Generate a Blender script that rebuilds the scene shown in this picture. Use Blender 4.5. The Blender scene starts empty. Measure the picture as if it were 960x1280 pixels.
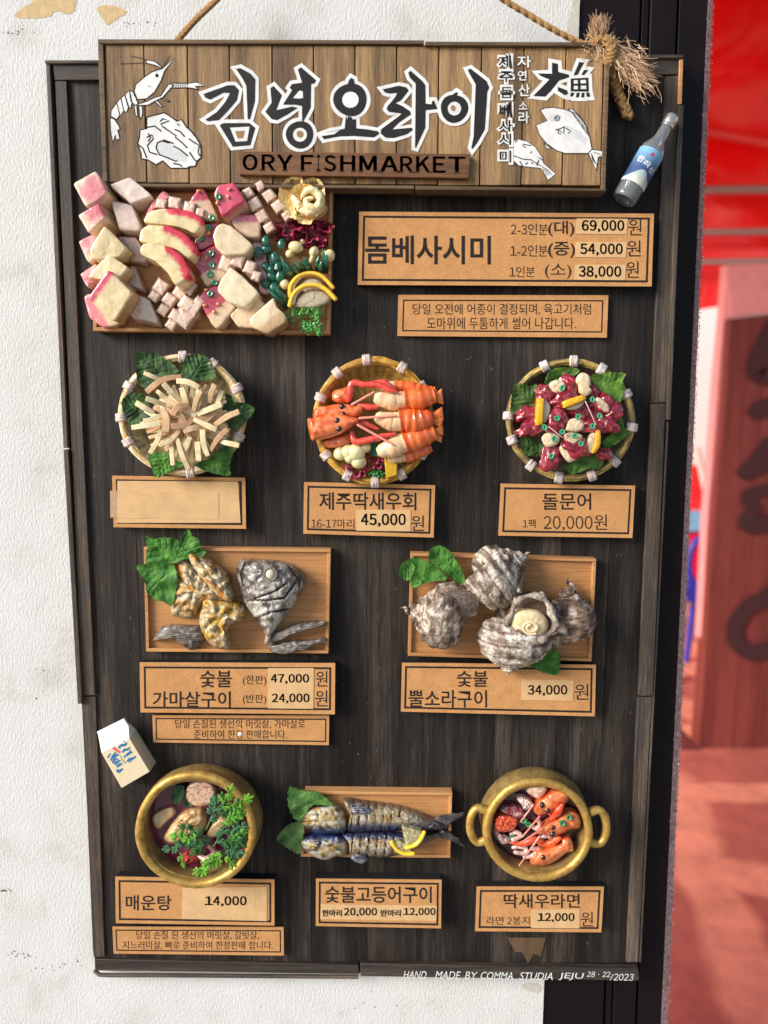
import bpy, bmesh, math, random
from mathutils import Vector, noise as mnoise, geometry as mgeo

random.seed(7)
R = math.radians
SCN = bpy.context.scene
COL = SCN.collection

# ------------------------------------------------------------------ camera, world, sun, exposure
S = 0.0005            # one board unit in metres
D = 900.0             # camera to board plane, in board units
F = 900.0             # focal length in photo pixels (photo 960 x 1280)
PITCH = R(7.1)
CAMZ = 1.42
CP, SP = math.cos(PITCH), math.sin(PITCH)

cam_d = bpy.data.cameras.new('camera')
cam = bpy.data.objects.new('camera', cam_d)
COL.objects.link(cam)
cam.location = (0, -D * S, CAMZ)
cam.rotation_euler = (R(90) - PITCH, 0, 0)
cam_d.sensor_fit = 'VERTICAL'
cam_d.sensor_height = 36
cam_d.lens = F / 1280 * 36
cam_d.clip_start = 0.01
cam_d.clip_end = 400
cam_d.dof.use_dof = True
cam_d.dof.focus_distance = 0.443
cam_d.dof.aperture_fstop = 6.0
SCN.camera = cam

SUN_EL, SUN_AZ = R(24), R(-60)       # azimuth from straight out of the wall, negative = to the left
world = bpy.data.worlds.new('World')
SCN.world = world
world.use_nodes = True
wn = world.node_tree.nodes
sky = wn.new('ShaderNodeTexSky')
sky.sky_type = 'NISHITA'
sky.sun_disc = False
sky.sun_elevation = SUN_EL
bg = wn['Background']
bg.inputs['Strength'].default_value = 0.09
world.node_tree.links.new(sky.outputs[0], bg.inputs['Color'])
sun_d = bpy.data.lights.new('sun', 'SUN')
sun_d.energy = 2.5
sun_d.angle = R(26)
sun_d.color = (1.0, 0.965, 0.92)
sun = bpy.data.objects.new('sun', sun_d)
COL.objects.link(sun)
to_sun = Vector((math.sin(SUN_AZ) * math.cos(SUN_EL), -math.cos(SUN_AZ) * math.cos(SUN_EL), math.sin(SUN_EL)))
sun.rotation_euler = to_sun.to_track_quat('Z', 'Y').to_euler()
sun.location = to_sun * 5
sky.sun_rotation = math.atan2(to_sun.x, to_sun.y)
SCN.view_settings.view_transform = 'Standard'
SCN.view_settings.look = 'None'
SCN.view_settings.exposure = 0.95
SCN.view_settings.gamma = 1.0
SCN.cycles.max_bounces = 8
SCN.cycles.caustics_refractive = False
SCN.cycles.caustics_reflective = False

# ------------------------------------------------------------------ helpers
def ray(px, py):
    u = (px - 480) / F
    v = -(py - 640) / F
    return u, CP + v * SP, -SP + v * CP

def P(px, py, d=0.0):
    """point on the plane that stands d units in front of the board"""
    x, y, z = ray(px, py)
    t = (D - d) * S / y
    return Vector((x * t, -d * S, CAMZ + z * t))

def BK(px, py, dist):
    """point on the upright plane dist metres from the camera"""
    x, y, z = ray(px, py)
    t = dist / y
    return Vector((x * t, -D * S + dist, CAMZ + z * t))

def psc(py, d=0.0):
    return (D - d) * S / (F * ray(480, py)[1])

def lin1(c):
    c /= 255.0
    return c / 12.92 if c <= 0.04045 else ((c + 0.055) / 1.055) ** 2.4

def lin(c):
    return (lin1(c[0]), lin1(c[1]), lin1(c[2]), 1.0)

def mix(a, b, t):
    t = max(0.0, min(1.0, t))
    return tuple(a[i] + (b[i] - a[i]) * t for i in range(3))

def sst(a, b, x):
    t = max(0.0, min(1.0, (x - a) / (b - a)))
    return t * t * (3 - 2 * t)

def nz(x, y, z=0.0):
    return mnoise.noise(Vector((x, y, z)))

def zt(x0, y0, k):
    """photo coordinates from coordinates read in an enlarged crop"""
    def f(pts):
        if isinstance(pts, tuple):
            return (x0 + pts[0] / k, y0 + pts[1] / k) + tuple(pts[2:])
        return [(x0 + p[0] / k, y0 + p[1] / k) + tuple(p[2:]) for p in pts]
    return f

class M:
    """collects one mesh"""
    def __init__(self):
        self.v, self.f, self.c = [], [], []
    def add(self, vs, fs, cs):
        n = len(self.v)
        self.v += vs
        self.f += [tuple(i + n for i in f) for f in fs]
        self.c += cs

def build(m, name, mat, parent=None, bevel=0, sub=0, flat=False, angle=40, seg=2, recalc=True):
    me = bpy.data.meshes.new(name)
    if parent is not None:
        o0 = parent.matrix_world.translation if parent.parent is None else parent['_o']
        o0 = Vector(parent['_o'])
    else:
        n = len(m.v)
        o0 = Vector((sum(v.x for v in m.v) / n, max(v.y for v in m.v), sum(v.z for v in m.v) / n))
    me.from_pydata([tuple(v - o0) for v in m.v], [], m.f)
    ca = me.color_attributes.new('Col', 'FLOAT_COLOR', 'POINT')
    for i, c in enumerate(m.c):
        ca.data[i].color = lin(c)
    if recalc:
        bm = bmesh.new()
        bm.from_mesh(me)
        bmesh.ops.recalc_face_normals(bm, faces=bm.faces)
        bm.to_mesh(me)
        bm.free()
    if flat:
        me.shade_flat()
    else:
        me.shade_smooth()
        me.set_sharp_from_angle(angle=R(angle))
    me.materials.append(mat)
    o = bpy.data.objects.new(name, me)
    COL.objects.link(o)
    if parent is not None:
        o.parent = parent
        o.location = (0, 0, 0)
    else:
        o.location = o0
    o['_o'] = tuple(o0)
    if bevel:
        b = o.modifiers.new('bevel', 'BEVEL')
        b.width = bevel * S
        b.segments = seg
        b.limit_method = 'ANGLE'
        b.angle_limit = R(35)
        b.harden_normals = False
    if sub:
        s = o.modifiers.new('subsurf', 'SUBSURF')
        s.levels = sub
        s.render_levels = sub
    return o

def tag(o, label, cat, group=None):
    o['label'] = label
    o['category'] = cat
    if group:
        o['group'] = group
    return o

def struct(o, label=None):
    o['kind'] = 'structure'
    if label:
        o['label'] = label
    return o

def thing(name, label, cat, loc, group=None):
    e = bpy.data.objects.new(name, None)
    COL.objects.link(e)
    e.location = loc
    e.empty_display_size = 0.01
    e['_o'] = tuple(loc)
    return tag(e, label, cat, group)

def colf(col, *a):
    return col(*a) if callable(col) else col

# ---- shapes
def bil(q, u, v):
    (ax, ay), (bx, by), (cx, cy), (dx, dy) = q       # TL TR BR BL
    tx, ty = ax + (bx - ax) * u, ay + (by - ay) * u
    lx, ly = dx + (cx - dx) * u, dy + (cy - dy) * u
    return tx + (lx - tx) * v, ty + (ly - ty) * v

def subq(q, u0, v0, u1, v1):
    return [bil(q, u0, v0), bil(q, u1, v0), bil(q, u1, v1), bil(q, u0, v1)]

def insetq(q, px):
    w = math.dist(q[0], q[1]); h = math.dist(q[0], q[3])
    return subq(q, px / w, px / h, 1 - px / w, 1 - px / h)

def prism(m, pts, d0, d1, col, off=(0, 0)):
    """upright block: front outline as seen at depth d1 (one value or one per corner), back at d0"""
    n = len(pts)
    d1s = d1 if isinstance(d1, (list, tuple)) else [d1] * n
    top = [P(p[0], p[1], d1s[i]) for i, p in enumerate(pts)]
    bot = []
    for i, p in enumerate(pts):
        q = P(p[0] + off[0], p[1] + off[1], d1s[i])
        q.y = -d0 * S
        bot.append(q)
    cs = [colf(col, p[0], p[1], 1.0) for p in pts]
    fs = [tuple(range(n)), tuple(range(2 * n - 1, n - 1, -1))]
    for i in range(n):
        j = (i + 1) % n
        fs.append((i, n + i, n + j, j))
    m.add(top + bot, fs, cs + cs)

def catmull(pts, n, closed=True):
    k = len(pts)
    dim = len(pts[0])
    fine = []
    segs = k if closed else k - 1
    for i in range(segs):
        if closed:
            p0, p1, p2, p3 = pts[(i - 1) % k], pts[i], pts[(i + 1) % k], pts[(i + 2) % k]
        else:
            p0, p1, p2, p3 = pts[max(i - 1, 0)], pts[i], pts[i + 1], pts[min(i + 2, k - 1)]
        for s in range(12):
            t = s / 12
            fine.append(tuple(0.5 * (2 * p1[a] + (p2[a] - p0[a]) * t + (2 * p0[a] - 5 * p1[a] + 4 * p2[a] - p3[a]) * t * t
                                     + (3 * p1[a] - p0[a] - 3 * p2[a] + p3[a]) * t ** 3) for a in range(dim)))
    fine.append(fine[0] if closed else tuple(pts[-1]))
    return resample(fine, n, closed)

def resample(fine, n, closed):
    L = [0]
    for a, b in zip(fine, fine[1:]):
        L.append(L[-1] + math.dist(a[:2], b[:2]) + (abs(a[2] - b[2]) if len(a) > 2 else 0))
    tot = L[-1] or 1
    out = []
    j = 0
    cnt = n if closed else n - 1
    for i in range(n):
        s = tot * i / cnt
        while j < len(L) - 2 and L[j + 1] < s:
            j += 1
        t = (s - L[j]) / ((L[j + 1] - L[j]) or 1)
        a, b = fine[j], fine[j + 1]
        out.append(tuple(a[q] + (b[q] - a[q]) * min(max(t, 0), 1) for q in range(len(a))))
    return out

def polyline_closed(pts, n):
    return resample(list(pts) + [pts[0]], n, True)

def near_axis(axis, p):
    best, bp = 1e18, None
    for a, b in zip(axis, axis[1:]):
        dx, dy = b[0] - a[0], b[1] - a[1]
        t = max(0, min(1, ((p[0] - a[0]) * dx + (p[1] - a[1]) * dy) / ((dx * dx + dy * dy) or 1)))
        q = (a[0] + dx * t, a[1] + dy * t)
        e = math.dist(q, p)
        if e < best:
            best, bp = e, q
    return bp

def pad(m, outline, d0, h, col, rings=7, n=56, prof=None, axis=None, dfn=None, na=0.0, ns=0.15,
        base=None, sm=True, sheet=None, edge=0.0, seed=0.0):
    """a swollen shape over an outline; sheet = thickness makes it a thin curved sheet"""
    prof = prof or (lambda s: math.sqrt(max(0.0, 1 - s * s)))
    o = catmull(outline, n) if sm else polyline_closed(outline, n)
    if edge:
        cx = sum(p[0] for p in o) / n; cy = sum(p[1] for p in o) / n
        o = [(cx + (p[0] - cx) * (1 + edge * nz(p[0] * .3, p[1] * .3, seed + 9)), cy + (p[1] - cy) * (1 + edge * nz(p[0] * .3, p[1] * .3, seed + 5))) for p in o]
    if axis is None:
        axis = [(sum(p[0] for p in o) / n, sum(p[1] for p in o) / n)] * 2
    elif len(axis) == 1:
        axis = [axis[0], axis[0]]
    cen = [near_axis(axis, p) for p in o]
    vs, fs, cs = [], [], []
    for k in range(rings + 1):
        s = 1 - k / rings if k < rings else 0.0
        s = s ** 0.8
        for i in range(n):
            x = cen[i][0] + (o[i][0] - cen[i][0]) * s
            y = cen[i][1] + (o[i][1] - cen[i][1]) * s
            d = d0 + h * prof(s)
            if dfn:
                d += dfn(x, y, s)
            if na:
                d += na * nz(x * ns, y * ns, seed) * (1.0 if sheet else min(1.0, (1 - s) * 3 + .25))
            vs.append(P(x, y, d)); cs.append(colf(col, x, y, s))
    for k in range(rings):
        for i in range(n):
            j = (i + 1) % n
            fs.append((k * n + i, k * n + j, (k + 1) * n + j, (k + 1) * n + i))
    if sheet:
        q = len(vs)
        vs += [v + Vector((0, sheet * S, 0)) for v in vs]
        cs += cs[:]
        fs += [tuple(q + i for i in f) for f in fs]
        for i in range(n):
            j = (i + 1) % n
            fs.append((i, j, q + j, q + i))
    else:
        q = len(vs)
        b = d0 - 3 if base is None else base
        for i in range(n):
            v = vs[i].copy(); v.y = -b * S
            vs.append(v); cs.append(cs[i])
        for i in range(n):
            j = (i + 1) % n
            fs.append((i, j, q + j, q + i))
        fs.append(tuple(q + i for i in range(n)))
    m.add(vs, fs, cs)

def weld(o, dist=0.02):
    bm = bmesh.new(); bm.from_mesh(o.data)
    bmesh.ops.remove_doubles(bm, verts=bm.verts, dist=dist * S)
    bm.to_mesh(o.data); bm.free()
    return o

def tube(m, pts, r, col, segs=10, closed=False, flat=1.0, n=None, sq=False, rnd=False, na=0.0, ns=0.2, seed=0.0):
    """pts (px, py, depth); r in units, one value or one per point"""
    rs = list(r) if isinstance(r, (list, tuple)) else [r] * len(pts)
    full = [(p[0], p[1], p[2], rs[i]) for i, p in enumerate(pts)]
    if n:
        full = catmull(full, n, closed)
    k = len(full)
    W = [P(p[0], p[1], p[2]) for p in full]
    ring_pts = []
    for i in range(k):
        if closed:
            t = W[(i + 1) % k] - W[i - 1]
        else:
            t = W[min(i + 1, k - 1)] - W[max(i - 1, 0)]
        t.normalize()
        ring_pts.append([W[i], t, full[i][3], i / max(1, k - 1), full[i]])
    if rnd and not closed:
        a, b = ring_pts[0], ring_pts[-1]
        pre, post = [], []
        for f in (0.15, 0.6, 0.9):
            q = math.sqrt(1 - (1 - f) ** 2) if f < 1 else 1
            pre.append([a[0] - a[1] * a[2] * S * (1 - f), a[1], a[2] * q, 0, a[4]])
            post.insert(0, [b[0] + b[1] * b[2] * S * (1 - f), b[1], b[2] * q, 1, b[4]])
        ring_pts = pre + ring_pts + post
        k = len(ring_pts)
    vs, fs, cs = [], [], []
    view = Vector((0, -1, 0))
    angs = [R(45 + 90 * a) for a in range(4)] if sq else [2 * math.pi * a / segs for a in range(segs)]
    sg = len(angs)
    for c, t, rr, u, fp in ring_pts:
        n1 = view - t * view.dot(t)
        if n1.length < 0.2:
            n1 = Vector((0, 0, 1)) - t * t.z
        n1.normalize()
        n2 = t.cross(n1)
        for a in angs:
            q = rr * (1.35 if sq else 1)
            if na:
                q *= 1 + na * nz(c.x / S * ns + math.cos(a) * 2, c.z / S * ns + math.sin(a) * 2, seed)
            vs.append(c + (n2 * math.cos(a) * q + n1 * math.sin(a) * q * flat) * S)
            cs.append(colf(col, u, a, fp[0], fp[1]))
    kk = k if closed else k - 1
    for i in range(kk):
        i2 = (i + 1) % k
        for a in range(sg):
            b = (a + 1) % sg
            fs.append((i * sg + a, i * sg + b, i2 * sg + b, i2 * sg + a))
    if not closed:
        fs.append(tuple(range(sg)))
        fs.append(tuple((k - 1) * sg + a for a in range(sg)))
    m.add(vs, fs, cs)

def lathe(m, prof, c, ax, col, segs=48, na=0.0, ns=0.06, seed=0.0, sx=1.0, sy=1.0):
    """prof: list of (radius, height) in units round centre c (world), axis ax; both ends closed when the radius is 0"""
    ax = ax.normalized()
    e1 = Vector((1, 0, 0)) - ax * ax.x
    if e1.length < .3:
        e1 = Vector((0, 0, 1)) - ax * ax.z
    e1.normalize()
    e2 = ax.cross(e1)
    vs, fs, cs = [], [], []
    for i, (r, h) in enumerate(prof):
        for a in range(segs):
            an = 2 * math.pi * a / segs
            q = r
            if na:
                q *= 1 + na * nz(math.cos(an) * 2.2, math.sin(an) * 2.2, seed + h * ns)
            vs.append(c + (e1 * math.cos(an) * q * sx + e2 * math.sin(an) * q * sy + ax * h) * S)
            cs.append(colf(col, i / (len(prof) - 1), an, h))
    for i in range(len(prof) - 1):
        for a in range(segs):
            b = (a + 1) % segs
            fs.append((i * segs + a, i * segs + b, (i + 1) * segs + b, (i + 1) * segs + a))
    fs.append(tuple(range(segs)))
    fs.append(tuple((len(prof) - 1) * segs + a for a in range(segs)))
    m.add(vs, fs, cs)

def blob(m, px, py, d, rx, ry, rd, col, rot=0.0, na=0.0, ns=1.6, seed=0.0, nu=16, nv=10):
    """ellipsoid with lumps"""
    c = P(px, py, d)
    k = psc(py, d)
    cr, sr = math.cos(rot), math.sin(rot)
    vs, fs, cs = [], [], []
    for i in range(nv + 1):
        th = math.pi * i / nv
        for j in range(nu):
            ph = 2 * math.pi * j / nu
            x, y, z = math.sin(th) * math.cos(ph), math.sin(th) * math.sin(ph), math.cos(th)
            q = 1 + (na * nz(x * ns + seed, y * ns + px * .1, z * ns + py * .1) if na else 0)
            lx, ly = x * rx * q, y * ry * q
            X, Y = lx * cr - ly * sr, lx * sr + ly * cr
            vs.append(c + Vector((X * k, -z * rd * q * k, -Y * k)))
            cs.append(colf(col, px + X, py + Y, z))
    for i in range(nv):
        for j in range(nu):
            b = (j + 1) % nu
            fs.append((i * nu + j, i * nu + b, (i + 1) * nu + b, (i + 1) * nu + j))
    m.add(vs, fs, cs)

def flatpoly(m, pts, d, col=(0, 0, 0), fn=None):
    """thin flat mark lying at depth d"""
    fn = fn or (lambda x, y: P(x, y, d))
    vs = [fn(p[0], p[1]) for p in pts]
    tri = mgeo.tessellate_polygon([[Vector((p[0], p[1], 0)) for p in pts]])
    m.add(vs, [tuple(t) for t in tri], [col] * len(pts))

def ribbon(m, pts, w, d, col=(0, 0, 0), n=None):
    ws = list(w) if isinstance(w, (list, tuple)) else [w] * len(pts)
    full = [(p[0], p[1], ws[i]) for i, p in enumerate(pts)]
    if n:
        full = catmull(full, n, False)
    k = len(full)
    vs, fs = [], []
    for i in range(k):
        a, b = full[max(i - 1, 0)], full[min(i + 1, k - 1)]
        dx, dy = b[0] - a[0], b[1] - a[1]
        L = math.hypot(dx, dy) or 1
        nx, ny = -dy / L, dx / L
        h = full[i][2] / 2
        vs.append(P(full[i][0] + nx * h, full[i][1] + ny * h, d))
        vs.append(P(full[i][0] - nx * h, full[i][1] - ny * h, d))
    for i in range(k - 1):
        fs.append((2 * i, 2 * i + 1, 2 * i + 3, 2 * i + 2))
    m.add(vs, fs, [col] * len(vs))

def offset_poly(pts, o):
    area = sum(a[0] * b[1] - b[0] * a[1] for a, b in zip(pts, pts[1:] + pts[:1]))
    sgn = 1 if area > 0 else -1
    n = len(pts)
    out = []
    for i in range(n):
        a, b, c = pts[i - 1], pts[i], pts[(i + 1) % n]
        e1 = (b[0] - a[0], b[1] - a[1]); e2 = (c[0] - b[0], c[1] - b[1])
        l1 = math.hypot(*e1) or 1; l2 = math.hypot(*e2) or 1
        n1 = (e1[1] / l1 * sgn, -e1[0] / l1 * sgn); n2 = (e2[1] / l2 * sgn, -e2[0] / l2 * sgn)
        bx, by = n1[0] + n2[0], n1[1] + n2[1]
        L = math.hypot(bx, by) or 1
        cosh = max(0.55, L / 2)
        out.append((b[0] + bx / L * o / cosh, b[1] + by / L * o / cosh))
    return out

_tc = {}
def glyphs(s, bold=0.0, res=3):
    key = (s, bold, res)
    if key in _tc:
        return _tc[key]
    cu = bpy.data.curves.new('t', 'FONT')
    cu.body = s
    cu.resolution_u = res
    cu.offset = bold
    ob = bpy.data.objects.new('t', cu)
    COL.objects.link(ob)
    dg = bpy.context.evaluated_depsgraph_get()
    me = bpy.data.meshes.new_from_object(ob.evaluated_get(dg))
    vs = [(v.co.x, v.co.y) for v in me.vertices]
    fs = [tuple(p.vertices) for p in me.polygons]
    bpy.data.objects.remove(ob); bpy.data.curves.remove(cu); bpy.data.meshes.remove(me)
    x0 = min(v[0] for v in vs); x1 = max(v[0] for v in vs)
    y0 = min(v[1] for v in vs); y1 = max(v[1] for v in vs)
    vs = [((v[0] - x0) / (x1 - x0), (y1 - v[1]) / (y1 - y0)) for v in vs]
    _tc[key] = (vs, fs)
    return vs, fs

_raw = {}
def raw(ch, bold):
    k = (ch, bold)
    if k not in _raw:
        c = ch
        if ch.isascii() and (ch.isalnum()):
            c = chr(ord(ch) + 0xFEE0)          # the wide forms are drawn in the same face as the Korean
        cu = bpy.data.curves.new('t', 'FONT')
        cu.body = c; cu.resolution_u = 3; cu.offset = bold
        ob = bpy.data.objects.new('t', cu); COL.objects.link(ob)
        me = bpy.data.meshes.new_from_object(ob.evaluated_get(bpy.context.evaluated_depsgraph_get()))
        vs = [(v.co.x, v.co.y) for v in me.vertices]; fs = [tuple(p.vertices) for p in me.polygons]
        bpy.data.objects.remove(ob); bpy.data.curves.remove(cu); bpy.data.meshes.remove(me)
        _raw[k] = (vs, fs)
    return _raw[k]
CELL = {',': .27, '-': .36, '(': .34, ')': .34, ' ': .26, '/': .4, '.': .27}
def glyphs_line(s, bold):
    key = ('L', s, bold)
    if key in _tc:
        return _tc[key]
    x, V, Fs = 0.0, [], []
    big = max([abs(v[1]) for v in raw('가', 0)[0]] + [.1])
    dw = {}
    for ch in s:
        w = CELL.get(ch) or (.56 if ch.isdigit() else .62 if ch.isascii() else .92)
        if ch != ' ':
            vs, fs = raw(ch, 0)
            a, b = min(v[0] for v in vs), max(v[0] for v in vs)
            k = min(1.0, (w * .86 * EM - bold * EM) / (b - a)) if ch not in '1,.·' else 1.0
            # heavier figures: the outline printed several times a hair apart
            for ox, oy in (((-.5, -.5), (.5, -.5), (-.5, .5), (.5, .5), (0, 0)) if bold else ((0, 0),)):
                n = len(V)
                V += [(x + (w * EM - (b - a) * k) / 2 + (v[0] - a) * k + ox * bold * 1.5 * EM, v[1] + oy * bold * EM) for v in vs]
                Fs += [tuple(i + n for i in f) for f in fs]
        x += w * EM
    x0 = min(v[0] for v in V); x1 = max(v[0] for v in V); y0 = min(v[1] for v in V); y1 = max(v[1] for v in V)
    _tc[key] = ([((v[0] - x0) / (x1 - x0), (y1 - v[1]) / (y1 - y0)) for v in V], Fs)
    return _tc[key]
_r = raw('원', 0)[0]
EM = (max(v[0] for v in _r) - min(v[0] for v in _r)) / .84
def text(m, s, box, d, col=(0, 0, 0), bold=0.0, fn=None, slope=0.0, lean=0.0):
    """write s so that it fills box (x0, y0, x1, y1) in photo coordinates"""
    vs, fs = glyphs_line(s, bold) if (any(c.isdigit() for c in s) or (s.isascii() and len(s) == 1)) else glyphs(s, bold)
    x0, y0, x1, y1 = box
    fn = fn or (lambda x, y: P(x, y, d))
    out = []
    for u, v in vs:
        x = x0 + (x1 - x0) * u + lean * (0.5 - v) * (y1 - y0)
        out.append(fn(x, y0 + (y1 - y0) * v + slope * u))
    m.add(out, fs, [col] * len(out))

# ------------------------------------------------------------------ materials
def newmat(name):
    mt = bpy.data.materials.new(name)
    mt.use_nodes = True
    nt = mt.node_tree
    return mt, nt, nt.nodes['Principled BSDF']

def node(nt, kind, **kw):
    n = nt.nodes.new(kind)
    for k, v in kw.items():
        if k in n.inputs:
            n.inputs[k].default_value = v
        else:
            setattr(n, k, v)
    return n

def noise_n(nt, vec, scale, detail=4, rough=.6, dist=0.0):
    n = node(nt, 'ShaderNodeTexNoise')
    n.inputs['Scale'].default_value = scale
    n.inputs['Detail'].default_value = detail
    n.inputs['Roughness'].default_value = rough
    n.inputs['Distortion'].default_value = dist
    nt.links.new(vec, n.inputs['Vector'])
    return n

def ramp(nt, fac, stops):
    r = node(nt, 'ShaderNodeValToRGB')
    e = r.color_ramp.elements
    while len(e) < len(stops):
        e.new(0.5)
    for i, (p, c) in enumerate(stops):
        e[i].position = p
        e[i].color = c if len(c) == 4 else (*c, 1)
    nt.links.new(fac, r.inputs[0])
    return r

def mapping(nt, scale, rnd=True, loc=(0, 0, 0)):
    tc = node(nt, 'ShaderNodeTexCoord')
    mp = node(nt, 'ShaderNodeMapping')
    mp.inputs['Scale'].default_value = scale
    mp.inputs['Location'].default_value = loc
    if rnd:
        oi = node(nt, 'ShaderNodeObjectInfo')
        ad = node(nt, 'ShaderNodeVectorMath', operation='MULTIPLY_ADD')
        cx = node(nt, 'ShaderNodeCombineXYZ')
        for k in range(3):
            nt.links.new(oi.outputs['Random'], cx.inputs[k])
        ad.inputs[1].default_value = (3.7, 1.9, 5.3)
        nt.links.new(cx.outputs[0], ad.inputs[0])
        nt.links.new(tc.outputs['Object'], ad.inputs[2])
        nt.links.new(ad.outputs[0], mp.inputs['Vector'])
    else:
        nt.links.new(tc.outputs['Object'], mp.inputs['Vector'])
    return mp.outputs[0]

def bump(nt, bsdf, h, strength, dist):
    b = node(nt, 'ShaderNodeBump')
    b.inputs['Strength'].default_value = strength
    b.inputs['Distance'].default_value = dist
    nt.links.new(h, b.inputs['Height'])
    nt.links.new(b.outputs[0], bsdf.inputs['Normal'])
    return b

def mulcol(nt, a, b, fac=1.0, mode='MULTIPLY'):
    x = node(nt, 'ShaderNodeMix', data_type='RGBA', blend_type=mode)
    x.inputs[0].default_value = fac
    nt.links.new(a, x.inputs[6]); nt.links.new(b, x.inputs[7])
    return x.outputs[2]

def wood(name, c_dark, c_mid, c_light, along='Z', rough=.6, fine=1.0, bstr=.35, rnd=.25, streak=1.0, spec=.4):
    mt, nt, b = newmat(name)
    k = {'Z': (1, 1, .035), 'X': (.035, 1, 1)}[along]
    v = mapping(nt, k)
    n1 = noise_n(nt, v, 260 * fine, 6, .65, .4)
    n2 = noise_n(nt, v, 1500 * fine, 6, .75, .2)
    v2 = mapping(nt, {'Z': (1, 1, .09), 'X': (.09, 1, 1)}[along], loc=(4, 2, 1))
    n3 = noise_n(nt, v2, 45 * fine, 3, .5, .6)
    a1 = node(nt, 'ShaderNodeMath', operation='MULTIPLY_ADD'); a1.inputs[1].default_value = .75
    nt.links.new(n2.outputs[0], a1.inputs[0])
    a0 = node(nt, 'ShaderNodeMath', operation='MULTIPLY_ADD'); a0.inputs[1].default_value = .45
    nt.links.new(n1.outputs[0], a0.inputs[0]); nt.links.new(a0.outputs[0], a1.inputs[2])
    a2 = node(nt, 'ShaderNodeMath', operation='MULTIPLY_ADD'); a2.inputs[1].default_value = .5 * streak
    a2.inputs[2].default_value = -.25 * streak - .10
    nt.links.new(n3.outputs[0], a2.inputs[0]); nt.links.new(a2.outputs[0], a0.inputs[2])
    rp = ramp(nt, a1.outputs[0], [(.3, lin(c_dark)), (.5, lin(c_mid)), (.72, lin(c_light))])
    oi = node(nt, 'ShaderNodeObjectInfo')
    mr = node(nt, 'ShaderNodeMapRange')
    mr.inputs[3].default_value = 1 - rnd; mr.inputs[4].default_value = 1 + rnd
    nt.links.new(oi.outputs['Random'], mr.inputs[0])
    hv = node(nt, 'ShaderNodeHueSaturation')
    nt.links.new(mr.outputs[0], hv.inputs['Value']); nt.links.new(rp.outputs[0], hv.inputs['Color'])
    nt.links.new(hv.outputs[0], b.inputs['Base Color'])
    b.inputs['Roughness'].default_value = rough
    b.inputs['Specular IOR Level'].default_value = spec
    bump(nt, b, a1.outputs[0], bstr * 1.3, .0007)
    return mt

def pigment(name, rough=.4, var=.25, scale=300, bstr=.15, bscale=700, coat=0.0, sss=0.0, spec=.5, metal=0.0, sat=1.0, bdist=.0004):
    """colour from the mesh's own pigment, broken up by noise"""
    mt, nt, b = newmat(name)
    at = node(nt, 'ShaderNodeAttribute', attribute_name='Col')
    v = mapping(nt, (1, 1, 1))
    n1 = noise_n(nt, v, scale, 5, .6)
    rp = ramp(nt, n1.outputs[0], [(.25, (1 - var * 1.4,) * 3), (.55, (1, 1, 1)), (.8, (1 + var * .5,) * 3)])
    c = mulcol(nt, at.outputs['Color'], rp.outputs[0])
    nt.links.new(c, b.inputs['Base Color'])
    n2 = noise_n(nt, v, bscale, 4, .6)
    bump(nt, b, n2.outputs[0], bstr, bdist)
    rr = node(nt, 'ShaderNodeMapRange')
    rr.inputs[3].default_value = max(0, rough - .12); rr.inputs[4].default_value = min(1, rough + .15)
    nt.links.new(n1.outputs[0], rr.inputs[0]); nt.links.new(rr.outputs[0], b.inputs['Roughness'])
    b.inputs['Coat Weight'].default_value = coat
    b.inputs['Coat Roughness'].default_value = .12
    b.inputs['Specular IOR Level'].default_value = spec
    b.inputs['Metallic'].default_value = metal
    if sss:
        b.inputs['Subsurface Weight'].default_value = sss
        b.inputs['Subsurface Radius'].default_value = (.003, .0015, .001)
        b.inputs['Subsurface Scale'].default_value = .6
    return mt

def plain(name, c, rough=.5, spec=.5, var=.15, scale=400, bstr=.1, bscale=900, bdist=.0003, metal=0.0):
    mt, nt, b = newmat(name)
    v = mapping(nt, (1, 1, 1))
    n1 = noise_n(nt, v, scale, 5, .65)
    a = lin(c)
    rp = ramp(nt, n1.outputs[0], [(.25, tuple(x * (1 - var) for x in a[:3])), (.75, tuple(min(1, x * (1 + var)) for x in a[:3]))])
    nt.links.new(rp.outputs[0], b.inputs['Base Color'])
    n2 = noise_n(nt, v, bscale, 4, .65)
    bump(nt, b, n2.outputs[0], bstr, bdist)
    b.inputs['Roughness'].default_value = rough
    b.inputs['Specular IOR Level'].default_value = spec
    b.inputs['Metallic'].default_value = metal
    return mt

MT = {}
MT['dark_wood'] = wood('dark_wood', (19, 16, 15), (44, 38, 34), (86, 75, 65), 'Z', .58, 1.0, .5, .3, 1.3, .22)
MT['dark_rail'] = wood('dark_rail', (30, 25, 22), (66, 56, 48), (112, 97, 82), 'X', .6, 1.2, .5, .2)
MT['dark_stile'] = wood('dark_stile', (32, 27, 23), (72, 61, 52), (124, 107, 90), 'Z', .6, 1.2, .5, .2)
MT['sign_wood'] = wood('sign_wood', (84, 63, 42), (140, 108, 70), (192, 154, 106), 'Z', .65, 1.5, .6, .2, 1.5)
MT['sign_edge'] = wood('sign_edge', (58, 44, 32), (104, 82, 58), (142, 114, 82), 'X', .65, 1.5, .5, .15)
MT['plaque_wood'] = wood('plaque_wood', (70, 44, 26), (118, 77, 44), (150, 104, 62), 'X', .6, 1.3, .5, .0)
MT['tray_wood'] = wood('tray_wood', (142, 94, 54), (180, 126, 76), (204, 152, 98), 'X', .5, .8, .2, .08, .8)
MT['rim_wood'] = wood('rim_wood', (160, 108, 64), (192, 138, 86), (214, 164, 110), 'X', .55, .9, .2, .1, .8)
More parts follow.
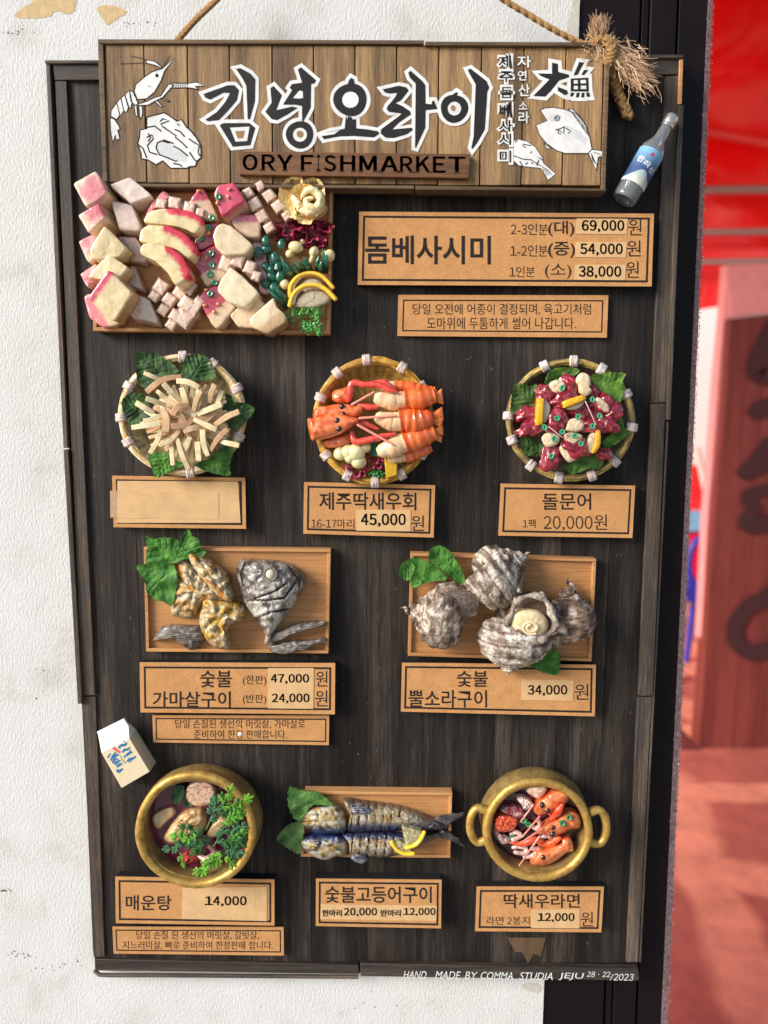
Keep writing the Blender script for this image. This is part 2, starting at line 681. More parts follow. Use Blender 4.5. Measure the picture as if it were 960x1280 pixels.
MT['clay'] = pigment('clay', .42, .1, 260, .2, 500, coat=.3, sss=.15)
MT['glaze'] = pigment('glaze', .28, .10, 200, .42, 210, coat=.85, sss=.2, bdist=.0009)
MT['matte'] = pigment('matte', .7, .2, 350, .4, 900)
MT['rough_char'] = pigment('rough_char', .5, .45, 420, .8, 650, coat=.2, bdist=.001)
MT['leafy'] = pigment('leafy', .58, .3, 260, .5, 480, coat=.0, bdist=.0007, spec=.3)
MT['shelly'] = pigment('shelly', .6, .6, 560, 1.0, 800, coat=.1, bdist=.0014)
MT['basketry'] = pigment('basketry', .5, .35, 500, .7, 900, coat=.2, bdist=.0008)
MT['fish_skin'] = pigment('fish_skin', .36, .45, 620, .6, 1100, coat=.45, bdist=.0006)
MT['broth'] = pigment('broth', .08, .25, 120, .25, 200, coat=1.0)
MT['ink'] = plain('ink', (44, 36, 32), .8, .2, .2)
def worn(name, c, under, scale, cut):
    mt, nt, b = newmat(name)
    v = mapping(nt, (1, 1, .3))
    n1 = noise_n(nt, v, scale, 6, .75)
    v2 = mapping(nt, (1, 1, 1))
    n2 = noise_n(nt, v2, 160, 4, .6)
    a = lin(c)
    r0 = ramp(nt, n2.outputs[0], [(.3, tuple(x * .82 for x in a[:3])), (.7, tuple(min(1, x * 1.06) for x in a[:3]))])
    r1 = ramp(nt, n1.outputs[0], [(0, (0, 0, 0)), (cut, (0, 0, 0)), (cut + .05, (1, 1, 1))])
    x = node(nt, 'ShaderNodeMix', data_type='RGBA')
    nt.links.new(r1.outputs[0], x.inputs[0]); x.inputs[6].default_value = lin(under); nt.links.new(r0.outputs[0], x.inputs[7])
    nt.links.new(x.outputs[2], b.inputs['Base Color'])
    b.inputs['Roughness'].default_value = .6
    b.inputs['Specular IOR Level'].default_value = .3
    bump(nt, b, n1.outputs[0], .3, .0004)
    return mt
MT['black_paint'] = worn('black_paint', (36, 33, 33), (104, 88, 70), 700, .30)
MT['white_paint'] = worn('white_paint', (234, 232, 228), (160, 132, 100), 800, .31)
MT['grey_paint'] = plain('grey_paint', (205, 206, 206), .65, .3, .12, 300, .25)
MT['brown_paint'] = plain('brown_paint', (150, 118, 80), .65, .3, .2, 400, .3)
MT['burn'] = plain('burn', (58, 38, 27), .8, .2, .3)
MT['foam'] = plain('foam', (40, 38, 38), .95, .1, .3, 900, .6, 1500)
MT['paperprint'] = pigment('paperprint', .6, .05, 300, .08, 900)
MT['rope'] = pigment('rope', .85, .3, 900, .5, 1800, spec=.15)

def kraft(name, c, v):
    mt, nt, b = newmat(name)
    vec = mapping(nt, (1, 1, 1))
    n1 = noise_n(nt, vec, 1100, 6, .75)
    n2 = noise_n(nt, vec, 120, 4, .6)
    a = lin(c)
    r1 = ramp(nt, n1.outputs[0], [(.28, tuple(x * (1 - v) for x in a[:3])), (.5, a), (.75, tuple(x * (1 + v) for x in a[:3]))])
    r2 = ramp(nt, n2.outputs[0], [(.3, (.88, .86, .84)), (.7, (1.06, 1.06, 1.06))])
    nt.links.new(mulcol(nt, r1.outputs[0], r2.outputs[0]), b.inputs['Base Color'])
    b.inputs['Roughness'].default_value = .75
    b.inputs['Specular IOR Level'].default_value = .25
    bump(nt, b, n1.outputs[0], .15, .0003)
    return mt
MT['kraft'] = kraft('kraft', (199, 145, 92), .30)
MT['kraft_pale'] = kraft('kraft_pale', (214, 175, 126), .14)

def gold():
    mt, nt, b = newmat('gold_paint')
    v = mapping(nt, (1, 1, 1))
    n1 = noise_n(nt, v, 160, 6, .65)
    rp = ramp(nt, n1.outputs[0], [(.3, lin((150, 112, 52))), (.55, lin((204, 164, 84))), (.8, lin((232, 202, 124)))])
    nt.links.new(rp.outputs[0], b.inputs['Base Color'])
    b.inputs['Metallic'].default_value = .55
    rr = ramp(nt, n1.outputs[0], [(.3, (.55,) * 3), (.8, (.28,) * 3)])
    nt.links.new(rr.outputs[0], b.inputs['Roughness'])
    n2 = noise_n(nt, v, 420, 4, .6)
    bump(nt, b, n2.outputs[0], .35, .0008)
    return mt
MT['gold'] = gold()

def glass():
    mt, nt, b = newmat('clear_glass')
    b.inputs['Base Color'].default_value = (.86, .9, .91, 1)
    b.inputs['Transmission Weight'].default_value = .84
    b.inputs['Roughness'].default_value = .05
    b.inputs['IOR'].default_value = 1.18
    b.inputs['Coat Weight'].default_value = 1.0
    b.inputs['Coat Roughness'].default_value = .08
    return mt
MT['glass'] = glass()

# ------------------------------------------------------------------ ground, wall, door frame, what stands beyond
WD = -17.0            # depth of the wall face

def metre_box(m, x0, x1, y0, y1, z0, z1, col=(255, 255, 255)):
    vs = [Vector((x, y, z)) for x in (x0, x1) for y in (y0, y1) for z in (z0, z1)]
    m.add(vs, [(0, 1, 3, 2), (4, 6, 7, 5), (0, 4, 5, 1), (2, 3, 7, 6), (0, 2, 6, 4), (1, 5, 7, 3)], [col] * 8)

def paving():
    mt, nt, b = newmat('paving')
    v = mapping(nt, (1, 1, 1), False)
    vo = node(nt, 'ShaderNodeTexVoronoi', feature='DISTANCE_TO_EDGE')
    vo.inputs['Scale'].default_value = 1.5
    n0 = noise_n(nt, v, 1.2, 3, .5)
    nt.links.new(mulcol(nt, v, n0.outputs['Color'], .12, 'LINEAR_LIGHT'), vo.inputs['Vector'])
    rp = ramp(nt, vo.outputs['Distance'], [(.09, lin((234, 156, 124))), (.14, lin((186, 106, 88)))])  # the tent's red light is put into the stone and joint colours
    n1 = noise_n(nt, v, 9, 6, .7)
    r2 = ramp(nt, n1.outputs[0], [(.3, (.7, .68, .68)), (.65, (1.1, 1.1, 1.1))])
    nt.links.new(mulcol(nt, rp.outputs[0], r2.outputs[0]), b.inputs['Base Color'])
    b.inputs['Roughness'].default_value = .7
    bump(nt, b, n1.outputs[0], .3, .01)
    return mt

g = M()
g.add([Vector((-60, -60, 0)), Vector((60, -60, 0)), Vector((60, 60, 0)), Vector((-60, 60, 0))], [(0, 1, 2, 3)], [(0, 0, 0)] * 4)
struct(build(g, 'ground', plain('concrete', (150, 146, 140), .85, .3, .2, 3, .2, 40, .01)))
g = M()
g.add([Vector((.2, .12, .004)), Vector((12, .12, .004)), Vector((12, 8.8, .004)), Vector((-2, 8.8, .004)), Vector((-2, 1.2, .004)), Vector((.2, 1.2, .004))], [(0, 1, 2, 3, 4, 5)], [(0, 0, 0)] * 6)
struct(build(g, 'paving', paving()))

def plaster():
    mt, nt, b = newmat('plaster')
    v = mapping(nt, (1, 1, .5), False)
    v2 = mapping(nt, (1, 1, 1), False)
    n1 = noise_n(nt, v, 760, 3, .5, .0)
    n2 = noise_n(nt, v2, 26, 5, .6)
    n3 = noise_n(nt, v2, 7, 4, .6)
    r2 = ramp(nt, n2.outputs[0], [(.28, lin((196, 192, 184))), (.45, lin((214, 212, 208))), (.7, lin((219, 218, 215)))])
    r3 = ramp(nt, n3.outputs[0], [(.3, (.965, .955, .94)), (.6, (1, 1, 1))])
    n4 = noise_n(nt, v2, 55, 6, .75, .3)
    r4 = ramp(nt, n4.outputs[0], [(.0, (.5, .47, .43)), (.16, (.7, .66, .6)), (.2, (1, 1, 1))])
    c = mulcol(nt, mulcol(nt, r2.outputs[0], r3.outputs[0]), r4.outputs[0])
    nt.links.new(c, b.inputs['Base Color'])
    b.inputs['Roughness'].default_value = .75
    b.inputs['Specular IOR Level'].default_value = .3
    ad = node(nt, 'ShaderNodeMath', operation='MULTIPLY_ADD'); ad.inputs[1].default_value = .9
    nt.links.new(n2.outputs[0], ad.inputs[0]); nt.links.new(n1.outputs[0], ad.inputs[2])
    bump(nt, b, ad.outputs[0], .62, .0008)
    return mt
MT['plaster'] = plaster()
xw = P(703, 640, WD).x
wt = thing('plaster_wall', 'white rough plastered wall that the menu board hangs on', 'wall', (0, -WD * S, 0))
m = M()
q = [P(725, 0, WD), P(680, 1235, WD)]
xa = q[0].x + (q[0].x - q[1].x) / (q[0].z - q[1].z) * (2.6 - q[0].z)
xb = q[1].x - (q[0].x - q[1].x) / (q[0].z - q[1].z) * (q[1].z)
yw = -WD * S
vs = [Vector((-1.1, yw, 0)), Vector((xb, yw, 0)), Vector((xa, yw, 2.6)), Vector((-1.1, yw, 2.6))]  # wall ended short at the left so the sun reaches what stands behind
vs += [v + Vector((0, .2, 0)) for v in vs]
m.add(vs, [(0, 1, 2, 3), (4, 7, 6, 5), (0, 4, 5, 1), (1, 5, 6, 2), (2, 6, 7, 3), (3, 7, 4, 0)], [(255,) * 3] * 8)
build(m, 'plaster', MT['plaster'], wt)
# bare patches where old tape pulled the paint off
MT['bare'] = plain('bare_patch', (206, 178, 132), .8, .2, .18, 240, .5, 700)
MT['stain'] = plain('stain', (196, 190, 176), .8, .2, .2, 300, .5, 700)
def patch(pts, mat=MT['bare']):
    m = M()
    o = catmull(pts, 60)
    o = [(x + 2.2 * nz(x * .35, y * .35, 3) + 1.2 * nz(x * 1.1, y * 1.1, 5), y + 2.2 * nz(x * .35, y * .35, 8) + 1.2 * nz(x * 1.1, y * 1.1, 1)) for x, y in o]
    flatpoly(m, o, WD + .25)
    build(m, 'bare_patch', mat, wt)
patch([(17, 20), (40, 2), (60, -14), (92, -10), (95, 8), (90, 17), (70, 14), (62, 20), (40, 23)])
patch([(121, 10), (138, 7), (158, 14), (148, 22), (135, 31), (127, 22)])
patch([(712, -20), (724, -20), (723, 30), (719, 52), (708, 50), (709, 30), (715, 10)], MT['stain'])
patch([(652, 1232), (664, 1228), (676, 1232), (676, 1240), (662, 1239)], MT['stain'])
MT['grit'] = plain('grit', (96, 88, 80), .9, .1, .3)
random.seed(3)
gm = M()
for (cx, cy, nn, sp) in ((4, 1113, 16, 4), (22, 1193, 22, 12), (40, 868, 10, 26), (70, 1208, 14, 22), (430, 1252, 8, 40), (45, 838, 6, 12), (18, 40, 14, 10), (170, 30, 14, 12)):
    for i in range(nn):
        x, y = cx + random.gauss(0, sp), cy + random.gauss(0, sp * .22)
        r = random.uniform(.3, .9)
        flatpoly(gm, [(x + r * 1.5 * math.cos(a) * random.uniform(.6, 1.2), y + r * math.sin(a) * random.uniform(.6, 1.2)) for a in [k * math.pi / 4 for k in range(8)]], WD + .3)
build(gm, 'grit', MT['grit'], wt)

# black door frame with its grooves and the brush seal along its edge
MT['black_metal'] = plain('black_metal', (20, 12, 13), .5, .18, .2, 60, .1, 200)
dt = thing('door_frame', 'black metal sliding door frame beside the white wall', 'door frame', P(790, 640, WD) * 1)
def quad_to(m, x0t, x0b, x1t, x1b, d0, d1, col=(0, 0, 0)):
    prism(m, [(x0t, -60), (x1t, -60), (x1b, 1340), (x0b, 1340)], d0, d1, col)
def xl(t, b, y):      # line through (t, 0) and (b, 1280)
    return t + (b - t) * y / 1280
def post(name, t0, b0, t1, b1, d0, d1, mat):
    m = M()
    quad_to(m, xl(t0, b0, -60), xl(t0, b0, 1340), xl(t1, b1, -60), xl(t1, b1, 1340), d0, d1)
    return build(m, name, mat, dt, bevel=1.2)
post('post', 725, 678.5, 801, 754, -300, -20, MT['black_metal'])
post('post', 803, 756, 812, 764, -300, -22, MT['black_metal'])
post('post', 814, 766, 847, 794, -300, -19, MT['black_metal'])
post('post', 849.5, 796, 886, 827, -320, -21, MT['black_metal'])
MT['brush'] = plain('brush_pile', (150, 128, 128), .9, .1, .4, 500, .6, 900)
m = M()
random.seed(5)
quad_to(m, xl(885.5, 826.5, -60), xl(885.5, 826.5, 1340), xl(891, 834, -60), xl(891, 834, 1340), -60, -20)
build(m, 'brush_seal', plain('brush_back', (128, 104, 106), .9, .1, .3), dt)
m = M()
for i in range(5200):
    y = random.uniform(-20, 1300)
    x = xl(885.5, 827, y) + random.random() ** 1.0 * (xl(893, 836.5, y) - xl(885.5, 827, y))
    a = random.gauss(0, .8); L = random.uniform(1.5, 4.2)
    dd = random.uniform(-20, -17.5)
    if random.random() < .12: continue
    p0, p1 = P(x, y, dd - 1), P(x + math.sin(a) * L, y - math.cos(a) * L, dd + 1.2)
    w = Vector((.00022, 0, .0001))
    c = mix((90, 68, 70), (240, 214, 210), random.random())
    m.add([p0 - w, p0 + w, p1], [(0, 1, 2)], [c] * 3)
build(m, 'bristles', MT['matte'], dt, recalc=False)

# ---- beyond the door: red tent, board with brush writing, blue chair, bright wall
def bkquad(m, pts, dists, th=.05, col=(0, 0, 0)):
    ds = dists if isinstance(dists, (list, tuple)) else [dists] * len(pts)
    f = [BK(p[0], p[1], ds[i]) for i, p in enumerate(pts)]
    b = [v + Vector((0, th, 0)) for v in f]
    n = len(f)
    m.add(f + b, [tuple(range(n)), tuple(range(2 * n - 1, n - 1, -1))] + [(i, n + i, n + (i + 1) % n, (i + 1) % n) for i in range(n)], [col] * 2 * n)

def tarp():
    mt, nt, b = newmat('red_tarp')
    v = mapping(nt, (1, 1, 1), False)
    n1 = noise_n(nt, v, 2.2, 3, .5, .5)
    rp = ramp(nt, n1.outputs[0], [(.3, lin((232, 14, 16))), (.7, lin((255, 30, 32)))])
    nt.links.new(rp.outputs[0], b.inputs['Base Color'])
    b.inputs['Roughness'].default_value = .4
    bump(nt, b, n1.outputs[0], .5, .08)
    tr = node(nt, 'ShaderNodeBsdfTranslucent')
    nt.links.new(rp.outputs[0], tr.inputs['Color'])
    ms = node(nt, 'ShaderNodeMixShader'); ms.inputs[0].default_value = .18
    nt.links.new(b.outputs[0], ms.inputs[1]); nt.links.new(tr.outputs[0], ms.inputs[2])
    nt.links.new(ms.outputs[0], nt.nodes['Material Output'].inputs['Surface'])
    return mt
MT['tarp'] = tarp()
tt = thing('tent', 'red tarpaulin tent on grey tubes seen beyond the door', 'tent', BK(900, 700, 5.6) * 1)
def tarp_sheet(m, x0, x1, z0, z1, yfn, nx=90, nz_=60):
    vs = []
    for j in range(nz_ + 1):
        for i in range(nx + 1):
            x = x0 + (x1 - x0) * i / nx; z = z0 + (z1 - z0) * j / nz_
            vs.append(Vector((x, yfn(x, z), z)))
    fs = [(j * (nx + 1) + i, j * (nx + 1) + i + 1, (j + 1) * (nx + 1) + i + 1, (j + 1) * (nx + 1) + i) for j in range(nz_) for i in range(nx)]
    m.add(vs, fs, [(255, 0, 0)] * len(vs))
YT = 5.2
wl = BK(903, 700, YT).x       # right edge of the bright gap
wl0 = BK(866, 700, YT).x
zt_ = BK(890, 398, YT).z; zb_ = BK(890, 576, YT).z
wav = lambda x, z: YT - D * S - min(1.5, max(0, x - 1.7) * 1.2) + .10 * nz(x * 1.6, z * .9, 2) + .045 * math.sin(x * 6 + z * 4 + 2 * nz(x, z, 5)) + .05 * nz(x * 3 + z * 2, z * 3 - x, 7)
m = M(); tarp_sheet(m, -1.5, 6.5, zt_, 4.4, wav)
build(m, 'back_sheet', MT['tarp'], tt, recalc=False)
m = M(); tarp_sheet(m, wl, 6.5, .35, zt_ - .003, wav)
build(m, 'back_sheet', MT['tarp'], tt, recalc=False)
m = M(); tarp_sheet(m, -1.5, wl, .35, zb_, wav)
build(m, 'back_sheet', MT['tarp'], tt, recalc=False)
m = M()
vs = []
for j in range(15):
    for i in range(25):
        x = -1.5 + 8 * i / 24; y = .45 + (YT - D * S - .45) * j / 14
        vs.append(Vector((x, y, 3.05 + 1.3 * j / 14 + .05 * nz(x * 1.2, y * 1.2, 4))))
m.add(vs, [(j * 25 + i, j * 25 + i + 1, (j + 1) * 25 + i + 1, (j + 1) * 25 + i) for j in range(14) for i in range(24)], [(255, 0, 0)] * len(vs))
build(m, 'unseen_roof_sheet', MT['tarp'], tt, recalc=False)  # unseen roof, added so the light on the paving falls red
MT['tube_grey'] = plain('tube_grey', (150, 140, 140), .45, .5, .1)
def mtube(m, a, b, r, segs=10, col=(160, 150, 150)):
    t = (b - a).normalized()
    e1 = t.orthogonal().normalized(); e2 = t.cross(e1)
    vs = []
    for c in (a, b):
        for k in range(segs):
            an = 2 * math.pi * k / segs
            vs.append(c + (e1 * math.cos(an) + e2 * math.sin(an)) * r)
    fs = [(k, (k + 1) % segs, segs + (k + 1) % segs, segs + k) for k in range(segs)]
    m.add(vs, fs + [tuple(range(segs)), tuple(range(segs, 2 * segs))], [col] * len(vs))
for (y, r) in ((238, .026), (291, .02), (328, .018)):
    m = M()
    a, b = BK(820, y, 4.78), BK(1010, y - 2, 4.08)
    mtube(m, a, b, r)
    build(m, 'tube', MT['tube_grey'], tt)
m = M(); mtube(m, BK(860, 160, 4.62), BK(990, 184, 4.15), .03)
build(m, 'tube', plain('tube_red', (220, 70, 66), .45), tt)
m = M(); mtube(m, BK(871, 560, 4.6), BK(890, 650, 4.55), .02)
build(m, 'tube', plain('tube_pale', (228, 205, 190), .45), tt)

# white wall outside, seen through the gap in the tent
m = M()
metre_box(m, -2, 9, 9.0, 9.2, 0, 3.0)
tag(build(m, 'boundary_wall', plain('bright_wall', (250, 246, 236), .8)), 'sunlit white wall seen through the gap in the red tent', 'wall')

# the big standing board
MT['red_lit_board'] = wood('red_lit_wood', (78, 32, 28), (112, 48, 41), (142, 70, 58), 'Z', .6, .06, .4, .0)  # red light under the tent is put into this wood colour
MT['pink_frame'] = plain('pink_frame', (226, 150, 146), .55, .4, .1, 20)
st = thing('standing_signboard', 'tall brown wooden signboard with dark brush writing in a pink frame', 'signboard', BK(940, 950, 3.0) * 1)
m = M()
bkquad(m, [(913, 398), (1130, 372), (1120, 1010), (962, 972), (873, 934), (880, 840), (893, 640), (906, 500)], 3.0, .08)
build(m, 'panel', MT['red_lit_board'], st, bevel=0)
m = M()
bkquad(m, [(908, 331), (1140, 322), (1138, 368), (914, 396)], 3.04, .06)
build(m, 'frame', MT['pink_frame'], st)
m = M()
bkquad(m, [(909, 333), (914, 400), (906, 500), (894, 640), (882, 800), (876, 800), (884, 640), (896, 480), (904, 400)], 3.05, .06)
build(m, 'frame', MT['pink_frame'], st)
m = M()
bkquad(m, [(850, 938), (873, 936), (962, 970), (1120, 1010), (1120, 1034), (960, 992), (856, 952)], 2.98, .3)
build(m, 'base', plain('base_dark', (112, 52, 46), .7), st)
MT['brush_ink'] = plain('brush_ink', (58, 24, 26), .7)
m = M()
def bkrib(pts, ws, dist=2.985):
    m = M()
    full = catmull([(p[0], p[1], ws[i]) for i, p in enumerate(pts)], 26, False)
    L, Rr = [], []
    for i in range(len(full)):
        a, b = full[max(i - 1, 0)], full[min(i + 1, len(full) - 1)]
        dx, dy = b[0] - a[0], b[1] - a[1]; l = math.hypot(dx, dy) or 1
        h = full[i][2] / 2
        L.append((full[i][0] - dy / l * h, full[i][1] + dx / l * h)); Rr.append((full[i][0] + dy / l * h, full[i][1] - dx / l * h))
    for i in range(len(full) - 1):
        bkquad(m, [L[i], L[i + 1], Rr[i + 1], Rr[i]], dist + .001 * random.random(), .006)
    build(m, 'brush_stroke', MT['brush_ink'], st)
bkrib([(968, 404), (952, 440), (948, 466), (975, 462), (1005, 440)], [18, 24, 26, 20, 12])
bkrib([(938, 520), (950, 511), (985, 505), (1040, 500)], [10, 20, 22, 18])
bkrib([(962, 548), (948, 570), (926, 594), (940, 586), (968, 574), (1000, 570)], [12, 14, 14, 18, 20, 16])
bkrib([(1000, 600), (955, 612), (930, 622), (945, 634), (928, 654), (950, 656), (990, 640)], [10, 14, 14, 16, 14, 20, 16])
bkrib([(975, 756), (946, 752), (922, 776), (920, 800), (940, 816), (968, 808), (984, 784), (975, 756)], [18, 18, 20, 20, 20, 20, 18, 18])
bkrib([(985, 700), (975, 730), (955, 748)], [10, 16, 20])

# blue folding chair by the tent
MT['blue'] = plain('blue_plastic', (44, 52, 158), .4)
ct = thing('chair', 'blue round backed chair standing beyond the door under the tent', 'chair', BK(870, 800, 3.9) * 1)
m = M()
pts = [BK(880 + 19 * math.cos(a), 706 + 34 * math.sin(a), 3.9) for a in [2 * math.pi * k / 28 for k in range(28)]]
for a, b in zip(pts, pts[1:] + pts[:1]):
    mtube(m, a, b, .02)
build(m, 'back_hoop', MT['blue'], ct)
m = M()
bkquad(m, [(846, 738), (896, 738), (892, 752), (848, 752)], 3.8, .4)
build(m, 'seat', MT['blue'], ct)
for (xa_, xb_, dd) in ((852, 848, 3.8), (868, 862, 4.15), (888, 890, 3.8)):
    m = M(); a, b = BK(xa_, 748, dd), BK(xb_, 748, dd); b.z = 0.0
    mtube(m, a, b, .018)
    build(m, 'leg', MT['blue'], ct)
m = M(); mtube(m, BK(874, 768, 3.7), BK(884, 742, 3.7), .015); mtube(m, BK(884, 742, 3.7), BK(894, 775, 3.7), .015)
build(m, 'brace', plain('brace_pale', (224, 170, 160), .5), ct)
bx = thing('drinks_crate', 'pale blue and red plastic crate behind the blue chair', 'crate', BK(868, 660, 4.6) * 1)
m = M(); bkquad(m, [(840, 640), (898, 640), (896, 664), (840, 664)], 4.6, .35)
build(m, 'rim', plain('crate_blue', (120, 186, 222), .4), bx)
m = M(); bkquad(m, [(842, 666), (895, 666), (894, 722), (842, 722)], 4.62, .3)
build(m, 'body', plain('crate_red', (214, 24, 62), .4), bx)

# ------------------------------------------------------------------ the menu board
BQ = [(62, 77), (851, 71), (797, 1219), (119, 1213)]
mb = thing('menu_board', 'tall charred dark wooden menu board framed with thin strips', 'menu board', P(458, 1215, -12))
inner = [(78, 90), (838, 84), (788, 1204), (130, 1200)]
cuts = [0, .092, .205, .282, .395, .50, .602, .732, .845, .93, 1.0]
for a, b in zip(cuts, cuts[1:]):
    m = M()
    g_ = .0003
    prism(m, subq(inner, a + g_, 0, b - g_, 1), -10, random.uniform(-.8, 0), (60, 55, 50))
    build(m, 'plank', MT['dark_wood'], mb, bevel=.45)
m = M()
prism(m, BQ, -14, -10.5, (30, 28, 26))
build(m, 'backing', MT['foam'], mb)
def strip(pts, d0, d1, mat, name='frame_strip', bev=.8):
    m = M()
    prism(m, pts, d0, d1, (70, 62, 55))
    return build(m, name, MT[mat], mb, bevel=bev)
# rails and stiles on the face
strip([(66, 80), (850, 72), (848, 93), (68, 100)], -3, 5, 'dark_rail')
strip([(68.5, 101), (83, 101), (119, 869), (103, 870)], -3, 4.5, 'dark_stile')
strip([(104.5, 871), (119.5, 871), (131, 1196), (117, 1197)], -3, 3, 'dark_stile')
strip([(832, 95), (849, 94), (833.5, 503), (815, 504)], -3, 4, 'dark_stile')
strip([(814, 505), (832.5, 504), (816, 870), (798.5, 870)], -3, 5, 'dark_stile')
strip([(797, 871.5), (815, 871.5), (798, 1203), (783, 1203)], -3, 3.5, 'dark_stile')
strip([(118, 1199), (448, 1206), (449, 1218), (119, 1213)], -3, 4, 'dark_rail')
strip([(450, 1204.5), (798, 1211), (799, 1226), (451, 1220.5)], -3, 6, 'dark_rail')
# thin edging, standing a little proud
strip([(55, 74.5), (124, 74.5), (124, 79.5), (56, 79.5)], -13, 8, 'dark_rail', 'edge_strip', 1.5)
strip([(760, 67.5), (855, 67.5), (855, 73), (760, 73)], -13, 8, 'dark_rail', 'edge_strip', 1.5)
strip([(57, 80.5), (62.5, 80.5), (85, 560), (79, 560)], -13, 7, 'dark_stile', 'edge_strip')
strip([(79, 562), (85.5, 562), (103, 880), (97, 880)], -13, 8, 'dark_stile', 'edge_strip')
strip([(849.5, 74), (854.5, 74), (852.5, 130), (848, 130)], -13, 7, 'rim_wood', 'edge_strip')
strip([(848.5, 131.5), (855, 131), (838.5, 525), (833.5, 525)], -13, 9, 'dark_stile', 'edge_strip')
strip([(833, 527), (836.5, 527), (801.5, 1203), (799, 1203)], -13, 3, 'dark_stile', 'edge_strip')
strip([(103.5, 882), (105, 882), (117, 1190), (116, 1190)], -13, 2, 'dark_stile', 'edge_strip')
m = M()
tube(m, [(118, 1213, -3), (125, 1218.5, 0), (200, 1219, 0), (330, 1220, 0), (448, 1221, 0)], 2.6, (60, 52, 44), n=24)
build(m, 'edge_strip', MT['dark_rail'], mb)
# worn brown gouge low on the planks
MT['worn'] = wood('worn_wood', (60, 44, 30), (92, 70, 48), (116, 92, 66), 'Z', .7, 1.2, .4, 0)
m = M(); flatpoly(m, [(634, 1172), (682, 1172), (676, 1196), (668, 1192), (660, 1204), (652, 1190), (644, 1190)], .3)
build(m, 'worn_patch', MT['worn'], mb)
# pale dust scuffs on the planks
MT['dust'] = plain('dust', (150, 146, 140), .9, .1, .2)
random.seed(11)
m = M()
for i in range(170):
    x, y = random.uniform(110, 810), random.uniform(260, 1195)
    if random.random() < .4:
        r = random.uniform(.25, .7)
        flatpoly(m, [(x + r * math.cos(a), y + r * math.sin(a)) for a in [k * 1.05 for k in range(6)]], .35)
    else:
        L, an = random.uniform(1, 5), random.gauss(1.57, .5)
        ribbon(m, [(x, y), (x + L * math.cos(an), y + L * math.sin(an))], random.uniform(.15, .4), .35)
build(m, 'dust_marks', MT['dust'], mb)
# signature along the bottom rail
m = M()
words = [('HAND', 505, 533), ('MADE', 545, 575), ('BY', 582, 596), ('COMMA', 601, 642), ('STUDIA', 650, 692), ('JEJU', 699, 729)]
for k, (w, a, b) in enumerate(words):
    y0 = 1213.5 + (a - 505) * .012
    text(m, w, (a, y0, b, y0 + 9.2), 6.5, slope=.6, lean=.25)
text(m, '28·22', (734, 1214.5, 763, 1221), 6.5, slope=.3, lean=.2)
text(m, '/2023', (763, 1217, 792, 1225.5), 6.5, slope=.4, lean=.2)
build(m, 'signature', MT['white_paint'], mb)

# ------------------------------------------------------------------ the hanging name sign
SQ = [(122, 49), (763, 53), (757, 237), (129, 232)]
SD = 30.0
ns_ = thing('name_sign', 'weathered brown plank sign with large black brush letters hung on rope', 'sign', P(440, 235, 12))
zz = lambda pts, x0=240, y0=70, k=4.8: [(x0 + p[0] / k, y0 + p[1] / k) for p in pts]
tops = [131, 179.5, 234, 286.5, 340, 392, 444, 496, 549, 602.5, 655.5, 708, 755]
bots = [133, 183.5, 236.5, 288.5, 341, 392.5, 444, 495.5, 547, 599.5, 651.5, 702.5, 751]
for i in range(12):
    m = M()
    f0 = 56 + (58.5 - 56) * (tops[i] - 131) / 620
    f1 = 228 + 4 * (tops[i] - 131) / 620
    j = random.uniform(-.7, .7)
    prism(m, [(tops[i] + .7, f0), (tops[i + 1] - .7, f0 + .2), (bots[i + 1] - .7, f1 + .3 + j), (bots[i] + .7, f1 + j)], 16, SD - random.uniform(0, .6), (140, 110, 80))
    build(m, 'plank', MT['sign_wood'], ns_, bevel=.7)
MT['groove'] = plain('groove', (96, 52, 32), .9, .1, .2)
m = M(); prism(m, [(128, 54), (758, 58), (753, 233), (133, 229)], 14, 17, (90, 60, 40)); build(m, 'backing', MT['groove'], ns_)
def sstrip(pts, d1, mat='sign_edge'):
    m = M(); prism(m, pts, 12, d1, (110, 90, 70)); build(m, 'frame_strip', MT[mat], ns_, bevel=.8)
sstrip([(122, 48.5), (530, 50), (530, 55), (122, 54)], SD + 3)
sstrip([(531.5, 51.5), (764, 52.5), (764, 58), (531.5, 56.5)], SD + 4)
sstrip([(122, 55), (129, 55), (134.5, 232), (129, 232)], SD + 2)
sstrip([(757, 59), (763, 59), (757, 236), (751.5, 236)], SD + 2)
sstrip([(134, 229), (518, 231.5), (518, 236), (134, 233)], SD + 3)
sstrip([(519.5, 232), (758, 235.5), (758, 239), (519.5, 237)], SD + 5)

A = lambda p: zz(p, 240, 70, 4.8)
Bz = lambda p: zz(p, 430, 70, 4.8)
black = []
black += [A([(68, 228), (215, 175), (255, 176), (282, 205), (270, 265), (215, 330), (160, 385), (95, 392), (80, 382), (150, 335), (200, 275), (228, 222), (190, 220), (110, 262), (80, 250)])]
black += [A([(264, 78), (290, 72), (350, 105), (380, 140), (378, 270), (348, 380), (334, 378), (326, 180), (300, 130)])]
gieum_o = A([(165, 415), (190, 402), (345, 402), (380, 432), (350, 535), (245, 545)])
gieum_i = A([(228, 430), (345, 424), (330, 510), (262, 514)])
black += [A([(470, 192), (490, 180), (540, 235), (505, 325), (600, 303), (635, 310), (575, 350), (510, 385), (480, 380), (440, 335), (478, 280)])]
black += [A([(635, 80), (655, 68), (745, 145), (735, 165), (715, 168), (712, 310), (668, 395), (660, 388), (660, 300), (622, 292), (545, 292), (560, 268), (600, 205), (585, 190), (600, 168), (660, 160)])]
black += [A([(768, 462), (830, 452), (915, 440), (924, 350), (930, 380), (985, 380), (985, 432)]) ]
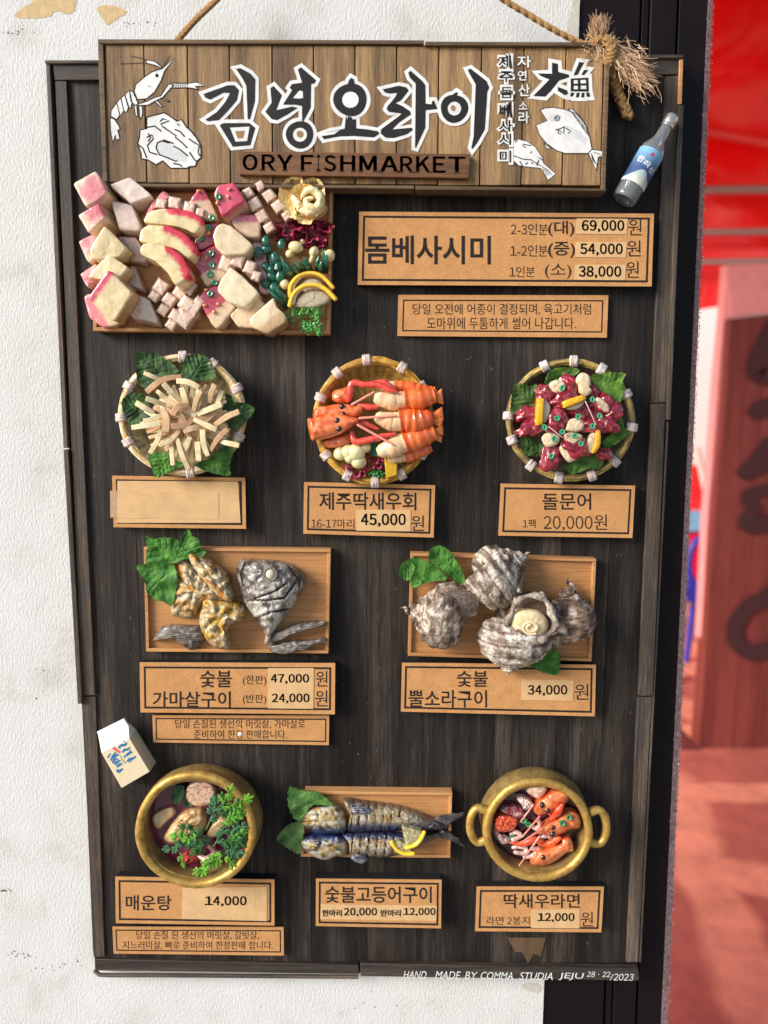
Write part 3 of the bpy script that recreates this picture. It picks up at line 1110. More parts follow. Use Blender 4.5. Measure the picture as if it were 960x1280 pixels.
black += [Bz([(-60, 470), (-20, 440), (12, 435), (22, 360), (48, 368), (60, 432), (140, 440), (205, 452), (212, 466), (180, 488), (60, 480), (-20, 482), (-60, 488), (-120, 500), (-135, 480)])]
black += [Bz([(30, 145), (42, 130), (60, 140), (66, 172), (20, 172)])]
black += [Bz([(232, 200), (330, 178), (375, 188), (388, 208), (340, 268), (310, 282), (350, 300), (395, 330), (402, 350), (330, 400), (290, 440), (405, 430), (414, 442), (380, 468), (300, 492), (250, 490), (220, 465), (222, 440), (330, 360), (345, 345), (270, 335), (255, 318), (262, 300), (300, 255), (320, 222), (270, 225), (245, 218)])]
black += [Bz([(385, 100), (400, 88), (470, 150), (488, 175), (490, 285), (525, 290), (530, 268), (540, 268), (562, 318), (490, 325), (488, 430), (432, 550), (426, 548), (430, 165), (395, 130)])]
black += [Bz([(742, 82), (760, 76), (855, 150), (872, 190), (860, 215), (845, 440), (800, 520), (770, 560), (764, 550), (778, 480), (790, 170), (755, 110)])]
black += [Bz([(640, 240), (675, 215), (686, 222), (670, 245)])]
def ring_poly(m, cx, cy, ro, ri, d, rx=1.0):
    vs, n = [], 40
    for k in range(n):
        a = 2 * math.pi * k / n
        w = 1 + .03 * math.sin(3 * a + cx)
        vs.append(P(cx + ro * rx * w * math.cos(a), cy + ro * w * math.sin(a), d)); vs.append(P(cx + ri * rx * math.cos(a), cy + ri * math.sin(a), d))
    m.add(vs, [(2 * k, 2 * k + 1, (2 * k + 3) % (2 * n), (2 * k + 2) % (2 * n)) for k in range(n)], [(0, 0, 0)] * 2 * n)
def disc(m, cx, cy, r, d, rx=1.0, col=(0, 0, 0)):
    flatpoly(m, [(cx + r * rx * math.cos(a), cy + r * math.sin(a)) for a in [2 * math.pi * k / 36 for k in range(36)]], d, col)
rings = [(240 + 647 / 4.8, 70 + 472 / 4.8, 17.2, 8.8, 1.0), (430 + 38 / 4.8, 70 + 262 / 4.8, 20.5, 10.2, 1.02), (430 + 662 / 4.8, 70 + 315 / 4.8, 17.6, 8.6, .98)]
m = M()
for k, b in enumerate(black + [gieum_o]):
    flatpoly(m, offset_poly(b, 4.4), SD + .10 + .008 * k)
for k, (cx, cy, ro, ri, rx) in enumerate(rings):
    disc(m, cx, cy, ro + 4.4, SD + .26 + .008 * k, rx)
build(m, 'letter_outline', MT['white_paint'], ns_)
m = M()
for k, b in enumerate(black + [gieum_o]):
    flatpoly(m, b, SD + .34 + .008 * k)
for k, (cx, cy, ro, ri, rx) in enumerate(rings):
    ring_poly(m, cx, cy, ro, ri, SD + .48 + .008 * k, rx)
build(m, 'brush_letters', MT['black_paint'], ns_)
m = M(); flatpoly(m, gieum_i, SD + .54)
build(m, 'letter_counter', MT['white_paint'], ns_); m = M()
flatpoly(m, A([(606, 252), (640, 212), (648, 208), (664, 212), (666, 252), (640, 255)]), SD + .54)
flatpoly(m, A([(664, 262), (690, 262), (690, 292), (664, 292)]), SD + .54) if False else None
build(m, 'letter_counter', MT['white_paint'], ns_)
m = M()
flatpoly(m, A([(258, 450), (318, 448), (310, 492), (275, 496)]), SD + .6)
disc(m, 240 + 648 / 4.8, 70 + 468 / 4.8, 4.2, SD + .6)
disc(m, 430 + 655 / 4.8, 70 + 312 / 4.8, 3.6, SD + .6, .8)
build(m, 'bare_dots', MT['brown_paint'], ns_)

# drawings on the sign: prawn, shell, two fish
Dz = lambda p: zz(p, 110, 40, 6.0)
E = lambda p: zz(p, 600, 50, 5.647)
white, grey, lines = M(), M(), M()
def finish(name):
    global white, grey, lines
    o = build(white, name, MT['white_paint'], ns_)
    if grey.v: build(grey, 'shading', MT['grey_paint'], o)
    build(lines, 'ink_lines', MT['ink'], o)
    white, grey, lines = M(), M(), M()
def draw(pts, d, mm=None, w=.9):
    w *= 1.35
    flatpoly(mm or white, pts, SD + d * .25)
    ribbon(lines, pts + [pts[0]], w, SD + d * .25 + .1)
def ln(pts, w=.7, d=1.6):
    w *= 1.4
    ribbon(lines, pts, w, SD + d * .25 + .06)
draw(Dz([(345, 445), (360, 390), (420, 340), (480, 298), (555, 275), (655, 188), (575, 290), (545, 370), (500, 450), (440, 500), (370, 505)]), .7)
prev = [(320, 430), (275, 475), (225, 520), (180, 580)]
for k, sgm in enumerate([[(310, 435), (345, 455), (375, 540), (350, 548), (322, 520)], [(275, 470), (312, 440), (330, 530), (320, 570), (300, 560)], [(245, 495), (278, 472), (305, 560), (290, 600), (270, 595)], [(215, 530), (248, 498), (268, 590), (240, 630)], [(172, 590), (215, 535), (240, 620), (215, 655), (172, 632)]]):
    draw(Dz(sgm), .7 + .03 * k)
draw(Dz([(165, 640), (200, 655), (235, 710), (238, 735), (222, 730), (238, 800), (212, 808), (205, 770), (185, 825), (168, 740)]), .8)
draw(Dz([(375, 540), (440, 520), (500, 490), (545, 480), (600, 395), (630, 385), (640, 400), (560, 490), (500, 520), (450, 548), (380, 552)]), .9)
draw(Dz([(630, 382), (745, 385), (820, 375), (870, 405), (800, 408), (830, 430), (760, 418), (630, 420)]), .95)
draw(Dz([(345, 550), (365, 552), (372, 640), (355, 625)]), .9); draw(Dz([(380, 552), (408, 560), (408, 620), (390, 655)]), .95)
draw(Dz([(500, 520), (520, 515), (560, 560), (545, 562)]), .98); draw(Dz([(560, 490), (615, 520), (612, 526), (565, 505)]), .98)
draw(Dz([(430, 205), (500, 220), (555, 265), (545, 270), (500, 248), (440, 235)]), .95)
ln(Dz([(240, 238), (420, 232), (460, 240)]), .5); ln(Dz([(320, 180), (400, 195), (440, 215)]), .5); ln(Dz([(560, 270), (615, 175)]), .5)
ln(Dz([(370, 505), (345, 470), (345, 445)]), .9); ln(Dz([(450, 400), (470, 412)]), .6)
for k in range(7):
    ln(Dz([(645 + 17 * k, 386), (640 + 17 * k, 418)]), .5)
e = [(516 + 13 * math.cos(a), 326 + 14 * math.sin(a)) for a in [k * .6 for k in range(11)]]
flatpoly(lines, Dz(e), SD + .45)
finish('prawn_drawing')
draw(Dz([(440, 640), (490, 625), (520, 620), (570, 605), (620, 635), (670, 670), (700, 655), (740, 715), (765, 735), (810, 790), (845, 850), (848, 940), (815, 970), (805, 1005), (760, 1010), (740, 1022), (620, 1022), (560, 965), (510, 995), (450, 960), (400, 950), (400, 915), (372, 840), (385, 790), (390, 735), (440, 725)]), .8, white, 1.2)
flatpoly(grey, Dz([(510, 860), (545, 815), (640, 850), (740, 920), (745, 980), (670, 965), (560, 930), (520, 900)]), SD + .25)
for p in ([(510, 870), (520, 830), (570, 810), (640, 835), (600, 830), (560, 818)], [(510, 870), (535, 920), (590, 940), (660, 970), (670, 960)], [(540, 670), (560, 650), (610, 665), (545, 690), (560, 710), (640, 765), (660, 775), (655, 790), (700, 825), (745, 870)],
          [(440, 790), (480, 770), (490, 800), (445, 850), (460, 900), (520, 920)], [(440, 715), (500, 705), (550, 745)], [(650, 730), (690, 745), (725, 785)], [(755, 800), (800, 830), (835, 850), (825, 900), (840, 930)], [(760, 900), (800, 960), (815, 970)],
          [(372, 840), (410, 870), (440, 945)], [(640, 855), (690, 880), (750, 930)], [(640, 985), (690, 995), (705, 1010)], [(670, 690), (685, 700)], [(450, 760), (470, 790), (450, 820)]):
    ln(Dz(p), 1.2, 1.5)
finish('shell_drawing')
draw(E([(425, 495), (460, 480), (520, 475), (600, 490), (680, 520), (740, 590), (775, 690), (790, 770), (760, 800), (600, 800), (540, 780), (470, 730), (420, 670), (395, 600), (475, 570)]), .8, white, .7)
draw(E([(620, 490), (650, 485), (705, 540), (755, 620), (770, 680), (720, 590), (660, 520)]), 1.1, grey, .7)
draw(E([(790, 772), (880, 785), (878, 820), (835, 825), (820, 920), (800, 880), (765, 800)]), 1.1, white, .7)
draw(E([(450, 725), (500, 765), (470, 768)]), .7, grey, .6)
flatpoly(grey, E([(470, 545), (520, 520), (570, 530), (560, 580), (500, 575)]), SD + .24)
flatpoly(grey, E([(600, 600), (700, 640), (760, 700), (740, 740), (640, 660)]), SD + .245)
ln(E([(527, 548), (545, 532), (565, 545), (555, 565), (530, 565), (525, 550), (540, 548), (552, 552)]), .8)
ln(E([(530, 635), (560, 628), (600, 610)]), .8); ln(E([(555, 630), (550, 655), (570, 665)]), .8); ln(E([(595, 615), (590, 660), (560, 640)]), .8); ln(E([(605, 620), (640, 645), (620, 658)]), .8)
for k in range(4):
    ln(E([(640 + 25 * k, 500 + 32 * k), (690 + 20 * k, 570 + 30 * k)]), .45)
    ln(E([(800, 790), (830 + 12 * k, 800 + 6 * k)]), .4); ln(E([(785, 800), (795 + 10 * k, 860 + 8 * k)]), .4)
finish('fish_drawing')
draw(E([(235, 710), (270, 700), (330, 715), (390, 755), (440, 830), (448, 870), (535, 945), (480, 988), (430, 905), (330, 895), (270, 885), (235, 850)]), .75, white, .5)
for k in range(5):
    ln(E([(240 + 40 * k, 870 + 4 * k - 18 * (k % 2)), (262 + 38 * k, 880 - 8 * k + 18 * (k % 2))]), .9)
    ln(E([(440 + 9 * k, 885 + 7 * k), (455 + 14 * k, 960 - 2 * k)]), .4)
for p in ([(245, 720), (265, 710)], [(300, 745), (325, 760)], [(355, 800), (365, 785)], [(415, 830), (445, 850)], [(235, 815), (300, 840), (360, 845), (430, 890)], [(300, 735), (360, 745)]):
    ln(E(p), .8)
finish('fish_drawing')

# small brush writing in two columns and the two large characters
cu1 = '제주돔베사시미'
b1 = [(110, 90, 238, 215), (120, 200, 250, 318), (125, 312, 250, 430), (118, 432, 240, 560), (112, 545, 250, 668), (112, 640, 240, 760), (118, 760, 240, 885)]
cu2 = '자연산소라'
b2 = [(252, 100, 372, 205), (256, 205, 340, 295), (262, 300, 362, 405), (264, 425, 345, 500), (262, 495, 358, 600)]
def box_of(b, k=5.647, x0=600, y0=50, ins=0):
    return (x0 + (b[0] + ins) / k, y0 + (b[1] + ins) / k, x0 + (b[2] - ins) / k, y0 + (b[3] - ins) / k)
m = M(); m2 = M()
for k, ch in enumerate(cu1):
    text(m, ch, box_of(b1[k], ins=4), SD + .5 + .01 * k, bold=.085)
    text(m2, ch, box_of(b1[k], ins=20), SD + .7, bold=.012)
build(m, 'letter_outline', MT['white_paint'], ns_); build(m2, 'brush_letters', MT['black_paint'], ns_)
m = M(); m2 = M()
for k, ch in enumerate(cu2):
    text(m2, ch, box_of(b2[k], ins=2), SD + .2 + .01 * k, bold=.05)
    text(m, ch, box_of(b2[k], ins=10), SD + .4, bold=.012)
MT['soft_shadow_paint'] = plain('letter_shadow_paint', (92, 76, 62), .7, .2, .2)  # soft dark shadow round the white letters, painted as a backing
build(m2, 'letter_outline', MT['soft_shadow_paint'], ns_); build(m, 'brush_letters', MT['white_paint'], ns_)
dae = [[(508, 160), (550, 168), (552, 225), (628, 245), (630, 262), (560, 285), (500, 360), (460, 400), (375, 395), (420, 350), (490, 278), (430, 255), (408, 235), (508, 238)], [(548, 330), (615, 355), (622, 380), (600, 390), (550, 360)]]
eo = [[(700, 155), (735, 160), (690, 245), (660, 250)], [(735, 210), (765, 212), (735, 248), (715, 245)], [(640, 272), (765, 265), (768, 365), (640, 362)],
      [(640, 372), (668, 372), (655, 398), (636, 398)], [(682, 372), (706, 372), (698, 405), (676, 405)], [(718, 372), (738, 372), (736, 405), (712, 405)], [(750, 368), (772, 372), (778, 400), (752, 400)]]
m = M()
for k, p in enumerate(dae + eo):
    flatpoly(m, offset_poly(E(p), 4.6), SD + .1 + .008 * k)
build(m, 'letter_outline', MT['white_paint'], ns_)
m = M()
for k, p in enumerate(dae + eo):
    flatpoly(m, E(p), SD + .3 + .008 * k)
build(m, 'brush_letters', MT['black_paint'], ns_)
m = M()
for k, (a, b, c, d_) in enumerate(((662, 284, 690, 308), (710, 282, 748, 306), (662, 324, 690, 348), (712, 322, 750, 346))):
    flatpoly(m, E([(a, b), (c, b), (c, d_), (a, d_)]), SD + .5)
build(m, 'letter_outline', MT['white_paint'], ns_)

# burnt-letter plaque on the sign
m = M()
prism(m, [(297.5, 189), (588, 192.5), (586, 223), (299, 218)], SD - 1, SD + 7, (120, 80, 45))
pl = build(m, 'name_plaque', MT['plaque_wood'], ns_, bevel=.6)
m = M()
for w, a, b in (('O', 303, 322), ('R', 327, 344), ('Y', 346, 366), ('F', 376, 392), ('I', 396, 400), ('S', 405, 420), ('H', 425, 444), ('M', 449, 471), ('A', 475, 498), ('R', 500, 516), ('K', 520, 538), ('E', 541, 557), ('T', 560, 582)):
    y = 192.5 + (a - 303) * .012
    text(m, w, (a, y, b, y + 20.5), SD + 7.15, bold=.03, slope=.2)
    # small serifs at the stems
    if w in 'RYFIHMKTA':
        xs = {'R': (a + 1, b - 2), 'Y': ((a + b) / 2,), 'F': (a + 2,), 'I': (a + 2,), 'H': (a + 2, b - 2), 'M': (a + 2, b - 2), 'K': (a + 1, b - 1), 'T': ((a + b) / 2,), 'A': (a + 1, b - 1)}[w]
        for x in xs:
            ribbon(m, [(x - 3, y + 20), (x + 3, y + 20.1)], 2.0, SD + 7.2)
build(m, 'burnt_letters', MT['burn'], pl)

# ------------------------------------------------------------------ rope with frayed knot
rp_ = thing('rope', 'brown jute rope with a frayed knot at the corner of the name sign', 'rope', P(745, 60, 20))
def rope(m, pts, r, turns=.35, seed=0):
    full = catmull(pts, 46, False)
    for s in range(3):
        q = []
        for i, p in enumerate(full):
            a = i * turns * 2 + s * 2.094
            q.append((p[0] + math.cos(a) * r * .5, p[1] + math.sin(a) * r * .25, p[2] + math.sin(a) * r * .5))
        tube(m, q, r * .62, lambda u, an, x, y, s=s: mix((148, 112, 70), (182, 144, 96), .5 + .5 * nz(x * .5, y * .5, s)), segs=6, na=.2, ns=.8)
m = M()
rope(m, [(290, -24, 26), (270, 0, 26), (245, 24, 25), (222, 50, 22)], 4.2)
build(m, 'cord', MT['rope'], rp_)
m = M()
rope(m, [(590, -30, 26), (632, 1, 26), (660, 18, 26), (690, 36, 27), (722, 52, 26), (740, 58, 26)], 4.2)
rope(m, [(758, 72, 24), (764, 92, 16), (772, 116, 13), (786, 146, 11)], 7.0, .3)
rope(m, [(738, 58, 26), (752, 48, 34), (764, 58, 36), (762, 76, 30), (752, 68, 24)], 6.5, .3)
build(m, 'cord', MT['rope'], rp_)
random.seed(21)
m = M()
def fibre(x0, y0, d, ang, L, w, curl, c):
    pts = []
    x, y, a = x0, y0, ang
    k = 7
    for i in range(k):
        pts.append((x, y, d))
        x += math.cos(a) * L / k; y += math.sin(a) * L / k; d += random.uniform(-1, 1.0)
        a += random.gauss(0, curl)
    tube(m, pts, [w] * (k - 1) + [w * .3], c, segs=3)
for i in range(620):        # tassel to the lower right
    t = random.random()
    x, y = 758 + 42 * t + random.gauss(0, 4), 62 + 26 * t + random.gauss(0, 5 + 6 * t)
    fibre(x, y, random.uniform(20, 36), R(38) + random.gauss(0, .30), random.uniform(12, 32), random.uniform(.22, .55), .2, mix((166, 124, 92), (246, 214, 180), random.random()))
for i in range(260):        # tuft standing up
    t = random.random()
    fibre(750 + random.gauss(0, 4), 56 - 24 * t, random.uniform(22, 36), R(-92) + random.gauss(0, .4), random.uniform(8, 26), random.uniform(.3, .6), .2, mix((160, 120, 90), (240, 208, 172), random.random()))
for i in range(150):        # wisps round the knot
    fibre(748 + random.gauss(0, 14), 58 + random.gauss(0, 7), random.uniform(24, 36), random.uniform(0, 6.28), random.uniform(8, 24), random.uniform(.2, .4), .3, mix((176, 136, 100), (240, 212, 176), random.random()))
for i in range(40):
    fibre(790 + random.gauss(0, 12), 92 + random.gauss(0, 8), random.uniform(18, 30), R(70) + random.gauss(0, .5), random.uniform(14, 36), .25, .25, (214, 178, 134))
for i in range(26):
    t = random.random()
    fibre(762 + 22 * t, 90 + 52 * t, 20, random.uniform(0, 6.28), random.uniform(5, 14), .22, .3, (196, 158, 112))
build(m, 'frayed_fibres', MT['rope'], rp_, recalc=False)

# ------------------------------------------------------------------ the kraft price cards
def card(quad, T, label, border=True, bw=2.4, bi=5.5, name='price_card', cat='price card', group='kraft cards on the menu board'):
    base = thing(name, label, cat, P(quad[3][0] * .5 + quad[2][0] * .5, quad[2][1], 0), group)
    m = M()
    prism(m, insetq(quad, .6), .2, T - 1.2, (40, 38, 38))
    build(m, 'foam_backing', MT['foam'], base)
    m = M()
    prism(m, quad, T - 1.1, T, (190, 135, 85))
    build(m, 'card', MT['kraft'], base)
    if border:
        m = M()
        a, b = insetq(quad, bi), insetq(quad, bi + bw)
        vs = [P(x, y, T + .15) for x, y in a] + [P(x, y, T + .15) for x, y in b]
        m.add(vs, [(i, (i + 1) % 4, 4 + (i + 1) % 4, 4 + i) for i in range(4)], [(0, 0, 0)] * 8)
        build(m, 'printed_border', MT['ink'], base)
    return base
def sticker(base, quad, d, name='price_sticker'):
    m = M(); prism(m, quad, d - .1, d + .35, (205, 165, 115))
    return build(m, name, MT['kraft_pale'], base)
def write(base, items, d, name='lettering'):
    for it in items:
        s, box = it[0], it[1]
        kw = it[2] if len(it) > 2 else {}
        m = M()
        text(m, s, box, d, **kw)
        build(m, name, MT['ink'], base)
T = 15.0
a = zt(420, 240, 2.087)
bx4 = lambda f, x0, y0, x1, y1: f((x0, y0)) + f((x1, y1))
c1 = card([(449, 264.5), (817.5, 267), (814.5, 358), (447, 356)], T, 'long kraft card listing three set prices beside the sashimi tray', bi=5, bw=2.6)
write(c1, [('돔베사시미', bx4(a, 76, 113, 404, 188), {'bold': .02, 'slope': .5}), ('2-3인분', bx4(a, 456, 82, 552, 112)), ('(대)', bx4(a, 553, 75, 622, 116), {'bold': .012}),
           ('1-2인분', bx4(a, 454, 138, 552, 168)), ('(중)', bx4(a, 553, 130, 624, 172), {'bold': .012}), ('1인분', bx4(a, 452, 194, 518, 222)), ('(소)', bx4(a, 545, 187, 614, 226)),
           ('원', bx4(a, 762, 71, 797, 113)), ('원', bx4(a, 758, 126, 795, 168)), ('원', bx4(a, 756, 181, 790, 224))], T + .2)
for p, y in (('69,000', 72), ('54,000', 133), ('38,000', 192)):
    k_ = {72: 0, 133: -4, 192: -8}[y]
    s = sticker(c1, a([(628 + k_ * .5, y - 3), (761 + k_ * .5, y - 2), (758 + k_ * .5, y + 38), (625 + k_ * .5, y + 37)]), T + .3)
    write(s, [(p, bx4(a, 641 + k_, y + 1, 752 + k_, y + 33), {'bold': .03})], T + .9)
c2 = card([(498, 368.5), (760.5, 369), (758.5, 422), (496.5, 420)], 6, 'two line kraft note card under the set price card', bi=6, bw=1.6, name='note_card', cat='note card')
write(c2, [('당일 오전에 어종이 결정되며, 육고기처럼', bx4(a, 200, 291, 665, 321)), ('도마위에 두툼하게 썰어 나갑니다.', bx4(a, 237, 327, 625, 358))], 6.2)
a = zt(120, 430, 4.571)
c3 = card([(140, 594.5), (306.5, 597), (307.5, 661), (142, 659)], T, 'kraft card pasted over blank below the leafy shredded squid basket', bi=4.5, bw=3)
sticker(c3, a([(122, 782), (812, 786), (826, 1022), (120, 1022)]), T + .3, 'blank_sticker')
sticker(c3, a([(122, 842), (700, 848), (700, 1000), (122, 995)]), T + .7, 'blank_sticker')
m = M(); prism(m, a([(80, 838), (120, 838), (120, 990), (82, 992)]), T, T + .4, (210, 200, 190))
build(m, 'tape', plain('clear_tape', (186, 150, 116), .3, .6), c3)
a = zt(360, 430, 4.364)
c4 = card([(380, 602.5), (544, 606.5), (542, 672), (379, 667)], T, 'kraft price card below the basket of orange prawns', bi=4.5)
write(c4, [('제주딱새우회', bx4(a, 170, 808, 700, 905), {'slope': .8, 'bold': .014}), ('16-17마리', bx4(a, 125, 952, 362, 1005), {'slope': .6}), ('원', bx4(a, 672, 935, 742, 1020))], T + .2)
s = sticker(c4, a([(370, 905), (670, 904), (668, 1022), (372, 1018)]), T + .3)
write(s, [('45,000', bx4(a, 398, 925, 642, 997), {'bold': .03})], T + .9)
a = zt(600, 430, 4.174)
c5 = card([(626, 604.5), (794, 607), (790.5, 672.5), (623, 669.5)], T, 'kraft price card below the basket of red octopus salad', bi=4.5)
write(c5, [('돌문어', bx4(a, 325, 778, 580, 866), {'bold': .012}), ('1팩', bx4(a, 222, 914, 290, 960)), ('20,000원', bx4(a, 332, 890, 663, 975))], T + .2)
a = zt(150, 660, 3.31)
c6 = card([(174.5, 828), (419, 829), (418.5, 893), (175.5, 890.5)], T, 'kraft card with two prices below the grilled fish head tray', bi=5)
write(c6, [('숯불', bx4(a, 332, 590, 462, 660), {'bold': .014}), ('가마살구이', bx4(a, 135, 676, 458, 742), {'bold': .014}), ('(한판)', bx4(a, 508, 610, 605, 652)), ('(반판)', bx4(a, 508, 688, 605, 730)),
           ('원', bx4(a, 810, 592, 858, 656)), ('원', bx4(a, 808, 672, 858, 738))], T + .2)
s = sticker(c6, a([(612, 580), (802, 580), (800, 748), (612, 746)]), T + .3)
write(s, [('47,000', bx4(a, 624, 604, 782, 645), {'bold': .03}), ('24,000', bx4(a, 628, 685, 784, 726), {'bold': .03})], T + .9)
c7 = card([(190.5, 894), (411.5, 894.5), (411, 931.5), (191.5, 928)], 6, 'two line kraft note card tucked under the fish head price card', bi=3.5, bw=1.5, name='note_card', cat='note card')
write(c7, [('당일 손질된 생선의 머릿살, 가마살로', bx4(a, 228, 792, 766, 830)), ('준비하여 한정 판매합니다.', bx4(a, 305, 835, 690, 872))], 6.2)
m = M(); blob(m, *a((497, 853)), 6.3, 3.2, 3.0, .9, (235, 222, 214), na=.3)
build(m, 'worn_spot', MT['matte'], c7)
a = zt(480, 670, 3.2)
c8 = card([(502.5, 828.5), (745, 831), (743.5, 895.5), (501, 889.5)], T, 'kraft price card below the tray of turban shells', bi=4)
write(c8, [('숯불', bx4(a, 292, 540, 415, 604), {'bold': .014}), ('뿔소라구이', bx4(a, 98, 615, 412, 685), {'slope': .5, 'bold': .012}), ('원', bx4(a, 762, 592, 818, 655))], T + .2)
s = sticker(c8, a([(550, 573), (760, 578), (756, 660), (548, 655)]), T + .3)
write(s, [('34,000', bx4(a, 575, 596, 733, 640), {'bold': .03})], T + .9)
a = zt(110, 890, 3.692)
c9 = card([(144, 1096), (343, 1099.5), (343, 1157), (144.7, 1154)], T, 'kraft price card below the round handleless stew pot', bi=4)
write(c9, [('매운탕', bx4(a, 174, 845, 385, 915), {'bold': .014, 'slope': .4})], T + .2)
s = sticker(c9, a([(435, 812), (825, 808), (826, 965), (433, 955)]), T + .3)
write(s, [('14,000', bx4(a, 538, 850, 732, 898), {'bold': .035})], T + 1.0)
s2 = sticker(c9, a([(500, 820), (774, 820), (774, 946), (500, 943)]), T + .45)
c10 = card([(140.5, 1158.5), (354.5, 1159), (354.8, 1194.5), (142, 1192)], 7, 'two line kraft note card at the bottom left of the board', bi=3.5, bw=1.5, name='note_card', cat='note card')
write(c10, [('당일 손질 된 생선의 머릿살, 갈빗살,', bx4(a, 222, 1010, 788, 1050), {'slope': .4}), ('지느러미살, 뼈로 준비하여 한정판매 합니다.', bx4(a, 160, 1056, 852, 1096), {'slope': .5})], 7.2)
a = zt(330, 960, 3.556)
c11 = card([(395, 1098.5), (552, 1100), (551.3, 1160.5), (394.7, 1157.5)], T + 2, 'kraft price card below the pair of grilled mackerel', bi=3.5)
write(c11, [('숯불고등어구이', bx4(a, 272, 526, 745, 600), {'bold': .014})], T + 2.2)
s = sticker(c11, a([(252, 606), (768, 612), (766, 680), (250, 672)]), T + 2.3)
write(s, [('한마리', bx4(a, 258, 630, 346, 660), {'bold': .03}), ('20,000', bx4(a, 355, 622, 502, 660), {'bold': .03}), ('반마리', bx4(a, 518, 630, 608, 660), {'bold': .03}), ('12,000', bx4(a, 618, 622, 762, 658), {'bold': .03})], T + 3)
a = zt(560, 930, 4.174)
c12 = card([(596, 1108.5), (755, 1108.5), (751.7, 1165.5), (594, 1164)], T, 'kraft price card below the two handled noodle pot', bi=4)
write(c12, [('딱새우라면', bx4(a, 290, 782, 688, 856), {'bold': .014}), ('라면 2봉지', bx4(a, 202, 900, 426, 944)), ('원', bx4(a, 694, 876, 756, 952))], T + .2)
s = sticker(c12, a([(435, 866), (688, 862), (686, 962), (434, 960)]), T + .3)
write(s, [('12,000', bx4(a, 466, 882, 660, 930), {'bold': .035})], T + .9)

# ------------------------------------------------------------------ trays
def tray(quad, label, d=9, rim=5, rh=5, cat='serving tray', name='serving_tray', group='wooden trays on the menu board'):
    t = thing(name, label, cat, P((quad[2][0] + quad[3][0]) / 2, quad[2][1], 0), group)
    w = math.dist(quad[0], quad[1]); h = math.dist(quad[0], quad[3])
    m = M(); prism(m, insetq(quad, rim * .6), .2, d, (180, 126, 76)); build(m, 'base', MT['tray_wood'], t)
    for nm, q in (('rim_strip', subq(quad, 0, 0, 1, rim / h)), ('rim_strip', subq(quad, 0, 1 - rim / h, 1, 1)),
                  ('rim_strip', subq(quad, 0, (rim + .4) / h, rim / w, 1 - (rim + .4) / h)), ('rim_strip', subq(quad, 1 - rim / w, (rim + .4) / h, 1, 1 - (rim + .4) / h))):
        m = M(); prism(m, q, .1, d + rh * random.uniform(.8, 1.1), (190, 138, 86)); build(m, nm, MT['rim_wood'], t, bevel=.5)
    return t
tray([(122, 233.5), (416, 235), (412.5, 418), (116, 413.5)], 'large wooden tray heaped with raw fish under the name sign', d=12, rim=4.5, rh=5)
tray([(179.5, 684), (413.5, 686.5), (410.5, 817), (182.5, 814.5)], 'wooden tray under the grilled fish head and collar', rim=4)
tray([(513.5, 691), (745.6, 698.5), (739.6, 827), (510, 820)], 'wooden tray under the four turban shells', rim=4)
tray([(380.5, 989), (565.5, 991), (563, 1072.5), (376, 1071)], 'small wooden tray under the two grilled mackerel', rim=3.6)

def solo(m, name, mat, label, cat, group=None, **kw):
    return tag(build(m, name, MT[mat], None, **kw), label, cat, group)

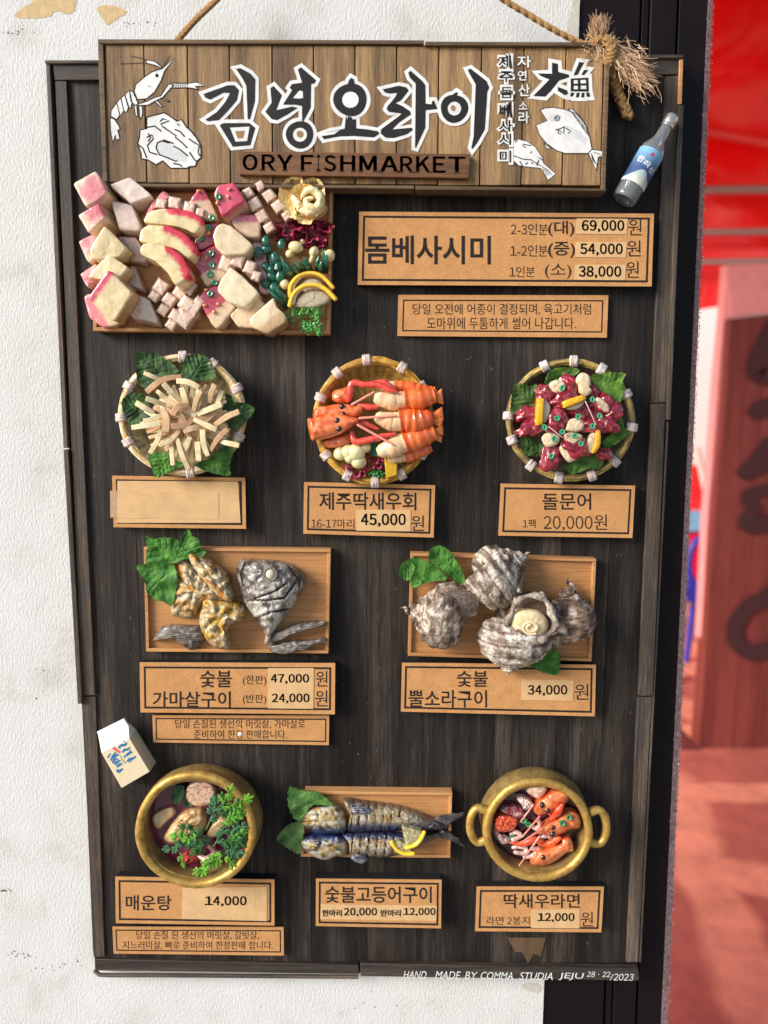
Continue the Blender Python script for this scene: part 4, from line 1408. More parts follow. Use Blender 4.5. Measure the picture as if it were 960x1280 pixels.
# ------------------------------------------------------------------ raw fish on the large tray
CREAM, CREAM_SHADE = (238, 212, 162), (206, 162, 112)
PALE, MAUVE, PINK, RED = (222, 196, 180), (190, 156, 142), (226, 136, 140), (206, 50, 84)
GR = 'raw fish pieces on the large tray'
za = zt(80, 200, 5.3333)
zb = zt(240, 210, 5.0526)
def slab(f, pts, off, d1, d0, col, label, mat='glaze', name='fish_piece', bev=2.2, noise=True, cat='fish piece', group=GR):
    m = M()
    q = f(pts)
    n = len(q)
    cx = sum(p[0] for p in q) / n; cy = sum(p[1] for p in q) / n
    k = 5.2
    ring = polyline_closed(q, 64)
    for _ in range(3):                      # soften the corners of the cut
        ring = [tuple((ring[i - 1][a] + 2 * ring[i][a] + ring[(i + 1) % 64][a]) / 4 for a in (0, 1)) for i in range(64)]
    ring = [(x + .5 * nz(x * .22, y * .22, 3.1), y + .5 * nz(x * .22, y * .22, 8.7)) for x, y in ring]
    d1s = d1 if callable(d1) else (lambda x, y: d1)
    sd = cx * .37 + cy * .11
    vs, fs, cs = [], [], []
    lv = 5
    nn = len(ring)
    # side wall, bottom to top, then the top face in shrinking rings
    rows = []
    hh = max(4.0, d1s(cx, cy) - d0)
    for s in (0.0, .35, .7, 1 - 2.2 / hh):
        row = []
        for (x, y) in ring:
            dt_ = d1s(x, y)
            d = d0 + (dt_ - d0) * s
            p = P(x, y, dt_)
            ox = (1 - s) * off[0] / k; oy = (1 - s) * off[1] / k
            kk = psc(y, dt_)
            w = .8 * nz(x * .12, y * .12, sd + s) * (1 if noise else 0)
            p = p + Vector((ox * kk + w * S, 0, -oy * kk + w * S))
            p.y = -d * S
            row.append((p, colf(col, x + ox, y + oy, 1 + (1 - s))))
        rows.append(row)
    rad = sum(math.dist(p, (cx, cy)) for p in ring) / len(ring)
    for s, dr in ((1 - .35 / rad, -.85), (1 - 1.1 / rad, -.25), (1 - 2.4 / rad, 0), (.82, 0), (.66, 0), (.5, 0), (.34, 0), (.17, 0), (.0, 0)):
        row = []
        for (x, y) in ring:
            X, Y = cx + (x - cx) * s, cy + (y - cy) * s
            d = d1s(X, Y) + (1 - s) * .6 + .9 * nz(X * .08, Y * .08, sd) * min(1, (1 - s) * 4) + .3 * nz(X * .3, Y * .3, sd) + dr
            row.append((P(X, Y, d), colf(col, X, Y, s)))
        rows.append(row)
    for row in rows:
        vs += [r[0] for r in row]; cs += [r[1] for r in row]
    for r in range(len(rows) - 1):
        for i in range(nn):
            j = (i + 1) % nn
            fs.append((r * nn + i, r * nn + j, (r + 1) * nn + j, (r + 1) * nn + i))
    fs.append(tuple(range(nn)))
    m.add(vs, fs, cs)
    o = solo(m, name, mat, label, cat, group, angle=170)
    weld(o)
    return o
    b = o.modifiers.new('bevel', 'BEVEL'); b.width = bev * .7 * S; b.segments = 3; b.limit_method = 'ANGLE'; b.angle_limit = R(40)
    return o
def edge_pink(a, b, w, c0=CREAM, c1=RED, tan=CREAM_SHADE):
    """pigment: a skin band of width w along the line a-b (photo px), cream elsewhere, flanks painted tan for their shade"""
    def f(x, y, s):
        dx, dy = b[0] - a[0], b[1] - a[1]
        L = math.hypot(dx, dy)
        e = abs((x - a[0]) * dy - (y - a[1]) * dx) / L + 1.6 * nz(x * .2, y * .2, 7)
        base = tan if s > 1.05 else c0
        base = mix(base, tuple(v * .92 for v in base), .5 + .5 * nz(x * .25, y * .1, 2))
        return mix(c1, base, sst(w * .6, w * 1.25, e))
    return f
def pinky(cx, cy, r, c1=PINK, c0=(238, 206, 180), side=(206, 168, 120)):  # side: flesh tone darkened for the shaded flanks
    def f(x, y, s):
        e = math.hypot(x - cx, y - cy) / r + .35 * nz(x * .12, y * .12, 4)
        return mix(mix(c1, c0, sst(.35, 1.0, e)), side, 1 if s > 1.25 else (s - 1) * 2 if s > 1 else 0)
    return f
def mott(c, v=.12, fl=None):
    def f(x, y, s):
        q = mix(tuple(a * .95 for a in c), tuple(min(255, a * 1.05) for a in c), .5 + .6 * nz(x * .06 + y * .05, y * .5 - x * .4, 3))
        if s > 1.05: q = fl or tuple(a * .9 for a in c)  # shade of the flanks put into the colour
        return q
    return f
tl = lambda d, gx=0, gy=0, cx=0, cy=0: (lambda x, y: d + (x - cx) * gx + (y - cy) * gy)
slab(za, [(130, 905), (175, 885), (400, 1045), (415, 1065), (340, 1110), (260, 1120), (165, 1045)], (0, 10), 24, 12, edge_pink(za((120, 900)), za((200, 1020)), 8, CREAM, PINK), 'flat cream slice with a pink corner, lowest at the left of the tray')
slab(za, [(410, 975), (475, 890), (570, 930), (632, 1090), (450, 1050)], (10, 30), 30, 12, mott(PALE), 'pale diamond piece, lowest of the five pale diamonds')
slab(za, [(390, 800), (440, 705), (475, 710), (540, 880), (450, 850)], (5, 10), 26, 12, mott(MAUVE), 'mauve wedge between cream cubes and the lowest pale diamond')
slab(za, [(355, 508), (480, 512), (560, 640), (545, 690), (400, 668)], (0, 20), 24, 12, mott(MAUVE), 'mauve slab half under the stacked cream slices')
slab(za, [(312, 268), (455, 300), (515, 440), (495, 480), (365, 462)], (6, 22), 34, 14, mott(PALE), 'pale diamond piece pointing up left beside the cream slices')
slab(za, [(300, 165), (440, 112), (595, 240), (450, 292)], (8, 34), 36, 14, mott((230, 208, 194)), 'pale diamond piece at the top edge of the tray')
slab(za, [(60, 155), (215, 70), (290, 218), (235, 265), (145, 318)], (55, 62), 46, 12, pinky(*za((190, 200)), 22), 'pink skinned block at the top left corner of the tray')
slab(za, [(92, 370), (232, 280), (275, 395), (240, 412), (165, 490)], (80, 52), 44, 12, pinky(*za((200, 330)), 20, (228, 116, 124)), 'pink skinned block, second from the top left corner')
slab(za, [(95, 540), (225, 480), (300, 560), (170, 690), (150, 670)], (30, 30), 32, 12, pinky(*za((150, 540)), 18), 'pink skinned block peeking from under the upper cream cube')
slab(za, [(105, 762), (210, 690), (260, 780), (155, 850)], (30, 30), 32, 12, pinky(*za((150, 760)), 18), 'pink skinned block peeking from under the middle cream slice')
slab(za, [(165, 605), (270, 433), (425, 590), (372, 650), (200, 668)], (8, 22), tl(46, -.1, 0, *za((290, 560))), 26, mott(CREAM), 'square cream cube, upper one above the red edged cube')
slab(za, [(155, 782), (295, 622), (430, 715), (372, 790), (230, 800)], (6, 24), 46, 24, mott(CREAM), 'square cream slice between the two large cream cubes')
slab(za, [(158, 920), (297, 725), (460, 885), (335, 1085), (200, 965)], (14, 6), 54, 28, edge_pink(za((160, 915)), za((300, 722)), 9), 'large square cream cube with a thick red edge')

# the three stacked curved slices
def arcslice(outer, red, label, d):
    q = za(red)
    def f(x, y, s):
        e = math.dist(near_axis(q, (x, y)), (x, y)) + 1.2 * nz(x * .3, y * .3, 1)
        base = mix((238, 220, 172), (222, 196, 140), .5 + .7 * nz(x * .1, y * .3, 5))
        return mix((214, 46, 66), base, sst(4.2, 7.0, e))
    slab(za, outer, (12, 26), d, d - 18, f, label, bev=3)
slab(za, [(538, 372), (590, 275), (665, 203), (712, 240), (640, 300)], (0, 10), 30, 13, mott(PINK), 'pink triangle of fish behind the stacked cream slices')
arcslice([(522, 412), (560, 342), (640, 325), (760, 325), (880, 350), (937, 402), (885, 500), (800, 455), (680, 432), (590, 428)], [(710, 330), (800, 345), (880, 370), (925, 405)], 'topmost of three stacked cream slices with red edges', 40)
arcslice([(494, 548), (512, 462), (560, 430), (700, 440), (810, 490), (890, 585), (842, 670), (760, 600), (650, 562), (560, 553)], [(690, 455), (790, 500), (855, 570), (875, 600)], 'middle of three stacked cream slices with red edges', 46)
arcslice([(500, 622), (515, 562), (580, 545), (700, 575), (790, 640), (848, 745), (830, 790), (745, 843), (700, 762), (620, 682)], [(700, 590), (760, 640), (800, 700), (820, 770)], 'lowest of three stacked cream slices with red edges', 52)

# scored squid: clusters of soft cubes
def squid(f, cubes, base, label, d=26, ang=0.0):
    m = M()
    pad(m, f(base), 14, d - 17, lambda x, y, s: mix((196, 160, 136), (214, 182, 158), .5 + nz(x * .2, y * .2)), rings=4, n=36, prof=lambda s: (1 - s ** 4) ** .5)
    for (x, y, w, h) in cubes:
        X, Y = f((x, y))
        ca, sa = math.cos(ang), math.sin(ang)
        o = [(X + (a * w * ca - b * h * sa) / 10.4, Y + (a * w * sa + b * h * ca) / 10.4) for a, b in ((-1, -1), (1, -1), (1, 1), (-1, 1))]
        o = polyline_closed(o, 28)
        pad(m, o, d - 6, 8 + random.uniform(-1, 1.5), lambda x, y, s: mix((232, 206, 188), (214, 178, 152), .4 + .7 * nz(x * .3, y * .3, 2)), rings=6, n=28, prof=lambda s: (1 - s ** 7) ** .5, sm=False, base=14, na=.6, ns=.3)
    return solo(m, 'scored_squid', 'clay', label, 'squid piece', 'scored squid on the large tray')
squid(za, [(648, 292, 72, 66), (735, 287, 84, 80), (836, 316, 80, 74), (905, 352, 60, 64)], [(610, 300), (690, 250), (800, 270), (940, 350), (930, 390), (800, 350), (700, 330)], 'scored white squid row behind the top cream slice', 34, .2)
squid(za, [(645, 845, 92, 96), (600, 908, 70, 66)], [(560, 900), (630, 790), (720, 830), (640, 950), (590, 950)], 'two white squid cubes below the stacked cream slices', 30, .6)
squid(za, [(700, 930, 88, 80), (775, 880, 90, 88), (835, 848, 80, 96), (660, 1000, 70, 70)], [(625, 985), (700, 880), (800, 810), (870, 830), (860, 890), (760, 960), (680, 1045)], 'scored squid with four cubes left of the spiced fish', 30, .6)
squid(za, [(820, 960, 104, 96), (740, 1038, 76, 80), (715, 1098, 70, 66), (880, 975, 70, 150), (800, 1060, 110, 110)], [(690, 1100), (730, 1000), (800, 930), (870, 910), (930, 1020), (900, 1070), (860, 1080), (830, 1130), (720, 1135)], 'broad scored squid piece at the bottom edge of the tray', 33, .6)
squid(zb, [(356, 155, 70, 66), (396, 228, 84, 82), (440, 304, 80, 78), (488, 376, 66, 70)], [(325, 160), (370, 120), (400, 170), (480, 290), (528, 395), (490, 415), (440, 350), (380, 260)], 'scored squid strip beside the pink spiced cube', 32, 1.05)
squid(zb, [(430, 112, 66, 66), (488, 172, 80, 80), (545, 240, 80, 80), (598, 300, 64, 60)], [(395, 110), (440, 80), (500, 140), (600, 250), (630, 320), (590, 335), (520, 260), (440, 170)], 'scored squid strip leaning on the yellow flower', 30, .95)
squid(zb, [(218, 590, 84, 140), (295, 568, 92, 130), (365, 628, 80, 92), (405, 684, 60, 70)], [(172, 610), (225, 490), (340, 530), (400, 600), (432, 690), (400, 730), (300, 650), (210, 650)], 'broad scored squid slab between two cream fillets', 36, .35)

# spiced pink fish
def spiced(red, cream, lim):
    def f(x, y, s):
        e = lim(x, y) + 1.4 * nz(x * .3, y * .3, 6)
        q = mix(red, tuple(v * .8 for v in red), .5 + .9 * nz(x * .25, y * .25, 2))
        return mix(q, cream, sst(-1.2, 1.2, e))
    return f
below = lambda f, a, b: (lambda x, y, A=f(a), B=f(b): ((B[0] - A[0]) * (y - A[1]) - (B[1] - A[1]) * (x - A[0])) / math.dist(A, B))
SG = 'spiced fish on the large tray'
slab(zb, [(-60, 300), (0, 180), (60, 112), (110, 190), (165, 320), (100, 330)], (4, 10), 30, 13, spiced((206, 70, 92), (214, 180, 146), below(zb, (-40, 215), (110, 200))), 'spiced pink fish half hidden behind the scored squid row', name='spiced_fish', group=SG)
slab(zb, [(60, 362), (165, 330), (172, 470), (20, 540), (0, 500)], (0, 20), 26, 13, spiced((168, 44, 66), (200, 150, 130), lambda x, y: -5), 'dark red spiced fish below the green ring topped wedge', name='spiced_fish', group=SG)
slab(zb, [(-15, 570), (150, 480), (222, 560), (235, 680), (90, 755)], (0, 16), 30, 13, spiced((190, 50, 76), (226, 196, 160), below(zb, (30, 690), (200, 595))), 'spiced fish with a red top half and cream lower half', name='spiced_fish', group=SG)
slab(zb, [(36, 832), (75, 765), (160, 738), (290, 860), (170, 1018), (138, 1008)], (8, 12), 34, 13, spiced((208, 66, 92), (226, 198, 160), below(zb, (95, 935), (222, 835))), 'spiced pink and cream block at the bottom edge of the tray', name='spiced_fish', group=SG)
slab(zb, [(136, 165), (160, 110), (265, 90), (335, 205), (305, 225), (187, 312)], (46, 52), 44, 13, lambda x, y, s: mix((214, 78, 104), (214, 178, 146), sst(1.05, 1.3, s)), 'spiced pink cube standing at the top of the tray', name='spiced_fish', group=SG)
slab(zb, [(238, 300), (280, 292), (400, 295), (430, 345), (428, 440), (350, 440), (250, 350)], (0, 14), 32, 13, spiced((222, 112, 130), (222, 186, 156), below(zb, (240, 345), (425, 342))), 'half pink half cream wedge under the spiced cube', name='fish_piece')
slab(zb, [(380, 455), (440, 465), (470, 560), (495, 800), (430, 800), (400, 620)], (0, 10), 22, 12, mott((206, 150, 146)), 'flat pink slice behind the green sprig')
GC = 'cream fillet chunks on the large tray'
slab(zb, [(130, 430), (152, 370), (182, 346), (250, 365), (390, 488), (350, 545), (200, 555), (150, 505)], (4, 16), 44, 18, mott((228, 204, 166)), 'smooth cream fillet under the half pink wedge', group=GC, bev=3)
slab(zb, [(155, 775), (190, 690), (228, 660), (235, 618), (292, 660), (430, 790), (340, 888), (230, 850)], (6, 14), 48, 20, mott((236, 216, 178)), 'large glossy cream fillet in the lower middle of the tray', group=GC, bev=3)
slab(zb, [(235, 932), (290, 880), (420, 818), (462, 855), (392, 1015), (290, 1005)], (4, 14), 34, 13, mott((222, 194, 158)), 'cream chunk wedged behind the bottom right fillet', group=GC, bev=3)
slab(zb, [(360, 955), (515, 815), (535, 880), (592, 925), (598, 968), (480, 1050), (378, 1008)], (4, 10), 46, 14, lambda x, y, s: mix((236, 212, 176), (202, 166, 122), sst(0, 9, below(zb, (380, 1000), (530, 880))(x, y) - 2)), 'cream chunk with a raised ridge beside the green wasabi', group=GC, bev=3)
# green onion rings and sesame on the spiced fish
def ring(f, x, y, r, d, label, group, tilt=1.0, col=(28, 120, 84)):
    m = M()
    X, Y = f((x, y))
    a0 = random.uniform(0, 3)
    pts = []
    for k in range(16):
        a = 2 * math.pi * k / 16
        ex, ey = r * math.cos(a), r * tilt * math.sin(a)
        pts.append((X + ex * math.cos(a0) - ey * math.sin(a0), Y + ex * math.sin(a0) + ey * math.cos(a0), d))
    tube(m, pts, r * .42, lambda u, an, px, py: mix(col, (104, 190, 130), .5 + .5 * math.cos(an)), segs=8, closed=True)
    blob(m, X, Y, d - .6, r * .75, r * .6 * tilt, .9, (16, 70, 48))
    return solo(m, 'scallion_ring', 'glaze', label, 'scallion ring', group)
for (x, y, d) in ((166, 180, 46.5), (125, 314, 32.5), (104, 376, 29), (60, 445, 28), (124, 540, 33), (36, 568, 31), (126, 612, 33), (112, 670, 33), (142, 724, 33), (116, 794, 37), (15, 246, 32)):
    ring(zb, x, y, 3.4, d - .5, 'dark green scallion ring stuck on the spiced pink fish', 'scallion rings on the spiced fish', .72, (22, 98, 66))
for (x, y, d) in ((228, 182, 46), (236, 132, 46), (160, 220, 45), (106, 410, 29), (90, 566, 32), (88, 770, 36), (80, 868, 36), (140, 910, 36), (40, 145, 32), (165, 860, 36)):
    m = M(); X, Y = zb((x, y)); blob(m, X, Y, d, 2.8, 2.0, 1.6, (226, 150, 96), rot=random.uniform(0, 3))
    solo(m, 'sesame_seed', 'glaze', 'tan sesame seed stuck on the spiced pink fish', 'sesame seed', 'sesame seeds on the spiced fish')

# ------------------------------------------------------------------ garnish at the right of the large tray
fl = thing('flower', 'pale yellow ruffled clay flower at the corner of the large tray', 'flower', P(380, 252, 20))
YEL = lambda x, y, s: mix((250, 226, 166), (222, 170, 84), sst(.2, .95, 1 - s) * .7 + .25 * nz(x * .5, y * .5))
for k, (pts, d, tw) in enumerate([
        ([(546, 200), (552, 130), (590, 80), (640, 48), (690, 44), (696, 90), (660, 130), (640, 190), (650, 260), (668, 322), (620, 310), (575, 265)], 26, 0),
        ([(690, 110), (715, 75), (770, 60), (815, 85), (835, 130), (838, 180), (800, 215), (740, 190), (700, 160)], 27, 2),
        ([(650, 290), (690, 300), (740, 290), (800, 270), (845, 235), (850, 275), (820, 305), (770, 325), (745, 355), (690, 350), (665, 335)], 27, 4),
        ([(625, 150), (660, 105), (720, 100), (760, 120), (720, 150), (690, 200), (700, 260), (660, 250), (635, 210)], 32, 6),
        ([(720, 150), (770, 125), (825, 150), (842, 210), (830, 265), (790, 300), (740, 300), (705, 265), (740, 255), (785, 240), (795, 200), (770, 170)], 34, 8)]):
    m = M()
    q = zb(pts)
    pad(m, q, d, 0, YEL, rings=10, n=90, sheet=1.6, dfn=lambda x, y, s, tw=tw: 1.6 * nz(x * .45, y * .45, 3 + tw) + 7 * s ** 3 + 1.0 * math.sin(math.atan2(y - 250, x - 378) * 16 + tw) * s * s, edge=.08, seed=tw)
    build(m, 'petal', MT['matte'], fl, angle=80)
for pts, d, w, r in (([(700, 175), (735, 140), (790, 160), (812, 210), (785, 255), (735, 245), (722, 205), (760, 190)], 40, [2.4, 4, 5, 5, 5, 4.6, 3.6, 2], 1), ([(640, 190), (668, 225), (690, 262), (742, 282), (800, 268)], 38, [3, 4.4, 4.6, 4.6, 3], 2)):
    m = M(); tube(m, [(*zb(p), d + 1.2 * (i % 2)) for i, p in enumerate(pts)], w, lambda u, an, x, y: mix((224, 176, 96), (252, 232, 180), .6 + .5 * math.sin(an) + .3 * nz(x * .6, y * .6)), n=40, segs=12, na=.4, ns=.35, rnd=True, flat=1.2)
    build(m, 'petal', MT['matte'], fl, angle=80)
def ruffle(m, pts, d, w, col, n=70, amp=2.2, fr=.9):
    full = catmull(zb(pts), n, False)
    vs, fs, cs = [], [], []
    for i, (x, y) in enumerate(full):
        a, b = full[max(i - 1, 0)], full[min(i + 1, n - 1)]
        dx, dy = b[0] - a[0], b[1] - a[1]; L = math.hypot(dx, dy) or 1
        for j in range(5):
            t = j / 4
            wv = amp * math.sin(i * fr + .7 * math.sin(i * .37)) * t
            vs.append(P(x - dy / L * (wv + 3.2 * t * t), y + dx / L * (wv + 3 * t * t), d + w * t)); cs.append(mix(col[0], col[1], t + .3 * nz(x * .4, y * .4)))
    q = len(vs)
    vs += [v + Vector((0, 1.2 * S, .4 * S)) for v in vs]; cs += cs[:]
    for i in range(n - 1):
        for j in range(4):
            f = (i * 5 + j, i * 5 + j + 1, (i + 1) * 5 + j + 1, (i + 1) * 5 + j)
            fs += [f, tuple(q + e for e in reversed(f))]
    m.add(vs, fs, cs)
rc = thing('ruffled_leaf', 'dark pink ruffled leaf below the yellow clay flower', 'garnish', P(385, 290, 14))
for k, (pts, d, w) in enumerate([([(540, 340), (560, 400), (545, 470)], 16, 12), ([(570, 350), (600, 420), (650, 390), (660, 450)], 20, 14), ([(610, 410), (680, 370), (720, 400), (740, 450), (790, 430)], 22, 14),
                      ([(690, 440), (740, 480), (790, 500), (830, 440)], 20, 12), ([(740, 360), (800, 340), (830, 400), (885, 350)], 18, 14), ([(840, 330), (880, 360), (850, 450), (830, 490)], 16, 12), ([(560, 480), (620, 470), (660, 490)], 16, 10)]):
    m = M(); ruffle(m, pts, d, w, ((112, 22, 46), (206, 76, 108)), n=40, amp=2.6, fr=.7)
    build(m, 'frill', MT['clay'], rc, recalc=False)
m = M(); pad(m, zb([(545, 350), (640, 335), (760, 330), (870, 340), (880, 400), (850, 490), (760, 510), (640, 490), (545, 480)]), 14, 5, (120, 26, 50), rings=6, n=50, na=4, ns=.2)
build(m, 'leaf_base', MT['clay'], rc)
MG = 'cream mushrooms on the large tray'
for lab, parts in (('cream clay mushroom with a pointed cap under the pink leaf', [(655, 500, 34, 26, 34, .2), (700, 465, 10, 10, 36, 0), (620, 545, 22, 20, 28, .3)]),
                   ('cream clay mushroom between the grass blades and the pink leaf', [(770, 530, 22, 26, 30, .5), (760, 575, 14, 22, 28, .4)]), ('cream clay mushroom at the right rim of the tray', [(868, 555, 26, 30, 28, .2), (840, 545, 20, 16, 26, 0)])):
    m = M()
    for (x, y, a, b, d, r) in parts:
        X, Y = zb((x, y)); blob(m, X, Y, d, a / 3.6, b / 3.6, 7, lambda px, py, z: (232, 212, 156), rot=r, na=.05)
    solo(m, 'mushroom', 'glaze', lab, 'mushroom', MG)
m = M(); X, Y = zb((585, 735)); blob(m, X, Y, 24, 6.5, 7, 6, (232, 222, 170)); solo(m, 'bean', 'glaze', 'pale round bean among the green clay leaves', 'bean')
sp_ = thing('leaf_sprig', 'dark green clay sprig with round leaves left of the mushrooms', 'sprig', P(340, 335, 16))
m = M()
tube(m, [(*zb((470, 470)), 20), (*zb((500, 600)), 24), (*zb((510, 700)), 24), (*zb((560, 850)), 20)], 2, (16, 92, 66), n=16)
build(m, 'stem', MT['glaze'], sp_)
for (x, y, a, b, r) in ((466, 462, 24, 30, 0), (418, 530, 30, 30, .3), (470, 512, 30, 24, -.4), (566, 480, 22, 30, .2), (524, 570, 26, 36, 0), (470, 625, 24, 30, -.7), (505, 685, 32, 24, .5), (560, 680, 26, 40, .4), (590, 640, 22, 34, .2), (465, 730, 28, 26, .6), (520, 760, 28, 34, -.3), (500, 640, 20, 26, .1), (545, 620, 22, 22, 0)):
    m = M(); X, Y = zb((x, y)); blob(m, X, Y, 27 + random.uniform(-2, 3), a / 4.4, b / 4.4, 3.2, lambda px, py, z: mix((8, 92, 70), (24, 130, 98), .5 - .5 * z), rot=r)
    build(m, 'leaf', MT['glaze'], sp_)
m = M(); X, Y = zb((532, 632)); blob(m, X, Y, 33, 2.2, 2.2, 2, (190, 220, 210)); build(m, 'bud', MT['glaze'], sp_)
gb = thing('grass_garnish', 'dark green clay grass blades fanned above the lemon slices', 'garnish', P(375, 330, 16))
for k, (x0, y0, x1, y1) in enumerate(((640, 700, 560, 555), (655, 690, 590, 600), (680, 670, 625, 590), (690, 680, 650, 600), (710, 660, 665, 570), (730, 665, 700, 560), (760, 655, 715, 565), (790, 650, 800, 560), (810, 660, 820, 590), (830, 660, 826, 510), (845, 660, 850, 540), (610, 880, 520, 740), (600, 885, 480, 770), (590, 840, 530, 770))):
    m = M(); X0, Y0 = zb((x0, y0)); X1, Y1 = zb((x1, y1))
    tube(m, [(X0, Y0, 22), ((X0 + X1) / 2 + random.uniform(-2, 2), (Y0 + Y1) / 2, 36), (X1, Y1, 38 + k % 3)], [3.2, 3.0, .5], lambda u, an, x, y: mix((6, 60, 46), (26, 112, 78), u), segs=8, flat=.6, n=10)
    build(m, 'blade', MT['glaze'], gb)
def lemon_half(f, arc, r, flesh, d, label, group, name='lemon_slice', rind=(236, 178, 30), fcol=(206, 196, 168)):
    b = thing(name, label, 'lemon slice', P(*f(arc[len(arc) // 2]), d - 6), group)
    m = M(); pad(m, f(flesh), d - 5, 4, lambda x, y, s: mix(fcol, (168, 150, 118), .5 + .9 * nz(x * .5, y * .5, 2)), rings=6, n=44, prof=lambda s: (1 - s ** 6) ** .5, na=1.0, ns=.4)
    build(m, 'flesh', MT['glaze'], b)
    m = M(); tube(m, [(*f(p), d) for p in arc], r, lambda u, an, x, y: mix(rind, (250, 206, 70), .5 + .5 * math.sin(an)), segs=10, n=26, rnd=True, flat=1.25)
    build(m, 'rind', MT['glaze'], b)
    cx_, cy_ = f(flesh[len(flesh) // 2])
    m = M(); tube(m, [(*[a + (c - a) * .11 for a, c in zip(f(p), (cx_, cy_))], d - .4) for p in arc], 1.3, (236, 226, 190), segs=8, n=26, rnd=True)
    build(m, 'pith', MT['clay'], b)
    return b
LG = 'lemon half slices on the large tray'
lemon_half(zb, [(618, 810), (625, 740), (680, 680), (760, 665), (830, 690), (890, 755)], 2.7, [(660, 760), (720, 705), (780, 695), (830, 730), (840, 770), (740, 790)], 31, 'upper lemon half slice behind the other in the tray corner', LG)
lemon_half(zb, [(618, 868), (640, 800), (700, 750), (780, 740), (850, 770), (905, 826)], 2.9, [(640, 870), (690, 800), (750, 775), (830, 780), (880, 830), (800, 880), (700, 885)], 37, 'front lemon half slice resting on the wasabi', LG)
m = M()
random.seed(12)
for k in range(330):
    cx, cy, r = random.choice([(640, 930, 52), (690, 910, 50), (740, 900, 52), (790, 900, 46), (780, 960, 46), (740, 1010, 46), (710, 1000, 36), (790, 1010, 34), (800, 1040, 20)])
    a, q = random.uniform(0, 6.28), random.random() ** .6
    X, Y = zb((cx + math.cos(a) * r * q, cy + math.sin(a) * r * q))
    blob(m, X, Y, 22 + 12 * (1 - q * q) + random.uniform(-1, 2), random.uniform(.8, 2.0), random.uniform(.8, 1.7), random.uniform(.8, 1.8), mix((74, 158, 70), (140, 210, 118), random.random()), rot=a, na=.6, nu=7, nv=5, seed=k)
solo(m, 'wasabi', 'matte', 'crumbly light green lump of wasabi at the tray corner', 'wasabi')

# ------------------------------------------------------------------ leaves
def leaf(f, pts, tip, base, d, label, group, name='leaf', cols=((44, 82, 34), (84, 124, 52)), serr=1.0, wave=4.0, cup=4.0, veins=4, seed=0, part=None, cat='leaf'):
    """a leaf traced round its edge; base and tip place the midrib"""
    m = M()
    q = f(pts)
    o = catmull(q, 120)
    cx = sum(p[0] for p in o) / 120; cy = sum(p[1] for p in o) / 120
    if serr:
        o = [(x + (x - cx) / (math.hypot(x - cx, y - cy) or 1) * serr * ((i % 6) / 5 - .5), y + (y - cy) / (math.hypot(x - cx, y - cy) or 1) * serr * ((i % 6) / 5 - .5)) for i, (x, y) in enumerate(o)]
    B, Tp = f(base), f(tip)
    lines_ = [(B, Tp)]
    for k in range(veins):
        t = .1 + .8 * k / veins
        sx, sy = B[0] + (Tp[0] - B[0]) * t, B[1] + (Tp[1] - B[1]) * t
        dx, dy = Tp[0] - B[0], Tp[1] - B[1]
        for sg in (-1, 1):
            ca, sa = math.cos(sg * .85), math.sin(sg * .85)
            lines_.append(((sx, sy), (sx + (dx * ca - dy * sa) * .7, sy + (dx * sa + dy * ca) * .7)))
    def near(x, y):
        return min(math.dist(near_axis(l, (x, y)), (x, y)) for l in lines_)
    def dfn(x, y, s):
        return wave * nz(x * .06, y * .06, seed + 1) + cup * s * s * .5 - .9 * math.exp(-(near(x, y) / 1.0) ** 2) + .8 * nz(x * .25, y * .25, seed)
    def cf(x, y, s):
        c = mix(cols[0], cols[1], .5 + .9 * nz(x * .09, y * .09, seed + 3))
        return mix(c, tuple(v * 1.18 for v in c), .5 * math.exp(-(near(x, y) / 1.3) ** 2))
    pad(m, o, d, 0, cf, rings=15, n=120, sm=False, sheet=1.0, dfn=dfn, axis=[(cx, cy)])
    if part is not None:
        return build(m, name, MT['leafy'], part, angle=80)
    return solo(m, name, 'leafy', label, cat, group, angle=80)

